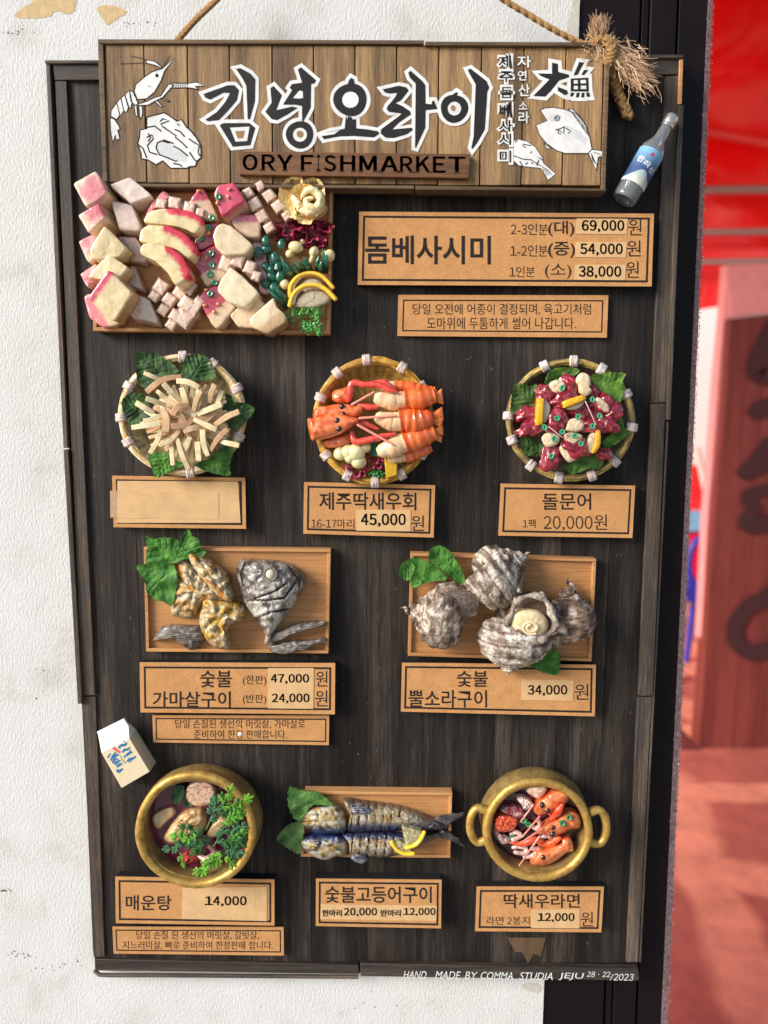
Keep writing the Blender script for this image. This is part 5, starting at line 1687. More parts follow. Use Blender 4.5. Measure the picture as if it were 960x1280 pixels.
# ------------------------------------------------------------------ baskets
def basket(cx, cy, rx, ry, bind, f, label, rim_c, in_c, rimr=4.6, dd=26, bcol=(232, 218, 208)):
    b = thing('basket', label, 'basket', P(cx, cy + ry * .8, 0), 'round baskets on the menu board')
    c = P(cx, cy, 0); k = psc(cy, dd) / S
    # bowl centre is measured at the rim: bring it back along the view
    c = P(cx, cy, dd); c.y = 0
    m = M()
    prof = [(rx * .55 * k, .3), (rx * .78 * k, 8), (rx * .95 * k, dd - 4), (rx * .97 * k, dd), (rx * .90 * k, dd), (rx * .78 * k, 12), (rx * .5 * k, 8), (0.01, 7)]
    def cf(u, an, h):
        st_ = .5 + .5 * math.sin(an * 60 + 4 * nz(math.cos(an) * 3, math.sin(an) * 3, h * .05))
        return mix(in_c, tuple(v * .62 for v in in_c), st_ * .8)
    lathe(m, prof, c, Vector((0, -1, 0)), cf, 96, sy=ry / rx)
    build(m, 'bowl', MT['basketry'], b, angle=60)
    m = M()
    for s in range(3):
        pts = []
        for i in range(64):
            a = 2 * math.pi * i / 64
            w = 1 + .012 * nz(math.cos(a) * 3, math.sin(a) * 3, s * 5)
            rr = .955 + .022 * (s - 1) * 1.3
            pts.append((cx + rx * rr * w * math.cos(a), cy + ry * rr * w * math.sin(a), dd + (2.2 if s == 1 else 0) + 1.2 * nz(math.cos(a) * 4, math.sin(a) * 4, s)))
        tube(m, pts, rimr * .62, lambda u, an, x, y, s=s: mix(rim_c[0], rim_c[1], .5 + 1.2 * nz(x * .12, y * .12, s)), segs=8, closed=True, na=.25, ns=.5)
    build(m, 'rim', MT['basketry'], b)
    for i, (x, y) in enumerate(bind):
        X, Y = f((x, y))
        a = math.atan2(Y - cy, X - cx)
        X, Y = cx + rx * .965 * math.cos(a), cy + ry * .965 * math.sin(a)
        m = M()
        r = 5.6
        for t in (-2.1, -.7, .7, 2.1):
            px, py = X - math.sin(a) * t * 1.5, Y + math.cos(a) * t * 1.5
            pts = [(px + math.cos(a) * r * q, py + math.sin(a) * r * q, dd + z) for q, z in ((-.95, -3), (-.85, 2), (0, 4.6), (.85, 2), (1.0, -4))]
            tube(m, pts, 2.1, lambda u, an, x_, y_: mix(bcol, (186, 160, 150), .5 + .9 * nz(x_ * .6, y_ * .6, i)), segs=7, n=10, na=.3, ns=.9, seed=i, rnd=True)
        build(m, 'binding', MT['matte'], b)
    return b
zc = zt(120, 430, 4.571); zd = zt(360, 430, 4.364); ze = zt(600, 430, 4.174)
basket(228, 518.5, 79, 75, [(495, 85), (655, 120), (805, 245), (812, 535), (535, 735), (215, 550), (155, 420), (200, 240)], zc, 'pale bamboo basket holding shredded squid on green leaves', ((246, 236, 208), (206, 156, 76)), (206, 184, 128))
basket(467, 526, 74, 79, [(428, 108), (615, 160), (280, 188), (180, 302), (215, 590), (475, 750), (625, 705), (745, 600), (330, 690), (745, 230)], zd, 'yellow bamboo basket holding orange prawns', ((226, 178, 66), (152, 104, 30)), (190, 150, 62))
basket(713, 525, 80, 76, [(350, 130), (487, 107), (622, 140), (755, 258), (783, 435), (690, 610), (575, 680), (418, 680), (272, 640), (185, 500), (170, 375)], ze, 'dark basket with white bindings holding red octopus salad', ((120, 98, 70), (206, 176, 84)), (92, 74, 56), 3.6, bcol=(238, 232, 228))

LC = 'leaves under the shredded squid'
G1, G2 = ((30, 58, 26), (70, 102, 44)), ((46, 96, 30), (92, 140, 52))
leaf(zc, [(232, 45), (300, 55), (345, 48), (390, 85), (440, 115), (470, 160), (400, 190), (330, 230), (270, 250), (235, 200), (228, 120)], (240, 60), (430, 210), 32, 'dark green leaf at the upper left of the squid basket', LC, cols=G1)
leaf(zc, [(480, 160), (510, 80), (560, 55), (640, 80), (685, 180), (640, 205), (560, 210), (500, 205)], (620, 75), (540, 210), 32, 'green leaf at the top of the squid basket', LC, cols=G1, seed=4)
leaf(zc, [(145, 330), (200, 280), (280, 300), (310, 380), (280, 440), (205, 470), (165, 400)], (150, 350), (300, 380), 32, 'green leaf at the left rim of the squid basket', LC, cols=G1, seed=8)
leaf(zc, [(730, 300), (770, 290), (790, 330), (840, 335), (905, 368), (880, 420), (800, 490), (740, 470), (720, 380)], (895, 370), (730, 420), 33, 'green leaf over the right rim of the squid basket', LC, cols=G1, seed=11)
leaf(zc, [(565, 690), (650, 650), (720, 590), (785, 600), (765, 690), (765, 752), (700, 745), (640, 730)], (765, 740), (600, 640), 33, 'green leaf at the lower right of the squid basket', LC, cols=((40, 82, 30), (84, 128, 50)), seed=15)
leaf(zc, [(300, 650), (320, 625), (390, 620), (450, 660), (505, 690), (450, 715), (400, 740), (345, 765), (320, 715)], (340, 760), (430, 630), 34, 'bright green leaf at the bottom of the squid basket', LC, cols=G2, seed=19)

# shredded squid strips
random.seed(31)
SQL, SQG = 'cream shredded squid strip heaped in the leafy basket', 'shredded squid strips in the leafy basket'
def squid_strip(p0, p1, w, d0, d1, c, bend=0, lift=1):
    m = M()
    (x0, y0), (x1, y1) = zc(p0), zc(p1)
    mx, my = (x0 + x1) / 2 - (y1 - y0) * bend, (y0 + y1) / 2 + (x1 - x0) * bend
    tube(m, [(x0, y0, d0), (mx, my, (d0 + d1) / 2 + lift), (x1, y1, d1)], [w, w * 1.05, w * random.uniform(.6, 1)], lambda u, an, x, y: mix(c, tuple(v * .86 for v in c), .5 + .9 * nz(x * .3, y * .3, w)), n=9, sq=True, flat=.6, na=.08)
    solo(m, 'squid_strip', 'clay', SQL, 'squid strip', SQG, bevel=.5, angle=50)
SC = [(244, 226, 180), (238, 214, 166), (226, 190, 144), (212, 164, 122)]
for i in range(72):          # lower heap, fanning outward
    a = 2 * math.pi * i / 72 * 4.1
    r0, r1 = random.uniform(10, 90), random.uniform(180, 255)
    c = (525 + 10 * math.cos(a), 430 + 10 * math.sin(a))
    a1 = a + random.gauss(0, .25)
    squid_strip((c[0] + r0 * math.cos(a), c[1] + r0 * .9 * math.sin(a)), (c[0] + r1 * math.cos(a1) * 1.05, c[1] + r1 * .88 * math.sin(a1)), random.uniform(2.2, 3.3), 38 + random.uniform(0, 8), 33 + random.uniform(0, 6), random.choice(SC), random.gauss(0, .08))
for i in range(26):          # a second layer nearer the middle
    a = random.uniform(0, 6.28)
    r1 = random.uniform(110, 170)
    squid_strip((525 + 30 * math.cos(a + 1), 420 + 30 * math.sin(a + 1)), (525 + r1 * math.cos(a), 420 + r1 * math.sin(a)), random.uniform(2.2, 3.2), 50, 42 + random.uniform(0, 5), random.choice(SC), random.gauss(0, .12))
for p0, p1, w, ci, bd in (((290, 275), (490, 185), 4.0, 3, -.12), ((275, 165), (370, 205), 3, 1, 0), ((385, 225), (490, 335), 4, 0, 0), ((462, 212), (590, 250), 4, 1, -.1), ((590, 250), (585, 310), 4, 1, 0), ((680, 230), (650, 335), 3.6, 2, .05), ((720, 265), (690, 350), 3.6, 0, 0), ((720, 345), (580, 400), 4, 0, 0), ((820, 385), (680, 465), 4, 2, .05),
                        ((690, 490), (560, 430), 4, 1, 0), ((755, 485), (655, 610), 3.6, 3, .06), ((820, 580), (700, 555), 3.6, 1, 0), ((530, 715), (465, 540), 3.6, 1, -.03), ((610, 490), (640, 640), 4, 0, .06), ((440, 695), (430, 560), 3.2, 1, 0), ((310, 625), (380, 470), 3.4, 1, .05), ((205, 478), (370, 455), 3.6, 0, 0), ((230, 335), (330, 395), 4, 0, 0), ((285, 310), (400, 350), 3.6, 0, 0),
                        ((290, 440), (400, 400), 3.4, 0, 0), ((500, 620), (540, 530), 4, 1, 0), ((590, 670), (580, 560), 4, 1, 0), ((360, 580), (480, 490), 3, 1, .12), ((430, 470), (570, 415), 4.2, 3, .15), ((500, 500), (640, 490), 4, 2, -.12), ((440, 400), (530, 350), 4.2, 3, -.2), ((490, 250), (520, 345), 4, 0, 0), ((600, 265), (560, 380), 3.6, 2, .05), ((400, 500), (380, 360), 5, 2, .1), ((520, 470), (420, 390), 4, 3, .2)):
    squid_strip(p0, p1, w * .84, 54 + random.uniform(-3, 5), 52 + random.uniform(-4, 3), SC[ci], bd, 1.5)

# ------------------------------------------------------------------ prawns
OR1, OR2 = (238, 124, 62), (216, 84, 40)
def orange(x, y, s=0, q=0):
    return mix((242, 138, 80), (214, 88, 42), .5 + 1.0 * nz(x * .15, y * .15, 3))
def prawn_tail(f, pts, rs, fan, label, group, meat=.4, d=40, name='peeled_prawn'):
    b = thing(name, label, 'prawn tail', P(*f(pts[1]), d - 14), group)
    q = [(*f(p), d + (p[2] if len(p) > 2 else 0)) for p in [tuple(p[:2]) for p in pts]]
    full = catmull([(a[0], a[1], a[2], r) for a, r in zip(q, rs)], 30, False)
    k = int(30 * meat)
    def shell(u, an, x, y):
        return mix((246, 134, 62), (214, 84, 30), .5 + 1.1 * nz(x * .2, y * .3, 5) + .3 * math.sin(u * 30))
    m = M()
    seg = full[k:]
    rr = [p[3] * (1.07 + .16 * (1 - (i % 4) / 3.0)) for i, p in enumerate(seg)]
    tube(m, [p[:3] for p in seg], rr, shell, segs=16, flat=.9, na=.06)
    build(m, 'shell', MT['glaze'], b, angle=60)
    m = M()
    seg = full[:k + 2]
    for i in range(2):
        j0 = i * (len(seg) // 2)
        s_ = seg[j0:j0 + len(seg) // 2 + 1]
        tube(m, [p[:3] for p in s_], [p[3] * (1.02 - .05 * i) for p in s_], lambda u, an, x, y: mix((244, 214, 172), (226, 172, 124), .5 + 1.1 * nz(x * .3, y * .3, 2)), segs=14, rnd=True, na=.12, ns=.3)
    build(m, 'meat', MT['glaze'], b, angle=70)
    if fan:
        for i, fp in enumerate(fan):
            m = M(); pad(m, f(fp), d - 1 + i * .8, 2.2, lambda x, y, s: mix((246, 148, 66), (222, 96, 30), .5 + nz(x * .4, y * .4)), rings=4, n=30, sm=False, sheet=1.4)
            build(m, 'tail_fin', MT['glaze'], b)
    return b
PG = 'peeled prawns in the yellow basket'
prawn_tail(zd, [(555, 225), (650, 235), (790, 262)], [5, 6.5, 5.5], None, 'prawn lying half hidden behind the top prawn', PG, .1, 34)
prawn_tail(zd, [(560, 630), (660, 605), (780, 560)], [5.5, 7.5, 6], None, 'prawn lying half hidden below the bottom prawn', PG, .35, 34)
prawn_tail(zd, [(505, 300), (580, 312), (650, 302), (720, 300), (800, 282)], [9, 11.5, 10.5, 11.5, 7.5], [[(790, 270), (798, 228), (812, 250), (825, 300), (800, 310)], [(800, 270), (840, 240), (850, 330), (815, 320)]], 'uppermost of the three large peeled prawns', PG, .45, 44)
prawn_tail(zd, [(505, 405), (570, 425), (630, 418), (700, 420), (785, 400)], [8, 12, 12, 13, 8], [[(770, 385), (842, 340), (848, 400), (800, 415)], [(775, 405), (850, 402), (836, 462), (800, 440)]], 'middle one of the three large peeled prawns', PG, .38, 46)
prawn_tail(zd, [(520, 580), (580, 560), (650, 532), (720, 510), (800, 480)], [9, 12.5, 12, 12, 8], [[(790, 460), (845, 440), (848, 500), (800, 495)], [(795, 485), (842, 505), (838, 540), (800, 520)]], 'lowest of the three large peeled prawns', PG, .42, 44)
def prawn_head(f, outline, eyes, d, h, label, group, ridge=None, mat='glaze', seed=0, part=None):
    b = thing('prawn', label, 'prawn head', P(*f(outline[0]), d - 10), group)  # only the severed head of a prawn
    q = f(outline)
    ax = f(ridge) if ridge else None
    m = M()
    pad(m, q, d, h, lambda x, y, s: mix((246, 150, 92), (216, 92, 46), .5 + 1.1 * nz(x * .16, y * .16, seed) + .2 * (s - .5)), rings=9, n=64, axis=ax, na=1.4, ns=.22, base=d - 10, seed=seed, prof=lambda s: (1 - s ** 2.4) ** .6)
    build(m, 'carapace', MT['glaze'], b, angle=70)
    for (x, y) in eyes:
        m = M(); X, Y = f((x, y)); blob(m, X, Y, d + h * .82, 3.7, 3.9, 3.4, (24, 16, 16)); build(m, 'eye', MT['glaze'], b)
    return b
HG = 'prawn heads in the yellow basket'
prawn_head(zd, [(243, 262), (280, 245), (330, 235), (345, 270), (335, 318), (250, 312)], [], 34, 9, 'eyeless prawn head piece at the back of the yellow basket', HG)
prawn_head(zd, [(205, 560), (195, 530), (260, 505), (335, 490), (350, 535), (300, 560), (235, 568)], [], 32, 9, 'eyeless prawn head piece under the front prawn head', HG, seed=3)
prawn_head(zd, [(140, 405), (146, 352), (220, 335), (300, 325), (360, 335), (405, 338), (410, 365), (380, 400), (300, 400), (200, 400)], [(294, 342), (301, 384)], 38, 10, 'black eyed prawn head behind the front prawn head', HG, [(170, 378), (380, 360)], seed=5)
prawn_head(zd, [(105, 412), (140, 402), (260, 374), (330, 392), (392, 410), (360, 445), (300, 485), (240, 510), (150, 527), (125, 520)], [(268, 418), (278, 463)], 46, 11, 'front prawn head with two black eyes in the yellow basket', HG, [(150, 460), (350, 420)], seed=7)
def limb(f, pts, rs, d, label, group, name, cat, c=((236, 92, 70), (210, 60, 48)), n=20, flat=.85):
    m = M(); tube(m, [(*f(p), d + 2 * i) for i, p in enumerate(pts)], rs, lambda u, an, x, y: mix(c[0], c[1], .5 + nz(x * .3, y * .3, 2)), n=n, rnd=True, flat=flat, na=.1, ns=.3)
    return solo(m, name, 'glaze', label, cat, group)
CG = 'prawn claws in the yellow basket'
limb(zd, [(330, 305), (338, 265), (352, 212), (420, 222), (490, 222), (550, 248), (595, 262)], [3, 4.2, 4, 3.6, 4, 3.4, 1.2], 44, 'bent red prawn claw above the front heads', CG, 'prawn_limb', 'prawn claw')
limb(zd, [(480, 210), (530, 215), (585, 250)], [3, 4.5, 1.5], 46, 'short red prawn claw pincer over the bent claw', CG, 'prawn_limb', 'prawn claw', n=12)
limb(zd, [(348, 485), (366, 532), (430, 525), (500, 508), (585, 488)], [3, 4.2, 4, 4, 1.2], 44, 'bent red prawn claw below the front heads', CG, 'prawn_limb', 'prawn claw')
limb(zd, [(390, 335), (440, 345), (490, 342)], [3, 4, 2], 38, 'dark red prawn leg between the heads and the peeled prawns', CG, 'prawn_limb', 'prawn claw', n=12)  # this and the next are legs, not claws
limb(zd, [(385, 428), (430, 440), (488, 462)], [2.5, 3.2, 2], 40, 'thin red prawn leg pointing from the front head', CG, 'prawn_limb', 'prawn claw', n=12)
AG = 'prawn feelers in the yellow basket'
for pts, lab in (([(350, 330), (470, 262)], 'pink prawn feeler slanting up to the bent claw'), ([(392, 405), (592, 390)], 'pale pink prawn feeler lying level on the middle prawn'), ([(382, 442), (572, 548)], 'pink prawn feeler slanting down to the lowest prawn')):
    limb(zd, pts, [1.6, 1.2], 56, lab, AG, 'prawn_feeler', 'prawn feeler', ((238, 160, 136), (226, 140, 120)), n=6)
m = M()
for (x, y, r, d) in ((288, 598, 9.5, 34), (330, 588, 10, 37), (372, 592, 12, 40), (385, 640, 10, 37), (420, 562, 8, 36), (340, 620, 8, 36)):
    X, Y = zd((x, y)); blob(m, X, Y, d, r, r * .95, 9, (226, 214, 158), na=.05)
solo(m, 'mushroom_cluster', 'glaze', 'pale cream mushroom cluster below the front prawn head', 'mushroom')
rl = thing('ruffled_leaf', 'dark pink ruffled leaf at the bottom of the prawn basket', 'garnish', P(450, 590, 26))
def ruf(pts, d, w, b, cols=((120, 24, 60), (206, 84, 124))):
    m = M()
    global zb
    keep, zb = zb, zd
    ruffle(m, pts, d, w, cols, n=36, amp=2.2, fr=.8)
    zb = keep
    build(m, 'frill', MT['clay'], b, recalc=False)
ruf([(300, 670), (350, 660), (365, 710), (410, 680)], 26, 10, rl); ruf([(330, 710), (390, 720), (415, 680)], 25, 9, rl); ruf([(430, 620), (440, 680), (470, 640), (515, 620)], 28, 10, rl); ruf([(440, 600), (490, 660), (515, 640)], 27, 9, rl)
leaf(zd, [(445, 545), (495, 545), (502, 600), (470, 610), (448, 585)], (498, 605), (450, 545), 36, 'small blue green leaf beside the cream mushrooms', None, cols=((14, 74, 60), (28, 112, 86)), name='leaf')
m = M()
for k in range(46):
    X, Y = zd((490 + random.gauss(0, 16), 705 + random.gauss(0, 13)))
    blob(m, X, Y, 30 + random.uniform(-2, 4), random.uniform(1.2, 2.4), 1.6, 1.6, mix((40, 116, 60), (94, 168, 96), random.random()), na=.3, nu=7, nv=5, seed=k)
solo(m, 'wasabi', 'matte', 'small green lump of wasabi at the basket bottom', 'wasabi')
m = M(); prism(m, zd([(524, 610), (545, 640), (598, 652), (595, 718), (535, 735)]), 28, 38, lambda x, y, s: mix((236, 196, 26), (196, 150, 16), .5 + nz(x * .3, y * .3)))
solo(m, 'lemon_wedge', 'glaze', 'yellow lemon wedge beside the wasabi in the prawn basket', 'lemon wedge', bevel=1.5)

# ------------------------------------------------------------------ octopus salad
L3 = 'leaves under the octopus salad'
leaf(ze, [(175, 225), (210, 205), (255, 215), (300, 212), (312, 240), (295, 320), (200, 360), (160, 350)], (180, 215), (300, 320), 33, 'broad dark leaf at the left of the octopus basket', L3, cols=((40, 62, 26), (82, 106, 46)), seed=2)
leaf(ze, [(340, 190), (365, 140), (410, 122), (500, 125), (515, 150), (440, 190), (350, 225)], (350, 200), (510, 140), 32, 'leaf at the top of the octopus basket', L3, cols=((50, 80, 30), (96, 130, 50)), seed=6)
leaf(ze, [(580, 165), (640, 155), (700, 148), (760, 155), (745, 190), (752, 225), (725, 310), (650, 270), (600, 215)], (755, 160), (620, 240), 34, 'bright leaf at the upper right of the octopus basket', L3, cols=((58, 92, 30), (112, 150, 58)), seed=9)
leaf(ze, [(742, 383), (755, 440), (785, 460), (740, 500), (700, 530), (660, 550), (640, 510), (690, 460)], (780, 455), (660, 520), 33, 'leaf at the right rim of the octopus basket', L3, cols=((52, 88, 30), (100, 140, 54)), seed=12)
leaf(ze, [(205, 500), (250, 480), (330, 520), (335, 580), (280, 585), (230, 570)], (210, 520), (330, 570), 32, 'dark crinkled leaf at the lower left of the octopus basket', L3, cols=((36, 62, 28), (70, 100, 44)), seed=14, serr=2)
leaf(ze, [(430, 640), (490, 615), (570, 570), (645, 600), (620, 650), (570, 650), (540, 662), (480, 680), (455, 660)], (440, 645), (630, 600), 34, 'leaf at the bottom of the octopus basket', L3, cols=((46, 78, 30), (92, 128, 52)), seed=17)
OL, OG = 'dark red glazed octopus chunk in the basket of green leaves', 'octopus chunks in the leafy basket'
for (x, y, a, b, r, d) in ((245, 368, 52, 34, -.3, 40), (340, 262, 44, 34, .8, 40), (470, 208, 44, 36, .6, 40), (430, 300, 62, 40, -.4, 44), (400, 395, 44, 54, .3, 48), (270, 435, 66, 34, -.35, 42), (520, 355, 52, 34, .4, 42), (650, 318, 44, 50, .9, 40), (695, 360, 36, 44, .6, 40), (590, 430, 70, 30, .05, 46), (665, 420, 44, 36, .5, 46), (368, 590, 40, 56, .3, 40), (495, 540, 62, 48, .5, 46), (640, 572, 40, 26, .4, 38), (320, 300, 26, 44, .2, 42), (590, 250, 26, 26, 0, 38), (560, 380, 60, 50, 0, 36), (430, 470, 60, 60, 0, 36)):
    m = M(); X, Y = ze((x, y))
    blob(m, X, Y, d, a / 3.5, b / 3.5, 6.5, lambda px, py, z: mix((158, 26, 48), (206, 110, 116) if nz(px * .25, py * .25, 8) > .22 else (116, 14, 32), .5 + .9 * nz(px * .2, py * .2, 3)), rot=r, na=.6, ns=1.9, seed=x * .01, nu=24, nv=16)
    solo(m, 'octopus_chunk', 'glaze', OL, 'octopus chunk', OG, angle=80)
GL = 'garlic slices in the octopus salad'
for pts, lab, d in (([(500, 190), (530, 150), (568, 165), (578, 205), (572, 225), (584, 245), (555, 272), (522, 255), (515, 220)], 'long cream garlic slice standing at the top of the octopus', 50),
                    ([(362, 215), (395, 188), (440, 200), (440, 245), (390, 255)], 'tan garlic slice at the upper left of the octopus', 48), ([(605, 290), (625, 280), (672, 320), (670, 360), (640, 350), (620, 320)], 'cream garlic slice by the right hand octopus', 48),
                    ([(450, 450), (470, 395), (520, 390), (545, 420), (520, 455)], 'round cream garlic slice in the middle of the octopus', 54), ([(325, 490), (360, 462), (412, 480), (405, 520), (350, 538)], 'cream garlic slice with a pink spot at the lower left', 52),
                    ([(440, 480), (480, 460), (535, 480), (500, 520), (470, 530)], 'cream garlic slice under a scallion ring near the lemon', 52), ([(415, 545), (440, 520), (470, 580), (505, 595), (470, 618), (445, 600)], 'cream garlic slice above the bottom leaf', 50)):
    m = M(); pad(m, ze(pts), d - 3, 2.4, lambda x, y, s: mix((234, 216, 180), (208, 178, 142), .4 + .9 * nz(x * .3, y * .3, 4)), rings=5, n=44, prof=lambda s: (1 - s ** 5) ** .5, na=.7, ns=.3, base=d - 7)
    solo(m, 'garlic_slice', 'clay', lab, 'garlic slice', GL)
def lemon_bit(quad, flesh, d, label):
    b = thing('lemon_wedge', label, 'lemon wedge', P(*ze(quad[2]), d - 8), 'lemon wedges in the octopus salad')
    m = M(); pad(m, ze(quad), d, 2.5, lambda x, y, s: mix((244, 196, 32), (220, 160, 14), .5 + nz(x * .4, y * .4)), rings=5, n=40, prof=lambda s: (1 - s ** 4) ** .5, base=d - 7)
    build(m, 'rind', MT['glaze'], b)
    m = M(); pad(m, ze(flesh), d - 4, 2.5, lambda x, y, s: mix((214, 204, 178), (176, 150, 126), .5 + nz(x * .4, y * .4)), rings=4, n=30, base=d - 8, na=.6, ns=.4)
    build(m, 'flesh', MT['glaze'], b)
lemon_bit([(298, 295), (315, 285), (335, 295), (330, 410), (315, 422), (292, 415)], [(330, 300), (365, 320), (360, 380), (330, 410)], 54, 'upright lemon wedge at the left of the octopus')
lemon_bit([(436, 300), (520, 270), (545, 270), (545, 295), (450, 332), (438, 325)], [(450, 330), (540, 300), (520, 335), (470, 345)], 55, 'slanted lemon wedge at the top of the octopus')
lemon_bit([(605, 455), (628, 455), (630, 520), (610, 560), (585, 570), (600, 520)], [(600, 460), (605, 520), (585, 568), (560, 540), (570, 480)], 53, 'curved lemon wedge at the lower right of the octopus')
for (x, y) in ((430, 230), (588, 290), (402, 388), (513, 378), (625, 375), (588, 428), (338, 435), (430, 458), (388, 495), (528, 520), (372, 585), (495, 478)):
    ring(ze, x, y, 2.9, 56, 'mint green scallion ring on the red octopus', 'scallion rings on the octopus salad', .8, (24, 130, 100))
for pts, lab in (([(360, 432), (428, 486)], 'thin white sprout lying by the garlic slices'), ([(550, 300), (605, 420)], 'thin white sprout lying right of the lemon wedge')):
    limb(ze, pts, [.8, .5], 58, lab, 'white sprouts on the octopus salad', 'sprout', 'sprout', ((226, 190, 180), (210, 150, 150)), n=5)

# ------------------------------------------------------------------ grilled fish head and collar
zg = zt(150, 660, 3.31)
L4 = 'leaves on the fish head tray'
GB = ((44, 92, 30), (86, 140, 52))
leaf(zg, [(102, 32), (135, 45), (170, 40), (232, 45), (255, 85), (235, 140), (190, 150), (140, 145), (105, 140), (115, 85)], (105, 38), (235, 145), 20, 'bright green pointed leaf at the top left of the fish head tray', L4, cols=GB, seed=1, serr=1.4)
leaf(zg, [(240, 75), (255, 40), (282, 5), (300, 35), (325, 45), (335, 85), (355, 100), (330, 125), (270, 130), (215, 145)], (284, 6), (225, 145), 23, 'bright green pointed leaf standing beside the collar piece', L4, cols=GB, seed=5, serr=1.4)
leaf(zg, [(66, 158), (95, 152), (130, 138), (180, 145), (225, 160), (235, 230), (215, 320), (180, 305), (150, 298), (110, 265), (105, 235), (88, 200)], (70, 160), (225, 180), 26, 'largest bright green leaf hanging over the left rim', L4, cols=GB, seed=9, serr=1.4)
def grill(dark, mid, light, orange_, seed, sc=.12):
    def f(x, y, s):
        n = nz(x * sc, y * sc, seed); n2 = nz(x * sc * 2.3, y * sc * 2.3, seed + 5); n3 = nz(x * .1, y * .1, seed + 9)
        c = mix(mid, light, .5 + n * 1.1)
        c = mix(c, orange_, sst(-.05, .3, n3) * .9)
        return mix(c, dark, sst(.08, .38, n2 + n * .4) * .9)
    return f
KG = 'grilled fish collar pieces'
m = M()
pad(m, zg([(245, 128), (265, 122), (300, 158), (340, 190), (380, 230), (420, 260), (440, 300), (400, 320), (360, 300), (330, 330), (300, 372), (240, 368), (213, 352), (216, 280), (235, 210)]), 14, 17, grill((70, 62, 58), (196, 172, 130), (226, 206, 168), (214, 146, 50), 4), rings=11, n=80, na=7, ns=.13, base=9.5, prof=lambda s: (1 - s ** 3) ** .5)
solo(m, 'fish_collar', 'rough_char', 'large grilled fish collar piece with charred and orange patches', 'fish collar', KG, angle=80)
m = M()
pad(m, zg([(284, 108), (330, 120), (375, 142), (415, 175), (455, 215), (450, 240), (468, 300), (435, 302), (395, 275), (360, 235), (320, 190), (300, 160)]), 24, 14, grill((84, 74, 66), (206, 184, 142), (232, 216, 182), (206, 136, 48), 7), rings=9, n=80, na=6, ns=.15, base=12, prof=lambda s: (1 - s ** 3) ** .5)
solo(m, 'fish_collar', 'rough_char', 'curved pale grilled collar strip with a pointed upper tip', 'fish collar', KG, angle=80)
m = M()
pad(m, zg([(332, 345), (352, 290), (430, 302), (500, 318), (516, 340), (508, 380), (470, 395), (440, 430), (450, 494), (420, 502), (385, 490), (350, 450), (330, 400)]), 22, 15, grill((82, 72, 66), (190, 158, 96), (226, 208, 172), (216, 158, 38), 12, .14), rings=10, n=80, na=8, ns=.13, base=9.5, prof=lambda s: (1 - s ** 3) ** .5)
solo(m, 'fish_collar', 'rough_char', 'golden grilled fish collar piece nearest the tail fin', 'fish collar', KG, angle=80)
def streak(a, b, c0, c1, fr=1.4):
    A_, B_ = zg(a), zg(b)
    L = math.dist(A_, B_); dx, dy = (B_[0] - A_[0]) / L, (B_[1] - A_[1]) / L
    return (lambda x, y, s: mix(c0, c1, .5 + .5 * math.sin(((y - A_[1]) * dx - (x - A_[0]) * dy) * fr + 2 * nz(x * .1, y * .1)) + .4 * nz(x * .3, y * .3))), (lambda x, y, s: .9 * math.sin(((y - A_[1]) * dx - (x - A_[0]) * dy) * fr + 2 * nz(x * .1, y * .1)))
def fin(f, pts, a, b, d, h, c0, c1, name, label, cat, group=None, part=None, fr=2.3, mat='fish_skin', base=None):
    A_, B_ = f(a), f(b)
    L = math.dist(A_, B_); dx, dy = (B_[0] - A_[0]) / L, (B_[1] - A_[1]) / L
    w = lambda x, y: math.sin(((y - A_[1]) * dx - (x - A_[0]) * dy) * fr + 2 * nz(x * .08, y * .08))
    m = M()
    pad(m, f(pts), d, h, lambda x, y, s: mix(c0, c1, .45 + .22 * w(x, y) + .8 * nz(x * .2, y * .2, 2)), rings=9, n=90, dfn=lambda x, y, s: .45 * w(x, y), base=base if base is not None else d - 4, prof=lambda s: (1 - s ** 3) ** .5)
    if part is not None:
        return build(m, name, MT[mat], part, angle=80)
    return solo(m, name, mat, label, cat, group, angle=80)
fin(zg, [(136, 466), (160, 425), (185, 405), (250, 402), (320, 405), (345, 400), (350, 450), (345, 470), (300, 505), (270, 495), (230, 468), (190, 450), (160, 460)], (140, 460), (350, 440), 14, 9, (46, 40, 38), (176, 160, 142), 'grilled_tail', 'dark fan shaped grilled tail fin at the lower left of the tray', 'fish tail', base=9.5)
fh = thing('grilled_fish_head', 'grey grilled fish head with white eye and two long fins', 'fish head', P(*zg((620, 500)), 9))  # head and fins of a grilled fish, no body
gill = [zg((640, 260)), zg((700, 300)), zg((650, 400)), zg((600, 440))]
mouth = [[zg((500, 185)), zg((505, 215)), zg((512, 240))], [zg((520, 140)), zg((505, 180))], [zg((560, 292)), zg((640, 262)), zg((690, 228))], [zg((525, 300)), zg((600, 300)), zg((680, 290)), zg((745, 200))], [zg((560, 375)), zg((620, 350)), zg((700, 335))], [zg((700, 160)), zg((740, 215)), zg((742, 250))]]
def groove_d(x, y):
    return min(math.dist(near_axis(l, (x, y)), (x, y)) for l in mouth)
m = M()
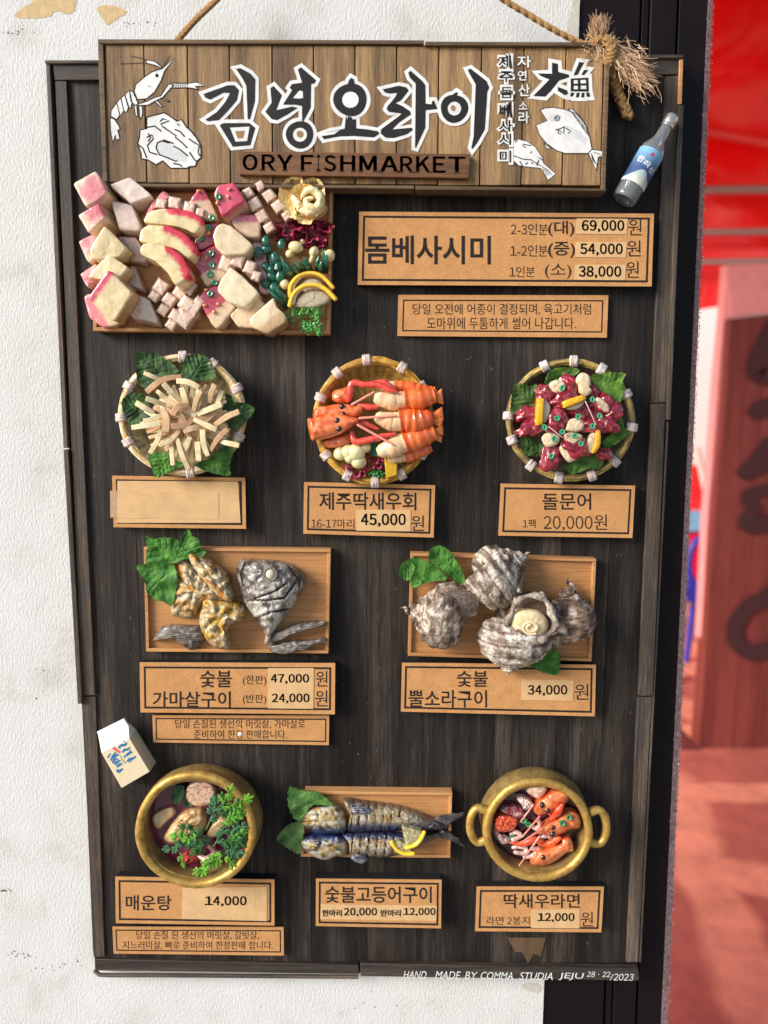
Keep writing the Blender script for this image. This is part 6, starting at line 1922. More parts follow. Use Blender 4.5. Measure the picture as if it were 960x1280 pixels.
pad(m, zg([(481, 160), (495, 138), (515, 129), (580, 131), (630, 133), (685, 142), (725, 165), (762, 200), (756, 250), (735, 290), (712, 330), (680, 372), (650, 410), (622, 452), (602, 440), (565, 385), (520, 325), (500, 280), (488, 230)]), 14, 28,
    lambda x, y, s: mix(mix((98, 88, 80), (226, 218, 206), .22 + .75 * sst(695, 790, y) + .9 * nz(x * .5, y * .5, 3) + .7 * nz(x * .1, y * .1, 1)), (34, 28, 27), max(sst(1.7, .3, groove_d(x, y)) * .95, sst(.05, .5, nz(x * .1, y * .1, 8)) * .6)), rings=26, n=150, na=2.2, ns=.2, base=9.5,
    axis=[zg((600, 200)), zg((632, 290))], dfn=lambda x, y, s: -3.6 * math.exp(-(groove_d(x, y) / 1.1) ** 2) + 1.6 * sst(6, 0, abs(groove_d(x, y) - 3)), prof=lambda s: (1 - s ** 2.2) ** .6)
build(m, 'head', MT['fish_skin'], fh, angle=80)
m = M(); X, Y = zg((622, 190))
tube(m, [(X + 7.8 * math.cos(a), Y + 7.8 * math.sin(a), 42.5) for a in [k * .3927 for k in range(16)]], 1.4, (140, 130, 120), segs=6, closed=True)
build(m, 'eye_socket', MT['fish_skin'], fh)
m = M(); blob(m, X, Y, 40.5, 6.4, 6.8, 4.6, (222, 208, 186)); build(m, 'eye', MT['clay'], fh)
for pts, a, b in (([(602, 470), (625, 445), (650, 432), (740, 397), (848, 388), (842, 406), (790, 412), (740, 432), (690, 452), (640, 475)], (610, 465), (840, 395)), ([(612, 490), (650, 482), (700, 472), (780, 468), (850, 458), (846, 474), (800, 488), (760, 506), (690, 522), (632, 515)], (620, 500), (845, 468))):
    fin(zg, pts, a, b, 18, 7, (70, 62, 58), (196, 184, 170), 'pectoral_fin', None, None, part=fh, base=9.5)
m = M(); tube(m, [(*zg((622, 390)), 30), (*zg((618, 430)), 27), (*zg((606, 475)), 24)], [3, 3.6, 3], lambda u, an, x, y: mix((200, 186, 168), (120, 106, 96), .5 + nz(x * .4, y * .4)), n=10, rnd=True)
build(m, 'throat', MT['fish_skin'], fh)

# ------------------------------------------------------------------ turban shells
zs = zt(480, 670, 3.2)
L5 = 'leaves on the turban shell tray'
leaf(zs, [(178, 75), (190, 50), (225, 38), (262, 60), (290, 100), (318, 150), (322, 190), (290, 185), (250, 150), (200, 120), (180, 105)], (185, 55), (310, 180), 26, 'green leaf curling between the left and top shells', L5, cols=GB, seed=3)
leaf(zs, [(105, 95), (135, 88), (190, 115), (245, 155), (245, 178), (200, 180), (150, 195), (118, 208), (103, 180), (125, 130)], (110, 200), (235, 165), 26, 'broad green leaf above the pointed left shell', L5, cols=GB, seed=7)
leaf(zs, [(56, 150), (70, 115), (100, 92), (124, 100), (122, 130), (100, 175), (75, 172)], (60, 155), (120, 105), 24, 'small folded green leaf over the left tray rim', L5, cols=GB, seed=12)
leaf(zs, [(562, 500), (600, 465), (640, 440), (700, 470), (704, 520), (692, 556), (640, 548), (600, 528)], (695, 550), (590, 490), 24, 'dark green leaf hanging below the middle shell', L5, cols=((40, 84, 28), (76, 130, 46)), seed=15)
def shell(apex, base, rmax, label, d0=26, turns=3.4, fall=.36, roll=0.0, knobs=5, c=((84, 58, 44), (226, 208, 186)), seed=0, open_=None, lift=0.0, wob=.12):
    b = thing('turban_shell', label, 'shell', P(*zs(base), 9), 'turban shells on the tray')
    ax_, bx_ = zs(apex), zs(base)
    A0 = P(ax_[0], ax_[1], d0 - 2 + lift); B0 = P(bx_[0], bx_[1], d0)
    ax = B0 - A0; L = ax.length; ax.normalize()
    e1 = Vector((0, -1, 0)) - ax * ax.dot(Vector((0, -1, 0))); e1.normalize(); e2 = ax.cross(e1)
    Rm = rmax * S
    N, K = int(turns * 60), 64
    vs, fs, cs = [], [], []
    for i in range(N + 1):
        t = i / N
        th = 2 * math.pi * turns * (t - 1) + roll
        g = t ** 1.35
        rad = Rm * g * .50; tr = Rm * (g * .50 + .01)
        cpos = A0 + ax * (L * (.03 + .72 * t ** 1.15))
        out = e1 * math.cos(th) + e2 * math.sin(th)
        kn0 = max(0, math.cos(th * knobs)) ** 5
        for k in range(K):
            ph = 2 * math.pi * k / K
            kn = kn0 * max(0, math.cos(ph - 2.75)) ** 6 * .55 * g
            grow = .02 * math.sin(th * 26) + .045 * nz(th * 4, ph * .8, seed + 6)
            rr = tr * (.94 + .085 * abs(math.sin(ph * 5.5)) ** .7 + kn + grow)
            p = cpos + out * (rad + rr * math.cos(ph)) - ax * (rr * math.sin(ph) * 1.25)
            q = p / S
            rr2 = .09 * nz(q.x * .14, q.z * .14, q.y * .14 + seed) + .05 * nz(q.x * .4, q.z * .4, q.y * .4)
            p = p + (out * math.cos(ph) - ax * math.sin(ph)) * (tr * rr2)
            vs.append(p)
            band = .58 + .2 * math.sin(ph * 11 + .4) + .95 * nz(q.x * .11, q.z * .11, seed + 2) + .55 * nz(q.x * .45, q.z * .45, seed + 8) + .25 * kn0 - .25 * max(0, -math.cos(ph))
            cc = mix(c[0], c[1], band)
            cc = mix(cc, (88, 60, 42), sst(.0, .9, .9 - 2.4 * abs(math.sin(ph * 5.5)) + .8 * nz(q.x * .15, q.z * .15, seed + 11)) * .8)
            cc = mix(cc, (70, 48, 34), sst(.12, .45, nz(q.x * .07, q.z * .07, seed + 14)) * .7)
            cs.append(mix(cc, (246, 238, 226), sst(.16, .4, nz(q.x * .13, q.z * .13, seed + 19)) * .75))
    for i in range(N):
        for k in range(K):
            k2 = (k + 1) % K
            fs.append((i * K + k, i * K + k2, (i + 1) * K + k2, (i + 1) * K + k))
    if not open_:
        fs.append(tuple(N * K + k for k in range(K)))
    fs.append(tuple(range(K)))
    m = M(); m.add(vs, fs, cs)
    build(m, 'shell_wall', MT['shelly'], b, angle=80)
    return b
shell((58, 285), (335, 345), 47, 'pointed grey brown turban shell at the left of the tray', 26, 4.6, .40, roll=-1.2, knobs=4, seed=2)
shell((592, 60), (360, 205), 46, 'pale barnacled turban shell at the top of the tray', 28, 4.2, .42, roll=.6, knobs=3, c=((104, 78, 62), (238, 224, 206)), seed=5)
shell((735, 148), (748, 440), 40, 'dark brown turban shell at the right of the tray', 24, 3.6, .42, roll=2.4, knobs=4, c=((72, 50, 38), (194, 164, 138)), seed=9)
ms = shell((492, 572), (520, 290), 58, 'turban shell in the middle with cream flesh filling its mouth', 30, 3.8, .44, roll=-2.4, knobs=4, c=((112, 88, 72), (242, 230, 216)), seed=12)
m = M()
tube(m, [(*zs((590 + 92 * math.cos(a) * (1 + .10 * math.sin(3 * a) + .05 * math.sin(7 * a)), 330 + 92 * math.sin(a))), 66 + 3 * math.sin(2 * a)) for a in [2 * math.pi * k / 22 for k in range(22)]], [3.6 + 1.8 * math.sin(k * 1.9) for k in range(22)], lambda u, an, x, y: mix((214, 198, 178), (110, 92, 80), .5 + 1.4 * nz(x * .3, y * .3) - .3 * math.sin(an)), segs=10, closed=True, na=.6, ns=.5)
build(m, 'lip', MT['shelly'], ms)
for pts in ([(530, 225), (540, 205), (552, 228)], [(620, 245), (640, 228), (650, 255)], [(672, 375), (695, 388), (668, 398)]):
    m = M(); pad(m, zs(pts), 60, 6, (206, 190, 170), rings=4, n=24, base=50); build(m, 'spine', MT['shelly'], ms)
m = M(); pad(m, zs([(500, 330), (520, 270), (590, 235), (660, 260), (685, 320), (670, 390), (600, 420), (530, 410)]), 56, 3, (112, 84, 64), rings=5, n=40, base=40)
build(m, 'mouth', MT['shelly'], ms)
m = M()
pad(m, zs([(503, 340), (515, 305), (560, 292), (620, 300), (656, 340), (650, 385), (600, 414), (550, 408), (515, 385)]), 62, 9, lambda x, y, s: mix((236, 214, 172), (220, 190, 140), .4 + nz(x * .2, y * .2)), rings=8, n=56, na=1.2, ns=.2, base=52, prof=lambda s: (1 - s ** 3) ** .5)
fles = build(m, 'flesh', MT['clay'], ms)
m = M()
sp = []
for k in range(30):
    a = k * .34; r = 27 * (1 - k / 46)
    sp.append((*zs((588 + r * 1.35 * math.cos(a + 1), 366 + r * math.sin(a + 1))), 70.5 + k * .03))
tube(m, sp, 2.0, lambda u, an, x, y: mix((206, 168, 124), (236, 208, 170), .5 + .5 * math.sin(an)), segs=8, n=80)
build(m, 'swirl', MT['clay'], fles)

# ------------------------------------------------------------------ milk carton
zm = zt(110, 890, 9.6)
cb = thing('milk_carton', 'small cream drink carton with blue brush writing lying tilted on the board', 'carton', P(*zm((400, 910)), 0))
cartmat = pigment('carton_card', .5, .05, 300, .06, 900)
FD = 27
m = M()
prism(m, zm([(160, 490), (500, 320), (742, 718), (402, 915)]), .5, FD, lambda x, y, s: (226, 208, 172))
build(m, 'box', cartmat, cb, bevel=.6)
m = M()
q = zm([(160, 490), (500, 320), (485, 160), (118, 262)])
f0 = [P(q[0][0], q[0][1], FD), P(q[1][0], q[1][1], FD), P(q[2][0], q[2][1], 17), P(q[3][0], q[3][1], 17)]
bk = [v.copy() for v in f0]
for v in bk[:2]: v.y = -.5 * S
for v in bk[2:]: v.y = -11 * S
m.add(f0 + bk, [(0, 1, 2, 3), (7, 6, 5, 4), (0, 4, 5, 1), (1, 5, 6, 2), (2, 6, 7, 3), (3, 7, 4, 0)], [(236, 232, 226)] * 8)
build(m, 'gable', cartmat, cb, bevel=.5)
m = M(); prism(m, zm([(118, 264), (486, 164), (430, 82), (103, 245)]), 13, 16.5, (240, 238, 234))
build(m, 'top_fin', cartmat, cb, bevel=.4)
# print: two leaning columns of blue brush strokes, a red tab, small grey characters
eu = ((500 - 160) / 340, 0)
def cart(u, v):
    x0, y0 = 160 + (500 - 160) * u, 490 + (320 - 490) * u
    x1, y1 = 402 + (742 - 402) * u, 915 + (718 - 915) * u
    return zm((x0 + (x1 - x0) * v, y0 + (y1 - y0) * v))
def cfn(u, v):
    x, y = cart(u, v)
    return P(x, y, FD + .25)
blue, red, gry = M(), M(), M()
zx = zt(125, 920, 16)
for k, (pts, w) in enumerate((([(375, 245), (420, 190), (500, 175), (535, 130)], 3), ([(450, 115), (500, 95)], 1.6), ([(450, 330), (480, 280), (540, 270), (600, 228)], 2.8), ([(480, 440), (500, 385)], 2.6), ([(520, 400), (570, 350), (640, 320)], 3.2), ([(560, 360), (610, 280)], 2.2), ([(540, 510), (590, 460), (650, 450), (715, 405)], 2.8), ([(575, 525), (640, 480)], 2),
                ([(150, 435), (205, 350)], 2.6), ([(215, 495), (250, 410), (310, 320)], 2.6), ([(250, 440), (320, 390), (370, 365)], 2.8), ([(250, 545), (290, 470), (350, 460)], 2.8), ([(290, 570), (340, 520), (400, 485)], 3), ([(330, 620), (380, 575), (440, 550)], 3), ([(335, 665), (350, 730)], 3), ([(365, 735), (400, 690), (455, 655)], 2.8))):
    ribbon(blue, zx(pts), [w * .7] + [w] * (len(pts) - 2) + [w * .5], FD + .25 + .02 * k, n=12)
flatpoly(red, zx([(270, 208), (420, 318), (390, 352), (243, 258)]), FD + .25)
for pts in ([(400, 400), (430, 420), (415, 440)], [(430, 460), (470, 490), (450, 510)], [(470, 530), (500, 510), (520, 550)]):
    ribbon(gry, zx(pts), 1.0, FD + .25)
m = M(); flatpoly(m, zm([(560, 345), (615, 285), (622, 292), (566, 358)]), FD * .55); 
build(blue, 'brush_lettering', plain('blue_print', (42, 116, 168), .6, .2, .1), cb)
build(red, 'red_tab', plain('red_print', (220, 104, 112), .6, .2, .1), cb)
build(gry, 'lettering', plain('grey_print', (120, 116, 110), .6, .2, .1), cb)

# ------------------------------------------------------------------ bottle
zo = zt(740, 130, 8.0)
bb = thing('bottle', 'small clear glass liquor bottle with a blue label lying tilted on the board', 'bottle', P(788, 243, 2))
Pb = P(*zo((316, 962)), 17.5); Pt_ = P(*zo((808, 124)), 17.5)
bax = (Pt_ - Pb); bl = bax.length / S; bax.normalize()
prof = [(0.01, 1.5), (10, .8), (13.2, 0), (14.6, 2), (14.8, 5), (14.8, bl * .56), (14.2, bl * .60), (12, bl * .645), (9, bl * .69), (7.2, bl * .74), (6.4, bl * .85), (6.4, bl * .875), (5.2, bl * .876), (5.2, bl * .85), (6.0, bl * .74), (7.8, bl * .69), (10.7, bl * .645), (12.9, bl * .60), (13.5, bl * .555), (13.5, 7), (12, 5), (0.01, 6)]
m = M(); lathe(m, prof, Pb, bax, (255, 255, 255), 48)
build(m, 'glass', MT['glass'], bb, angle=60)
m = M(); lathe(m, [(0.01, bl * .873), (7.4, bl * .873), (7.6, bl * .885), (7.2, bl * .90), (7.5, bl * .905), (7.5, bl * .93), (7.1, bl * .935), (7.5, bl * .94), (7.5, bl * .985), (6.8, bl), (0.01, bl * 1.001)], Pb, bax, (190, 184, 176), 40)
build(m, 'cap', plain('cap_metal', (196, 190, 182), .3, .5, .1, metal=.8), bb, angle=30)
be1 = Vector((0, -1, 0)) - bax * bax.dot(Vector((0, -1, 0))); be1.normalize(); be2 = bax.cross(be1)
def bot(u, v, r=15.1):
    a = (u - .5) * R(170)
    return Pb + (bax * (bl * v) + (be1 * math.cos(a) + be2 * math.sin(a)) * r) * S
sgn = 1 if (bot(1, .3) - bot(0, .3)).x > 0 else -1
bfn = lambda u, v, r=15.1: bot(u if sgn > 0 else 1 - u, v, r)
m = M()
vs, cs, fs = [], [], []
nu, nv = 30, 30
for j in range(nv + 1):
    for i in range(nu + 1):
        u, v = i / nu, .155 + (.555 - .155) * j / nv
        t = j / nv
        vs.append(bfn(u, v))
        cs.append(mix((48, 70, 118), (120, 172, 206), sst(.3, 1, t)))
for j in range(nv):
    for i in range(nu):
        fs.append((j * (nu + 1) + i, j * (nu + 1) + i + 1, (j + 1) * (nu + 1) + i + 1, (j + 1) * (nu + 1) + i))
m.add(vs, fs, cs); lab = build(m, 'label', MT['paperprint'], bb, recalc=False)
m = M()
def curved(m, pts, r, col):
    n = 24
    vs, cs, fs = [], [], []
    lo = [(p[0], .158) for p in pts]
    full = resample(pts, n, False)
    for x, y in full:
        for t in (0, .5, 1):
            vs.append(bfn(x, .158 + (y - .158) * t, r)); cs.append(mix(col[0], col[1], t + .5 * nz(x * 9, t * 4)))
    for i in range(n - 1):
        for j in range(2):
            fs.append((i * 3 + j, i * 3 + j + 1, (i + 1) * 3 + j + 1, (i + 1) * 3 + j))
    m.add(vs, fs, cs)
curved(m, [(0.01, .20), (.15, .205), (.28, .24), (.42, .30), (.5, .315), (.6, .31), (.72, .26), (.85, .235), (.99, .225)], 15.35, ((226, 222, 206), (150, 176, 178)))
build(m, 'printed_mountain', MT['paperprint'], lab, recalc=False)
m = M()
for k, ch in enumerate('한라산'):
    text(m, ch, (.20 + .21 * k, .44 - .022 * k, .39 + .21 * k, .375 - .022 * k), 0, bold=.02, fn=lambda u, v: bfn(u, v, 15.4))
build(m, 'lettering', MT['white_paint'], lab)
m = M()
for k in range(3):
    ribf = [(0.5 + (.05 - .015 * k) * math.cos(a), .49 + (.022 - .006 * k) * math.sin(a)) for a in [i * .4 for i in range(16)]]
    if k == 0: flatpoly(m, ribf, 0, fn=lambda u, v: bfn(u, v, 15.35))
build(m, 'seal_mark', plain('seal_red', (190, 60, 84), .6), lab)

# ------------------------------------------------------------------ pots
zp, zq = zt(110, 890, 3.692), zt(560, 930, 4.174)
def pot(cx, cy, rx, ry, dd, label, base_r, handles=None, group='golden pots on the menu board', rim=5.4, sx=0, sy=0, bulge=1.0, brothc=(64, 14, 30), tint=None):
    b = thing('pot', label, 'pot', P(cx, cy + ry * .7, 0), group)
    c = P(cx, cy, dd); k = psc(cy, dd) / S
    c0 = c.copy(); c0.y = 0
    Rr = rx * k
    # body: rings whose centres slide a little from base to mouth
    rows = [(base_r * .6, .4), (base_r, .6), (base_r + (bulge - base_r) * .5, dd * .12), (bulge * .99, dd * .35), (bulge, dd * .55), (bulge * .985, dd * .78), (.965, dd * .95), (.95, dd)]
    vs, fs, cs = [], [], []
    sg = 72
    def add_ring(r, d, so=1.0):
        for a in range(sg):
            an = 2 * math.pi * a / sg
            w = 1 + .012 * nz(math.cos(an) * 2, math.sin(an) * 2, d * .05)
            off = 1 - d / dd
            vs.append(c0 + Vector((Rr * r * w * math.cos(an) + sx * off, -d, Rr * (ry / rx) * r * w * math.sin(an) + sy * off)) * S)
            cs.append((200, 160, 80))
    for r, d in rows: add_ring(r, d)
    for r, d in ((.86, dd), (.845, dd * .9), (.85, dd * .6), (.8, dd * .35), (.02, dd * .34)): add_ring(r, d)
    nr = len(vs) // sg
    for i in range(nr - 1):
        for a in range(sg):
            a2 = (a + 1) % sg
            fs.append((i * sg + a, i * sg + a2, (i + 1) * sg + a2, (i + 1) * sg + a))
    fs.append(tuple(range(sg)))
    m = M(); m.add(vs, fs, cs)
    build(m, 'body', MT['pot_clay'], b, angle=60)
    m = M()
    tube(m, [(cx + rx * .915 * math.cos(a) * (1 + .012 * math.sin(3 * a + cx)), cy + ry * .915 * math.sin(a) * (1 + .012 * math.sin(2 * a)), dd + .6 * math.sin(5 * a)) for a in [2 * math.pi * i / 60 for i in range(60)]], rim, (200, 160, 80), segs=14, closed=True, na=.1, ns=.12)
    build(m, 'rim', MT['gold'], b)
    for hp in (handles or []):
        m = M(); tube(m, hp, [6.0] + [5.2] * (len(hp) - 2) + [6.0], (200, 160, 80), segs=12, n=26, na=.08, ns=.2)
        build(m, 'handle', MT['gold'], b)
    m = M(); pad(m, [(cx + rx * .84 * math.cos(a), cy + ry * .84 * math.sin(a)) for a in [2 * math.pi * i / 20 for i in range(20)]], dd * .62, .5, lambda x, y, s: mix(brothc, tuple(v * 1.8 for v in brothc), .4 + nz(x * .08, y * .08, 3)), rings=8, n=60, na=1.4, ns=.12, base=dd * .5)
    tag(build(m, 'broth', MT['broth']), 'dark red broth filling the ' + ('two handled noodle pot' if handles else 'handleless stew pot'), 'broth')
    return b
def potclay():
    mt, nt, b = newmat('pot_clay')
    v = mapping(nt, (1, 1, 1))
    n1 = noise_n(nt, v, 130, 6, .65)
    rp = ramp(nt, n1.outputs[0], [(.3, lin((110, 88, 50))), (.6, lin((160, 132, 78))), (.85, lin((190, 160, 100)))])
    nt.links.new(rp.outputs[0], b.inputs['Base Color'])
    b.inputs['Roughness'].default_value = .5
    b.inputs['Metallic'].default_value = .3
    n2 = noise_n(nt, v, 420, 4, .6)
    bump(nt, b, n2.outputs[0], .3, .0007)
    return mt
MT['pot_clay'] = potclay()
pot(245, 1036.5, 77, 74.5, 50, 'golden rimmed round stew pot with green cress on its broth', .80, sx=3, sy=-5, bulge=1.0, brothc=(74, 16, 40))
pot(672, 1036.5, 69.5, 65.5, 46, 'golden pot with two loop handles full of prawn heads', .80, [[(*zq((200, 345)), 40), (*zq((150, 335)), 40), (*zq((118, 385)), 40), (*zq((118, 460)), 40), (*zq((150, 510)), 40), (*zq((200, 500)), 40)],
      [(*zq((738, 355)), 40), (*zq((790, 345)), 40), (*zq((822, 390)), 40), (*zq((822, 470)), 40), (*zq((790, 518)), 40), (*zq((738, 510)), 40)]], sx=0, sy=4, bulge=1.0, brothc=(46, 14, 24))

# stew
def piece(f, pts, d, h, c0, c1, name, label, cat, mat='clay', group=None, na=1.5, base=None, pw=4, ns=.18, sm=True, spots=None):
    m = M()
    def cf(x, y, s):
        c = mix(c0, c1, .5 + 1.0 * nz(x * .18, y * .18, d * .1))
        if spots and nz(x * .35, y * .35, 4) > .2: c = mix(c, spots, .8)
        return c
    pad(m, f(pts), d, h, cf, rings=8, n=60, na=na, ns=ns, base=base if base is not None else d - 8, prof=lambda s: (1 - s ** pw) ** .5, sm=sm)
    return solo(m, name, mat, label, cat, group, angle=75)
circ = lambda x, y, rx, ry=None: [(x + rx * math.cos(a), y + (ry or rx) * math.sin(a)) for a in [2 * math.pi * k / 16 for k in range(16)]]
piece(zp, circ(520, 378, 72, 60), 38, 3, (226, 200, 170), (214, 176, 146), 'radish_slice', 'round pale radish slice with red specks in the stew', 'radish slice', 'glaze', na=.5, spots=(186, 84, 60), pw=8)
piece(zp, [(296, 490), (330, 455), (392, 438), (402, 470), (370, 500), (322, 542)], 34, 5, (206, 176, 134), (186, 148, 104), 'tofu', 'tan block of tofu at the left of the stew', 'tofu', pw=8, na=.5)
piece(zp, [(350, 575), (385, 520), (430, 470), (480, 448), (530, 452), (545, 500), (530, 560), (470, 600), (400, 612), (360, 600)], 36, 9, (214, 180, 132), (190, 146, 92), 'fish_chunk', 'pale ragged fish chunk in the middle of the stew', 'fish chunk', na=4, ns=.25)
piece(zp, [(550, 560), (600, 498), (668, 500), (676, 520), (630, 545), (575, 580)], 38, 5, (222, 190, 142), (200, 160, 110), 'fish_chunk', 'smooth cream fish piece under the cress', 'fish chunk', na=1)
piece(zp, [(500, 640), (440, 650), (430, 690), (470, 700), (520, 680)], 34, 5, (200, 70, 50), (166, 40, 40), 'chilli_flakes', 'red chilli paste spot under the cress', 'chilli', na=3, ns=.4)
m = M(); tube(m, [(*zp((515, 665)), 38), (*zp((550, 680)), 42), (*zp((585, 650)), 42), (*zp((560, 620)), 40)], [3, 4.6, 4.4, 2.4], lambda u, an, x, y: mix((226, 190, 168), (186, 128, 116), .5 + .5 * math.sin(u * 16)), n=20, rnd=True)
solo(m, 'shrimp', 'glaze', 'small pale curled shrimp under the cress in the stew', 'shrimp')
for pts, lab in (([(385, 400), (400, 350), (440, 340), (440, 400), (410, 430)], 'dark green leaf floating left of the radish slice'), ([(440, 430), (470, 390), (500, 385), (490, 425), (460, 440)], 'small green leaf at the foot of the radish slice')):
    leaf(zp, pts, pts[0], pts[2], 38, lab, 'green leaves floating in the stew', cols=((28, 60, 34), (62, 104, 60)), veins=2)
cr = thing('cress_sprig', 'bright green cress sprigs spread over the stew', 'cress', P(*zp((600, 680)), 40))
random.seed(44)
def frond(base, tip, spread, n, sc, col, d):
    """a stem with lobed leaflets"""
    tip = (tip[0] - 26 * sst(600, 720, tip[0]), tip[1] + 8 * sst(430, 360, tip[1]))
    sc *= .86
    (x0, y0), (x1, y1) = zp(base), zp(tip)
    m = M()
    tube(m, [(x0, y0, d - 4), ((x0 + x1) / 2 + random.uniform(-2, 2), (y0 + y1) / 2, d + 2), (x1, y1, d + 2)], [1.1, .9, .6], mix(col, (150, 190, 110), .3), segs=6, n=10)
    build(m, 'stem', MT['leafy'], cr)
    a0 = math.atan2(y1 - y0, x1 - x0)
    m = M()
    for k in range(n):
        t = .35 + .65 * k / max(1, n - 1)
        side = (-1) ** k
        bx, by = x0 + (x1 - x0) * t, y0 + (y1 - y0) * t
        a = a0 + side * random.uniform(.5, 1.0) * (1 if k < n - 1 else .1)
        L = sc * random.uniform(.8, 1.2)
        for j in range(5):                     # lobes
            aa = a + (j - 2) * .42 * spread
            ll = L * 1.25 * (1 - abs(j - 2) * .2)
            ex, ey = bx + math.cos(aa) * ll, by + math.sin(aa) * ll
            px, py = -math.sin(aa), math.cos(aa)
            w = L * .17
            dz = d + 3 + random.uniform(-2, 4)
            o = [(bx, by), (bx + math.cos(aa) * ll * .5 + px * w * .7, by + math.sin(aa) * ll * .5 + py * w * .7), (ex + px * w * .8 - math.cos(aa) * w * .3, ey + py * w * .8 - math.sin(aa) * w * .3), (ex + math.cos(aa) * w * .4, ey + math.sin(aa) * w * .4),
                 (ex - px * w * .8 - math.cos(aa) * w * .3, ey - py * w * .8 - math.sin(aa) * w * .3), (bx + math.cos(aa) * ll * .5 - px * w * .7, by + math.sin(aa) * ll * .5 - py * w * .7)]
            cc = mix(col, tuple(min(255, v * 1.35) for v in col), random.random())
            pad(m, o, dz, .25, cc, rings=3, n=16, sheet=.4, dfn=lambda x, y, s, bx=bx, by=by: -.02 * ((x - bx) ** 2 + (y - by) ** 2) * .4)
    build(m, 'leaflets', MT['leafy'], cr, angle=80)
BR, DKG, BLG = (92, 140, 44), (44, 84, 40), (60, 100, 66)
frond((600, 470), (665, 365), 1.2, 4, 11, BR, 52); frond((640, 440), (745, 408), 1.1, 4, 11, BR, 52)
frond((545, 545), (600, 410), .9, 5, 12, BLG, 50); frond((580, 480), (690, 440), .9, 4, 11, DKG, 50)
frond((600, 520), (715, 480), 1.1, 4, 12, (82, 140, 44), 52); frond((640, 560), (735, 530), 1.1, 4, 11, BLG, 52)
frond((560, 580), (450, 535), 1.0, 4, 10, DKG, 48); frond((560, 590), (380, 630), 1.0, 5, 10, BLG, 48)
frond((540, 590), (410, 575), 1.1, 4, 10, (90, 146, 46), 48); frond((560, 600), (500, 640), 1.1, 4, 10, DKG, 50)
frond((600, 590), (720, 600), 1.1, 5, 12, DKG, 52); frond((620, 600), (730, 560), 1.1, 4, 11, (86, 140, 54), 52)
frond((640, 620), (715, 650), 1.0, 4, 11, BLG, 52); frond((580, 620), (620, 560), 1, 3, 11, BLG, 52)
frond((640, 650), (520, 730), 1.1, 5, 11, BR, 50); frond((650, 640), (560, 700), 1.1, 4, 11, BR, 51); frond((640, 640), (680, 710), .8, 3, 9, BR, 50); frond((425, 650), (435, 690), .7, 2, 7, BR, 46)

# noodle pot
NG = 'prawn heads in the noodle pot'
prawn_head(zq, [(448, 350), (462, 310), (490, 285), (540, 250), (580, 240), (640, 265), (625, 300), (600, 330), (590, 350), (560, 345), (540, 385), (515, 365), (475, 375)], [(492, 318), (520, 347)], 40, 10, 'uppermost prawn head in the noodle pot', NG, [(500, 330), (590, 275)], seed=21)
prawn_head(zq, [(468, 470), (500, 430), (540, 400), (590, 375), (640, 350), (690, 378), (690, 435), (640, 450), (590, 472), (550, 485), (510, 475)], [(547, 433), (546, 470)], 42, 11, 'middle prawn head with green rings in the noodle pot', NG, [(530, 440), (650, 400)], seed=24)
prawn_head(zq, [(434, 630), (450, 590), (475, 555), (530, 535), (590, 515), (595, 490), (640, 488), (658, 555), (620, 570), (560, 615), (500, 636)], [(497, 590)], 42, 11, 'lowest prawn head in the noodle pot', NG, [(490, 595), (620, 540)], seed=28)
QG = 'prawn legs in the noodle pot'  # these limbs are prawn legs, not claws
limb(zq, [(540, 390), (575, 350), (595, 320)], [3, 5, 3], 48, 'short red leg hanging off the uppermost prawn head', QG, 'prawn_limb', 'prawn leg', n=10, c=((232, 80, 42), (206, 60, 34)))
limb(zq, [(325, 515), (390, 520), (450, 500), (490, 510)], [1.6, 4, 4.4, 3.5], 38, 'long red leg left of the lowest prawn head', QG, 'prawn_limb', 'prawn leg', n=14, c=((232, 90, 40), (206, 70, 30)))
limb(zq, [(480, 520), (530, 520), (580, 490)], [3, 5, 3.4], 42, 'thick orange leg between the middle and lowest heads', QG, 'prawn_limb', 'prawn leg', n=12, c=((240, 110, 40), (216, 76, 26)))
FG = 'prawn feelers in the noodle pot'
for pts, lab in (([(445, 318), (380, 405)], 'shortest pink feeler, beside the white crab meat'), ([(478, 378), (388, 485)], 'pink feeler running from the uppermost head'), ([(492, 442), (380, 515)], 'pink feeler running from the middle head'), ([(478, 483), (372, 635)], 'longest pink feeler, reaching the bottom of the pot')):
    limb(zq, pts, [1.5, 1.1], 54, lab, FG, 'prawn_feeler', 'prawn feeler', ((214, 138, 120), (190, 106, 94)), n=6)
piece(zq, [(240, 400), (262, 372), (300, 372), (365, 392), (352, 440), (300, 462), (245, 450)], 38, 8, (232, 106, 66), (204, 74, 44), 'fish_meat', 'orange ragged meat at the left of the noodle pot', 'meat', 'glaze', na=4, ns=.35)
piece(zq, [(415, 225), (460, 215), (515, 225), (500, 270), (465, 285), (410, 250)], 36, 8, (240, 214, 190), (214, 170, 140), 'fish_meat', 'pale meat block at the top of the noodle pot', 'meat', na=1.5)
piece(zq, [(360, 285), (390, 275), (435, 300), (440, 330), (400, 345), (385, 320)], 38, 6, (240, 226, 214), (206, 170, 170), 'crab_meat', 'white shredded crab meat under the uppermost head', 'crab meat', na=4, ns=.5)
piece(zq, [(275, 350), (310, 325), (370, 330), (400, 365), (380, 390), (330, 375)], 34, 5, (150, 56, 70), (230, 200, 190), 'octopus_meat', 'dark red and white shreds above the orange meat', 'octopus', na=4, ns=.5)
NW = 'white noodles in the pot'
random.seed(9)
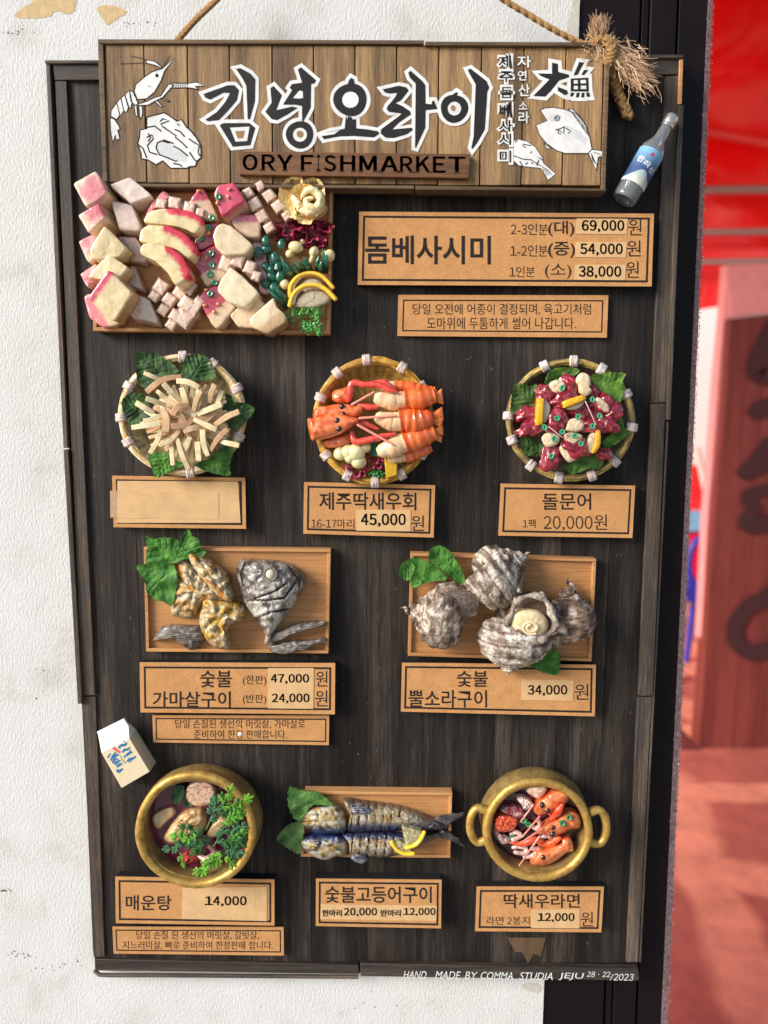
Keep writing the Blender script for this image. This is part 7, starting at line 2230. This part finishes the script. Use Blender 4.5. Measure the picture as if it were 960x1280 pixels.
for pts, lab in (([(340, 540), (380, 535), (410, 550), (395, 570), (350, 565)], 'white noodle curl at the lower left of the pot'), ([(290, 480), (310, 500), (285, 510), (270, 480)], 'white noodle loop below the orange meat'), ([(400, 590), (440, 580), (480, 550), (440, 545)], 'white noodle bend beside the lowest prawn head'),
                 ([(430, 420), (460, 440), (480, 420), (470, 400)], 'white noodle knot in the middle of the pot'), ([(330, 470), (360, 460), (380, 480), (340, 500)], 'white noodle twist left of the feelers'), ([(490, 490), (520, 480), (540, 495)], 'white noodle end under the middle prawn head'), ([(250, 450), (270, 490), (300, 500)], 'pinkish noodle hanging under the orange meat')):
    limb(zq, pts, ([2.6, 3.2, 2.8, 3.0, 2.4])[:len(pts)], 34, lab, NW, 'noodle', 'noodle', ((238, 222, 208), (206, 146, 132)), n=18)
for (x, y, d) in ((632, 383, 55), (597, 413, 55), (420, 420, 40), (335, 490, 38), (395, 400, 40)):
    ring(zq, x, y, 3.2, d, 'green scallion ring in the noodle pot', 'scallion rings in the noodle pot', .8, (30, 100, 44))

# ------------------------------------------------------------------ mackerel
zk = zt(330, 960, 3.556)
L6 = 'leaves under the mackerel heads'
leaf(zk, [(106, 160), (110, 92), (140, 88), (180, 102), (225, 105), (265, 125), (302, 155), (300, 170), (220, 165), (185, 205), (155, 238), (125, 210)], (112, 95), (290, 160), 20, 'crinkled green leaf above the upper mackerel head', L6, cols=((52, 92, 38), (100, 142, 70)), seed=3, serr=2)
leaf(zk, [(58, 320), (75, 285), (110, 252), (150, 240), (178, 250), (170, 330), (160, 382), (110, 360)], (60, 322), (175, 300), 18, 'green leaf poking out left of the lower mackerel head', L6, cols=((58, 88, 42), (104, 136, 74)), seed=8)
def mack(head, body, tail, fin1, cuts, flip, label, d):
    b = thing('mackerel', label, 'fish', P(*zk(body[len(body) // 2]), 9), 'grilled mackerel on the small tray')
    ys = [p[1] for p in zk(body)]; y0, y1 = min(ys), max(ys)
    cx_ = [zk((c, 0))[0] for c in cuts]
    def cutd(x, y):
        return min(abs(x + (y - (y0 + y1) / 2) * .12 - c + .5 * nz(x * .1, y * .15, 5)) for c in cx_)
    def cf(x, y, s):
        v = (y - y0) / (y1 - y0)
        if flip: v = 1 - v
        belly = mix((204, 198, 184), (150, 116, 60), .45 + 1.2 * nz(x * .22, y * .07, 3))
        back = mix((46, 58, 104), (74, 72, 74), .5 + nz(x * .15, y * .15, 6))
        top = mix((80, 70, 60), (140, 120, 92), .5 + nz(x * .2, y * .2, 9))
        c = mix(top, belly, sst(.05, .45, v))
        c = mix(c, back, sst(.62, .86, v))
        u = (x - zk(body)[0][0])
        c = mix(c, (70, 62, 58), sst(60, 112, u) * .8)
        return mix(c, (30, 26, 28), sst(1.2, .3, cutd(x, y)) * .85 * (1 if u < 78 else 0))
    m = M()
    ax = [((zk((400, 0))[0]), (y0 + y1) / 2 + (1 if flip else -1)), (zk((600, 0))[0], (y0 + y1) / 2 + (-2 if flip else 1)), (zk((730, 0))[0], zk((0, 262 if not flip else 305))[1])]
    pad(m, zk(body), d, 13, cf, rings=14, n=150, axis=ax, na=2.0, ns=.35, base=9.5, dfn=lambda x, y, s: (-2.6 * math.exp(-(cutd(x, y) / .8) ** 2) if x < zk((610, 0))[0] else 0), prof=lambda s: (1 - s ** 2.2) ** .6)
    build(m, 'body', MT['fish_skin'], b, angle=80)
    hy = [p[1] for p in zk(head)]; h0, h1 = min(hy), max(hy)
    def hf(x, y, s):
        v = (y - h0) / (h1 - h0)
        if flip: v = 1 - v
        c = mix((210, 202, 182), (168, 134, 70), .45 + 1.3 * nz(x * .1, y * .16, 3))
        c = mix(c, (50, 66, 116), sst(.62, .92, v))
        return mix(c, (52, 46, 44), sst(.1, .5, nz(x * .12, y * .2, 9)) * .8)
    m = M()
    hx = zk(head)
    hc = (sum(p[0] for p in hx) / len(hx), sum(p[1] for p in hx) / len(hx))
    pad(m, hx, d, 17, hf, rings=11, n=80, na=2.6, ns=.25, base=9.5, axis=[(hc[0] - 8, hc[1]), (hc[0] + 8, hc[1])], prof=lambda s: (1 - s ** 2.2) ** .6)
    hd = build(m, 'head', MT['fish_skin'], b, angle=80)
    ex, ey = zk((245, 272 if not flip else 335))
    m = M(); blob(m, ex, ey, d + 15.5, 4.0, 3.4, 2.6, (26, 34, 60)); build(m, 'eye', MT['glaze'], hd)
    m = M(); a_ = zk((172, 238 if not flip else 318)); b_ = zk((226, 232 if not flip else 345))
    tube(m, [(a_[0], a_[1], d + 6), ((a_[0] + b_[0]) / 2, (a_[1] + b_[1]) / 2, d + 13), (b_[0], b_[1], d + 15)], 1.0, (40, 34, 34), segs=6, n=10); build(m, 'mouth', MT['fish_skin'], hd)
    for t in tail:
        fin(zk, t[0], t[1], t[2], d + 2, 3.4, (34, 32, 36), (104, 98, 96), 'tail_fin', None, None, part=b, base=d)
    fin(zk, fin1[0], fin1[1], fin1[2], d + 12, 4, (52, 56, 78), (170, 164, 158), 'fin', None, None, part=b, base=d + 6)
    return b
mack([(163, 240), (180, 205), (230, 172), (290, 166), (330, 172), (356, 205), (368, 250), (355, 290), (310, 298), (260, 300), (205, 282)], [(368, 275), (376, 235), (380, 205), (350, 145), (385, 140), (430, 148), (520, 160), (600, 172), (660, 190), (740, 222), (805, 248), (800, 272), (740, 280), (650, 276), (560, 282), (460, 285), (390, 288)],
     [([(755, 228), (800, 210), (890, 200), (885, 216), (840, 240), (808, 268), (775, 258)], (770, 245), (880, 208))], ([(385, 180), (420, 165), (470, 180), (472, 205), (430, 210), (395, 202)], (390, 195), (470, 190)), [392, 424, 458, 494, 530, 566, 602], False, 'upper grilled mackerel with its back toward the lower one', 15)
mack([(160, 325), (175, 305), (220, 296), (290, 294), (350, 300), (372, 340), (366, 388), (330, 396), (270, 410), (215, 392), (175, 358)], [(348, 298), (380, 288), (460, 286), (560, 288), (620, 296), (700, 292), (792, 286), (770, 310), (700, 345), (640, 372), (560, 395), (480, 402), (410, 398), (380, 385), (372, 330)],
     [([(775, 288), (800, 276), (850, 298), (895, 346), (870, 342), (820, 320), (780, 308)], (785, 295), (890, 342))], ([(385, 398), (420, 385), (462, 402), (440, 425), (410, 420)], (390, 400), (460, 412)), [392, 428, 464, 502, 540, 576], True, 'lower grilled mackerel with the lemon wedges on it', 15)
WG = 'lemon wedges on the mackerel'
def wedge(tri, arc, d, label):
    b = thing('lemon_wedge', label, 'lemon wedge', P(*zk(arc[1]), d - 8), WG)
    m = M(); pad(m, zk(tri), d - 3, 3, lambda x, y, s: mix((196, 190, 150), (142, 132, 92), .5 + 1.1 * nz(x * .3, y * .3, 2)), rings=6, n=40, na=.8, ns=.3, base=d - 9, sm=False, prof=lambda s: (1 - s ** 5) ** .5)
    build(m, 'flesh', MT['glaze'], b)
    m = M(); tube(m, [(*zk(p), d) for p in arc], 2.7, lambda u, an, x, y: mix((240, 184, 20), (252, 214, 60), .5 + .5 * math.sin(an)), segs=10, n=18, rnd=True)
    build(m, 'rind', MT['glaze'], b)
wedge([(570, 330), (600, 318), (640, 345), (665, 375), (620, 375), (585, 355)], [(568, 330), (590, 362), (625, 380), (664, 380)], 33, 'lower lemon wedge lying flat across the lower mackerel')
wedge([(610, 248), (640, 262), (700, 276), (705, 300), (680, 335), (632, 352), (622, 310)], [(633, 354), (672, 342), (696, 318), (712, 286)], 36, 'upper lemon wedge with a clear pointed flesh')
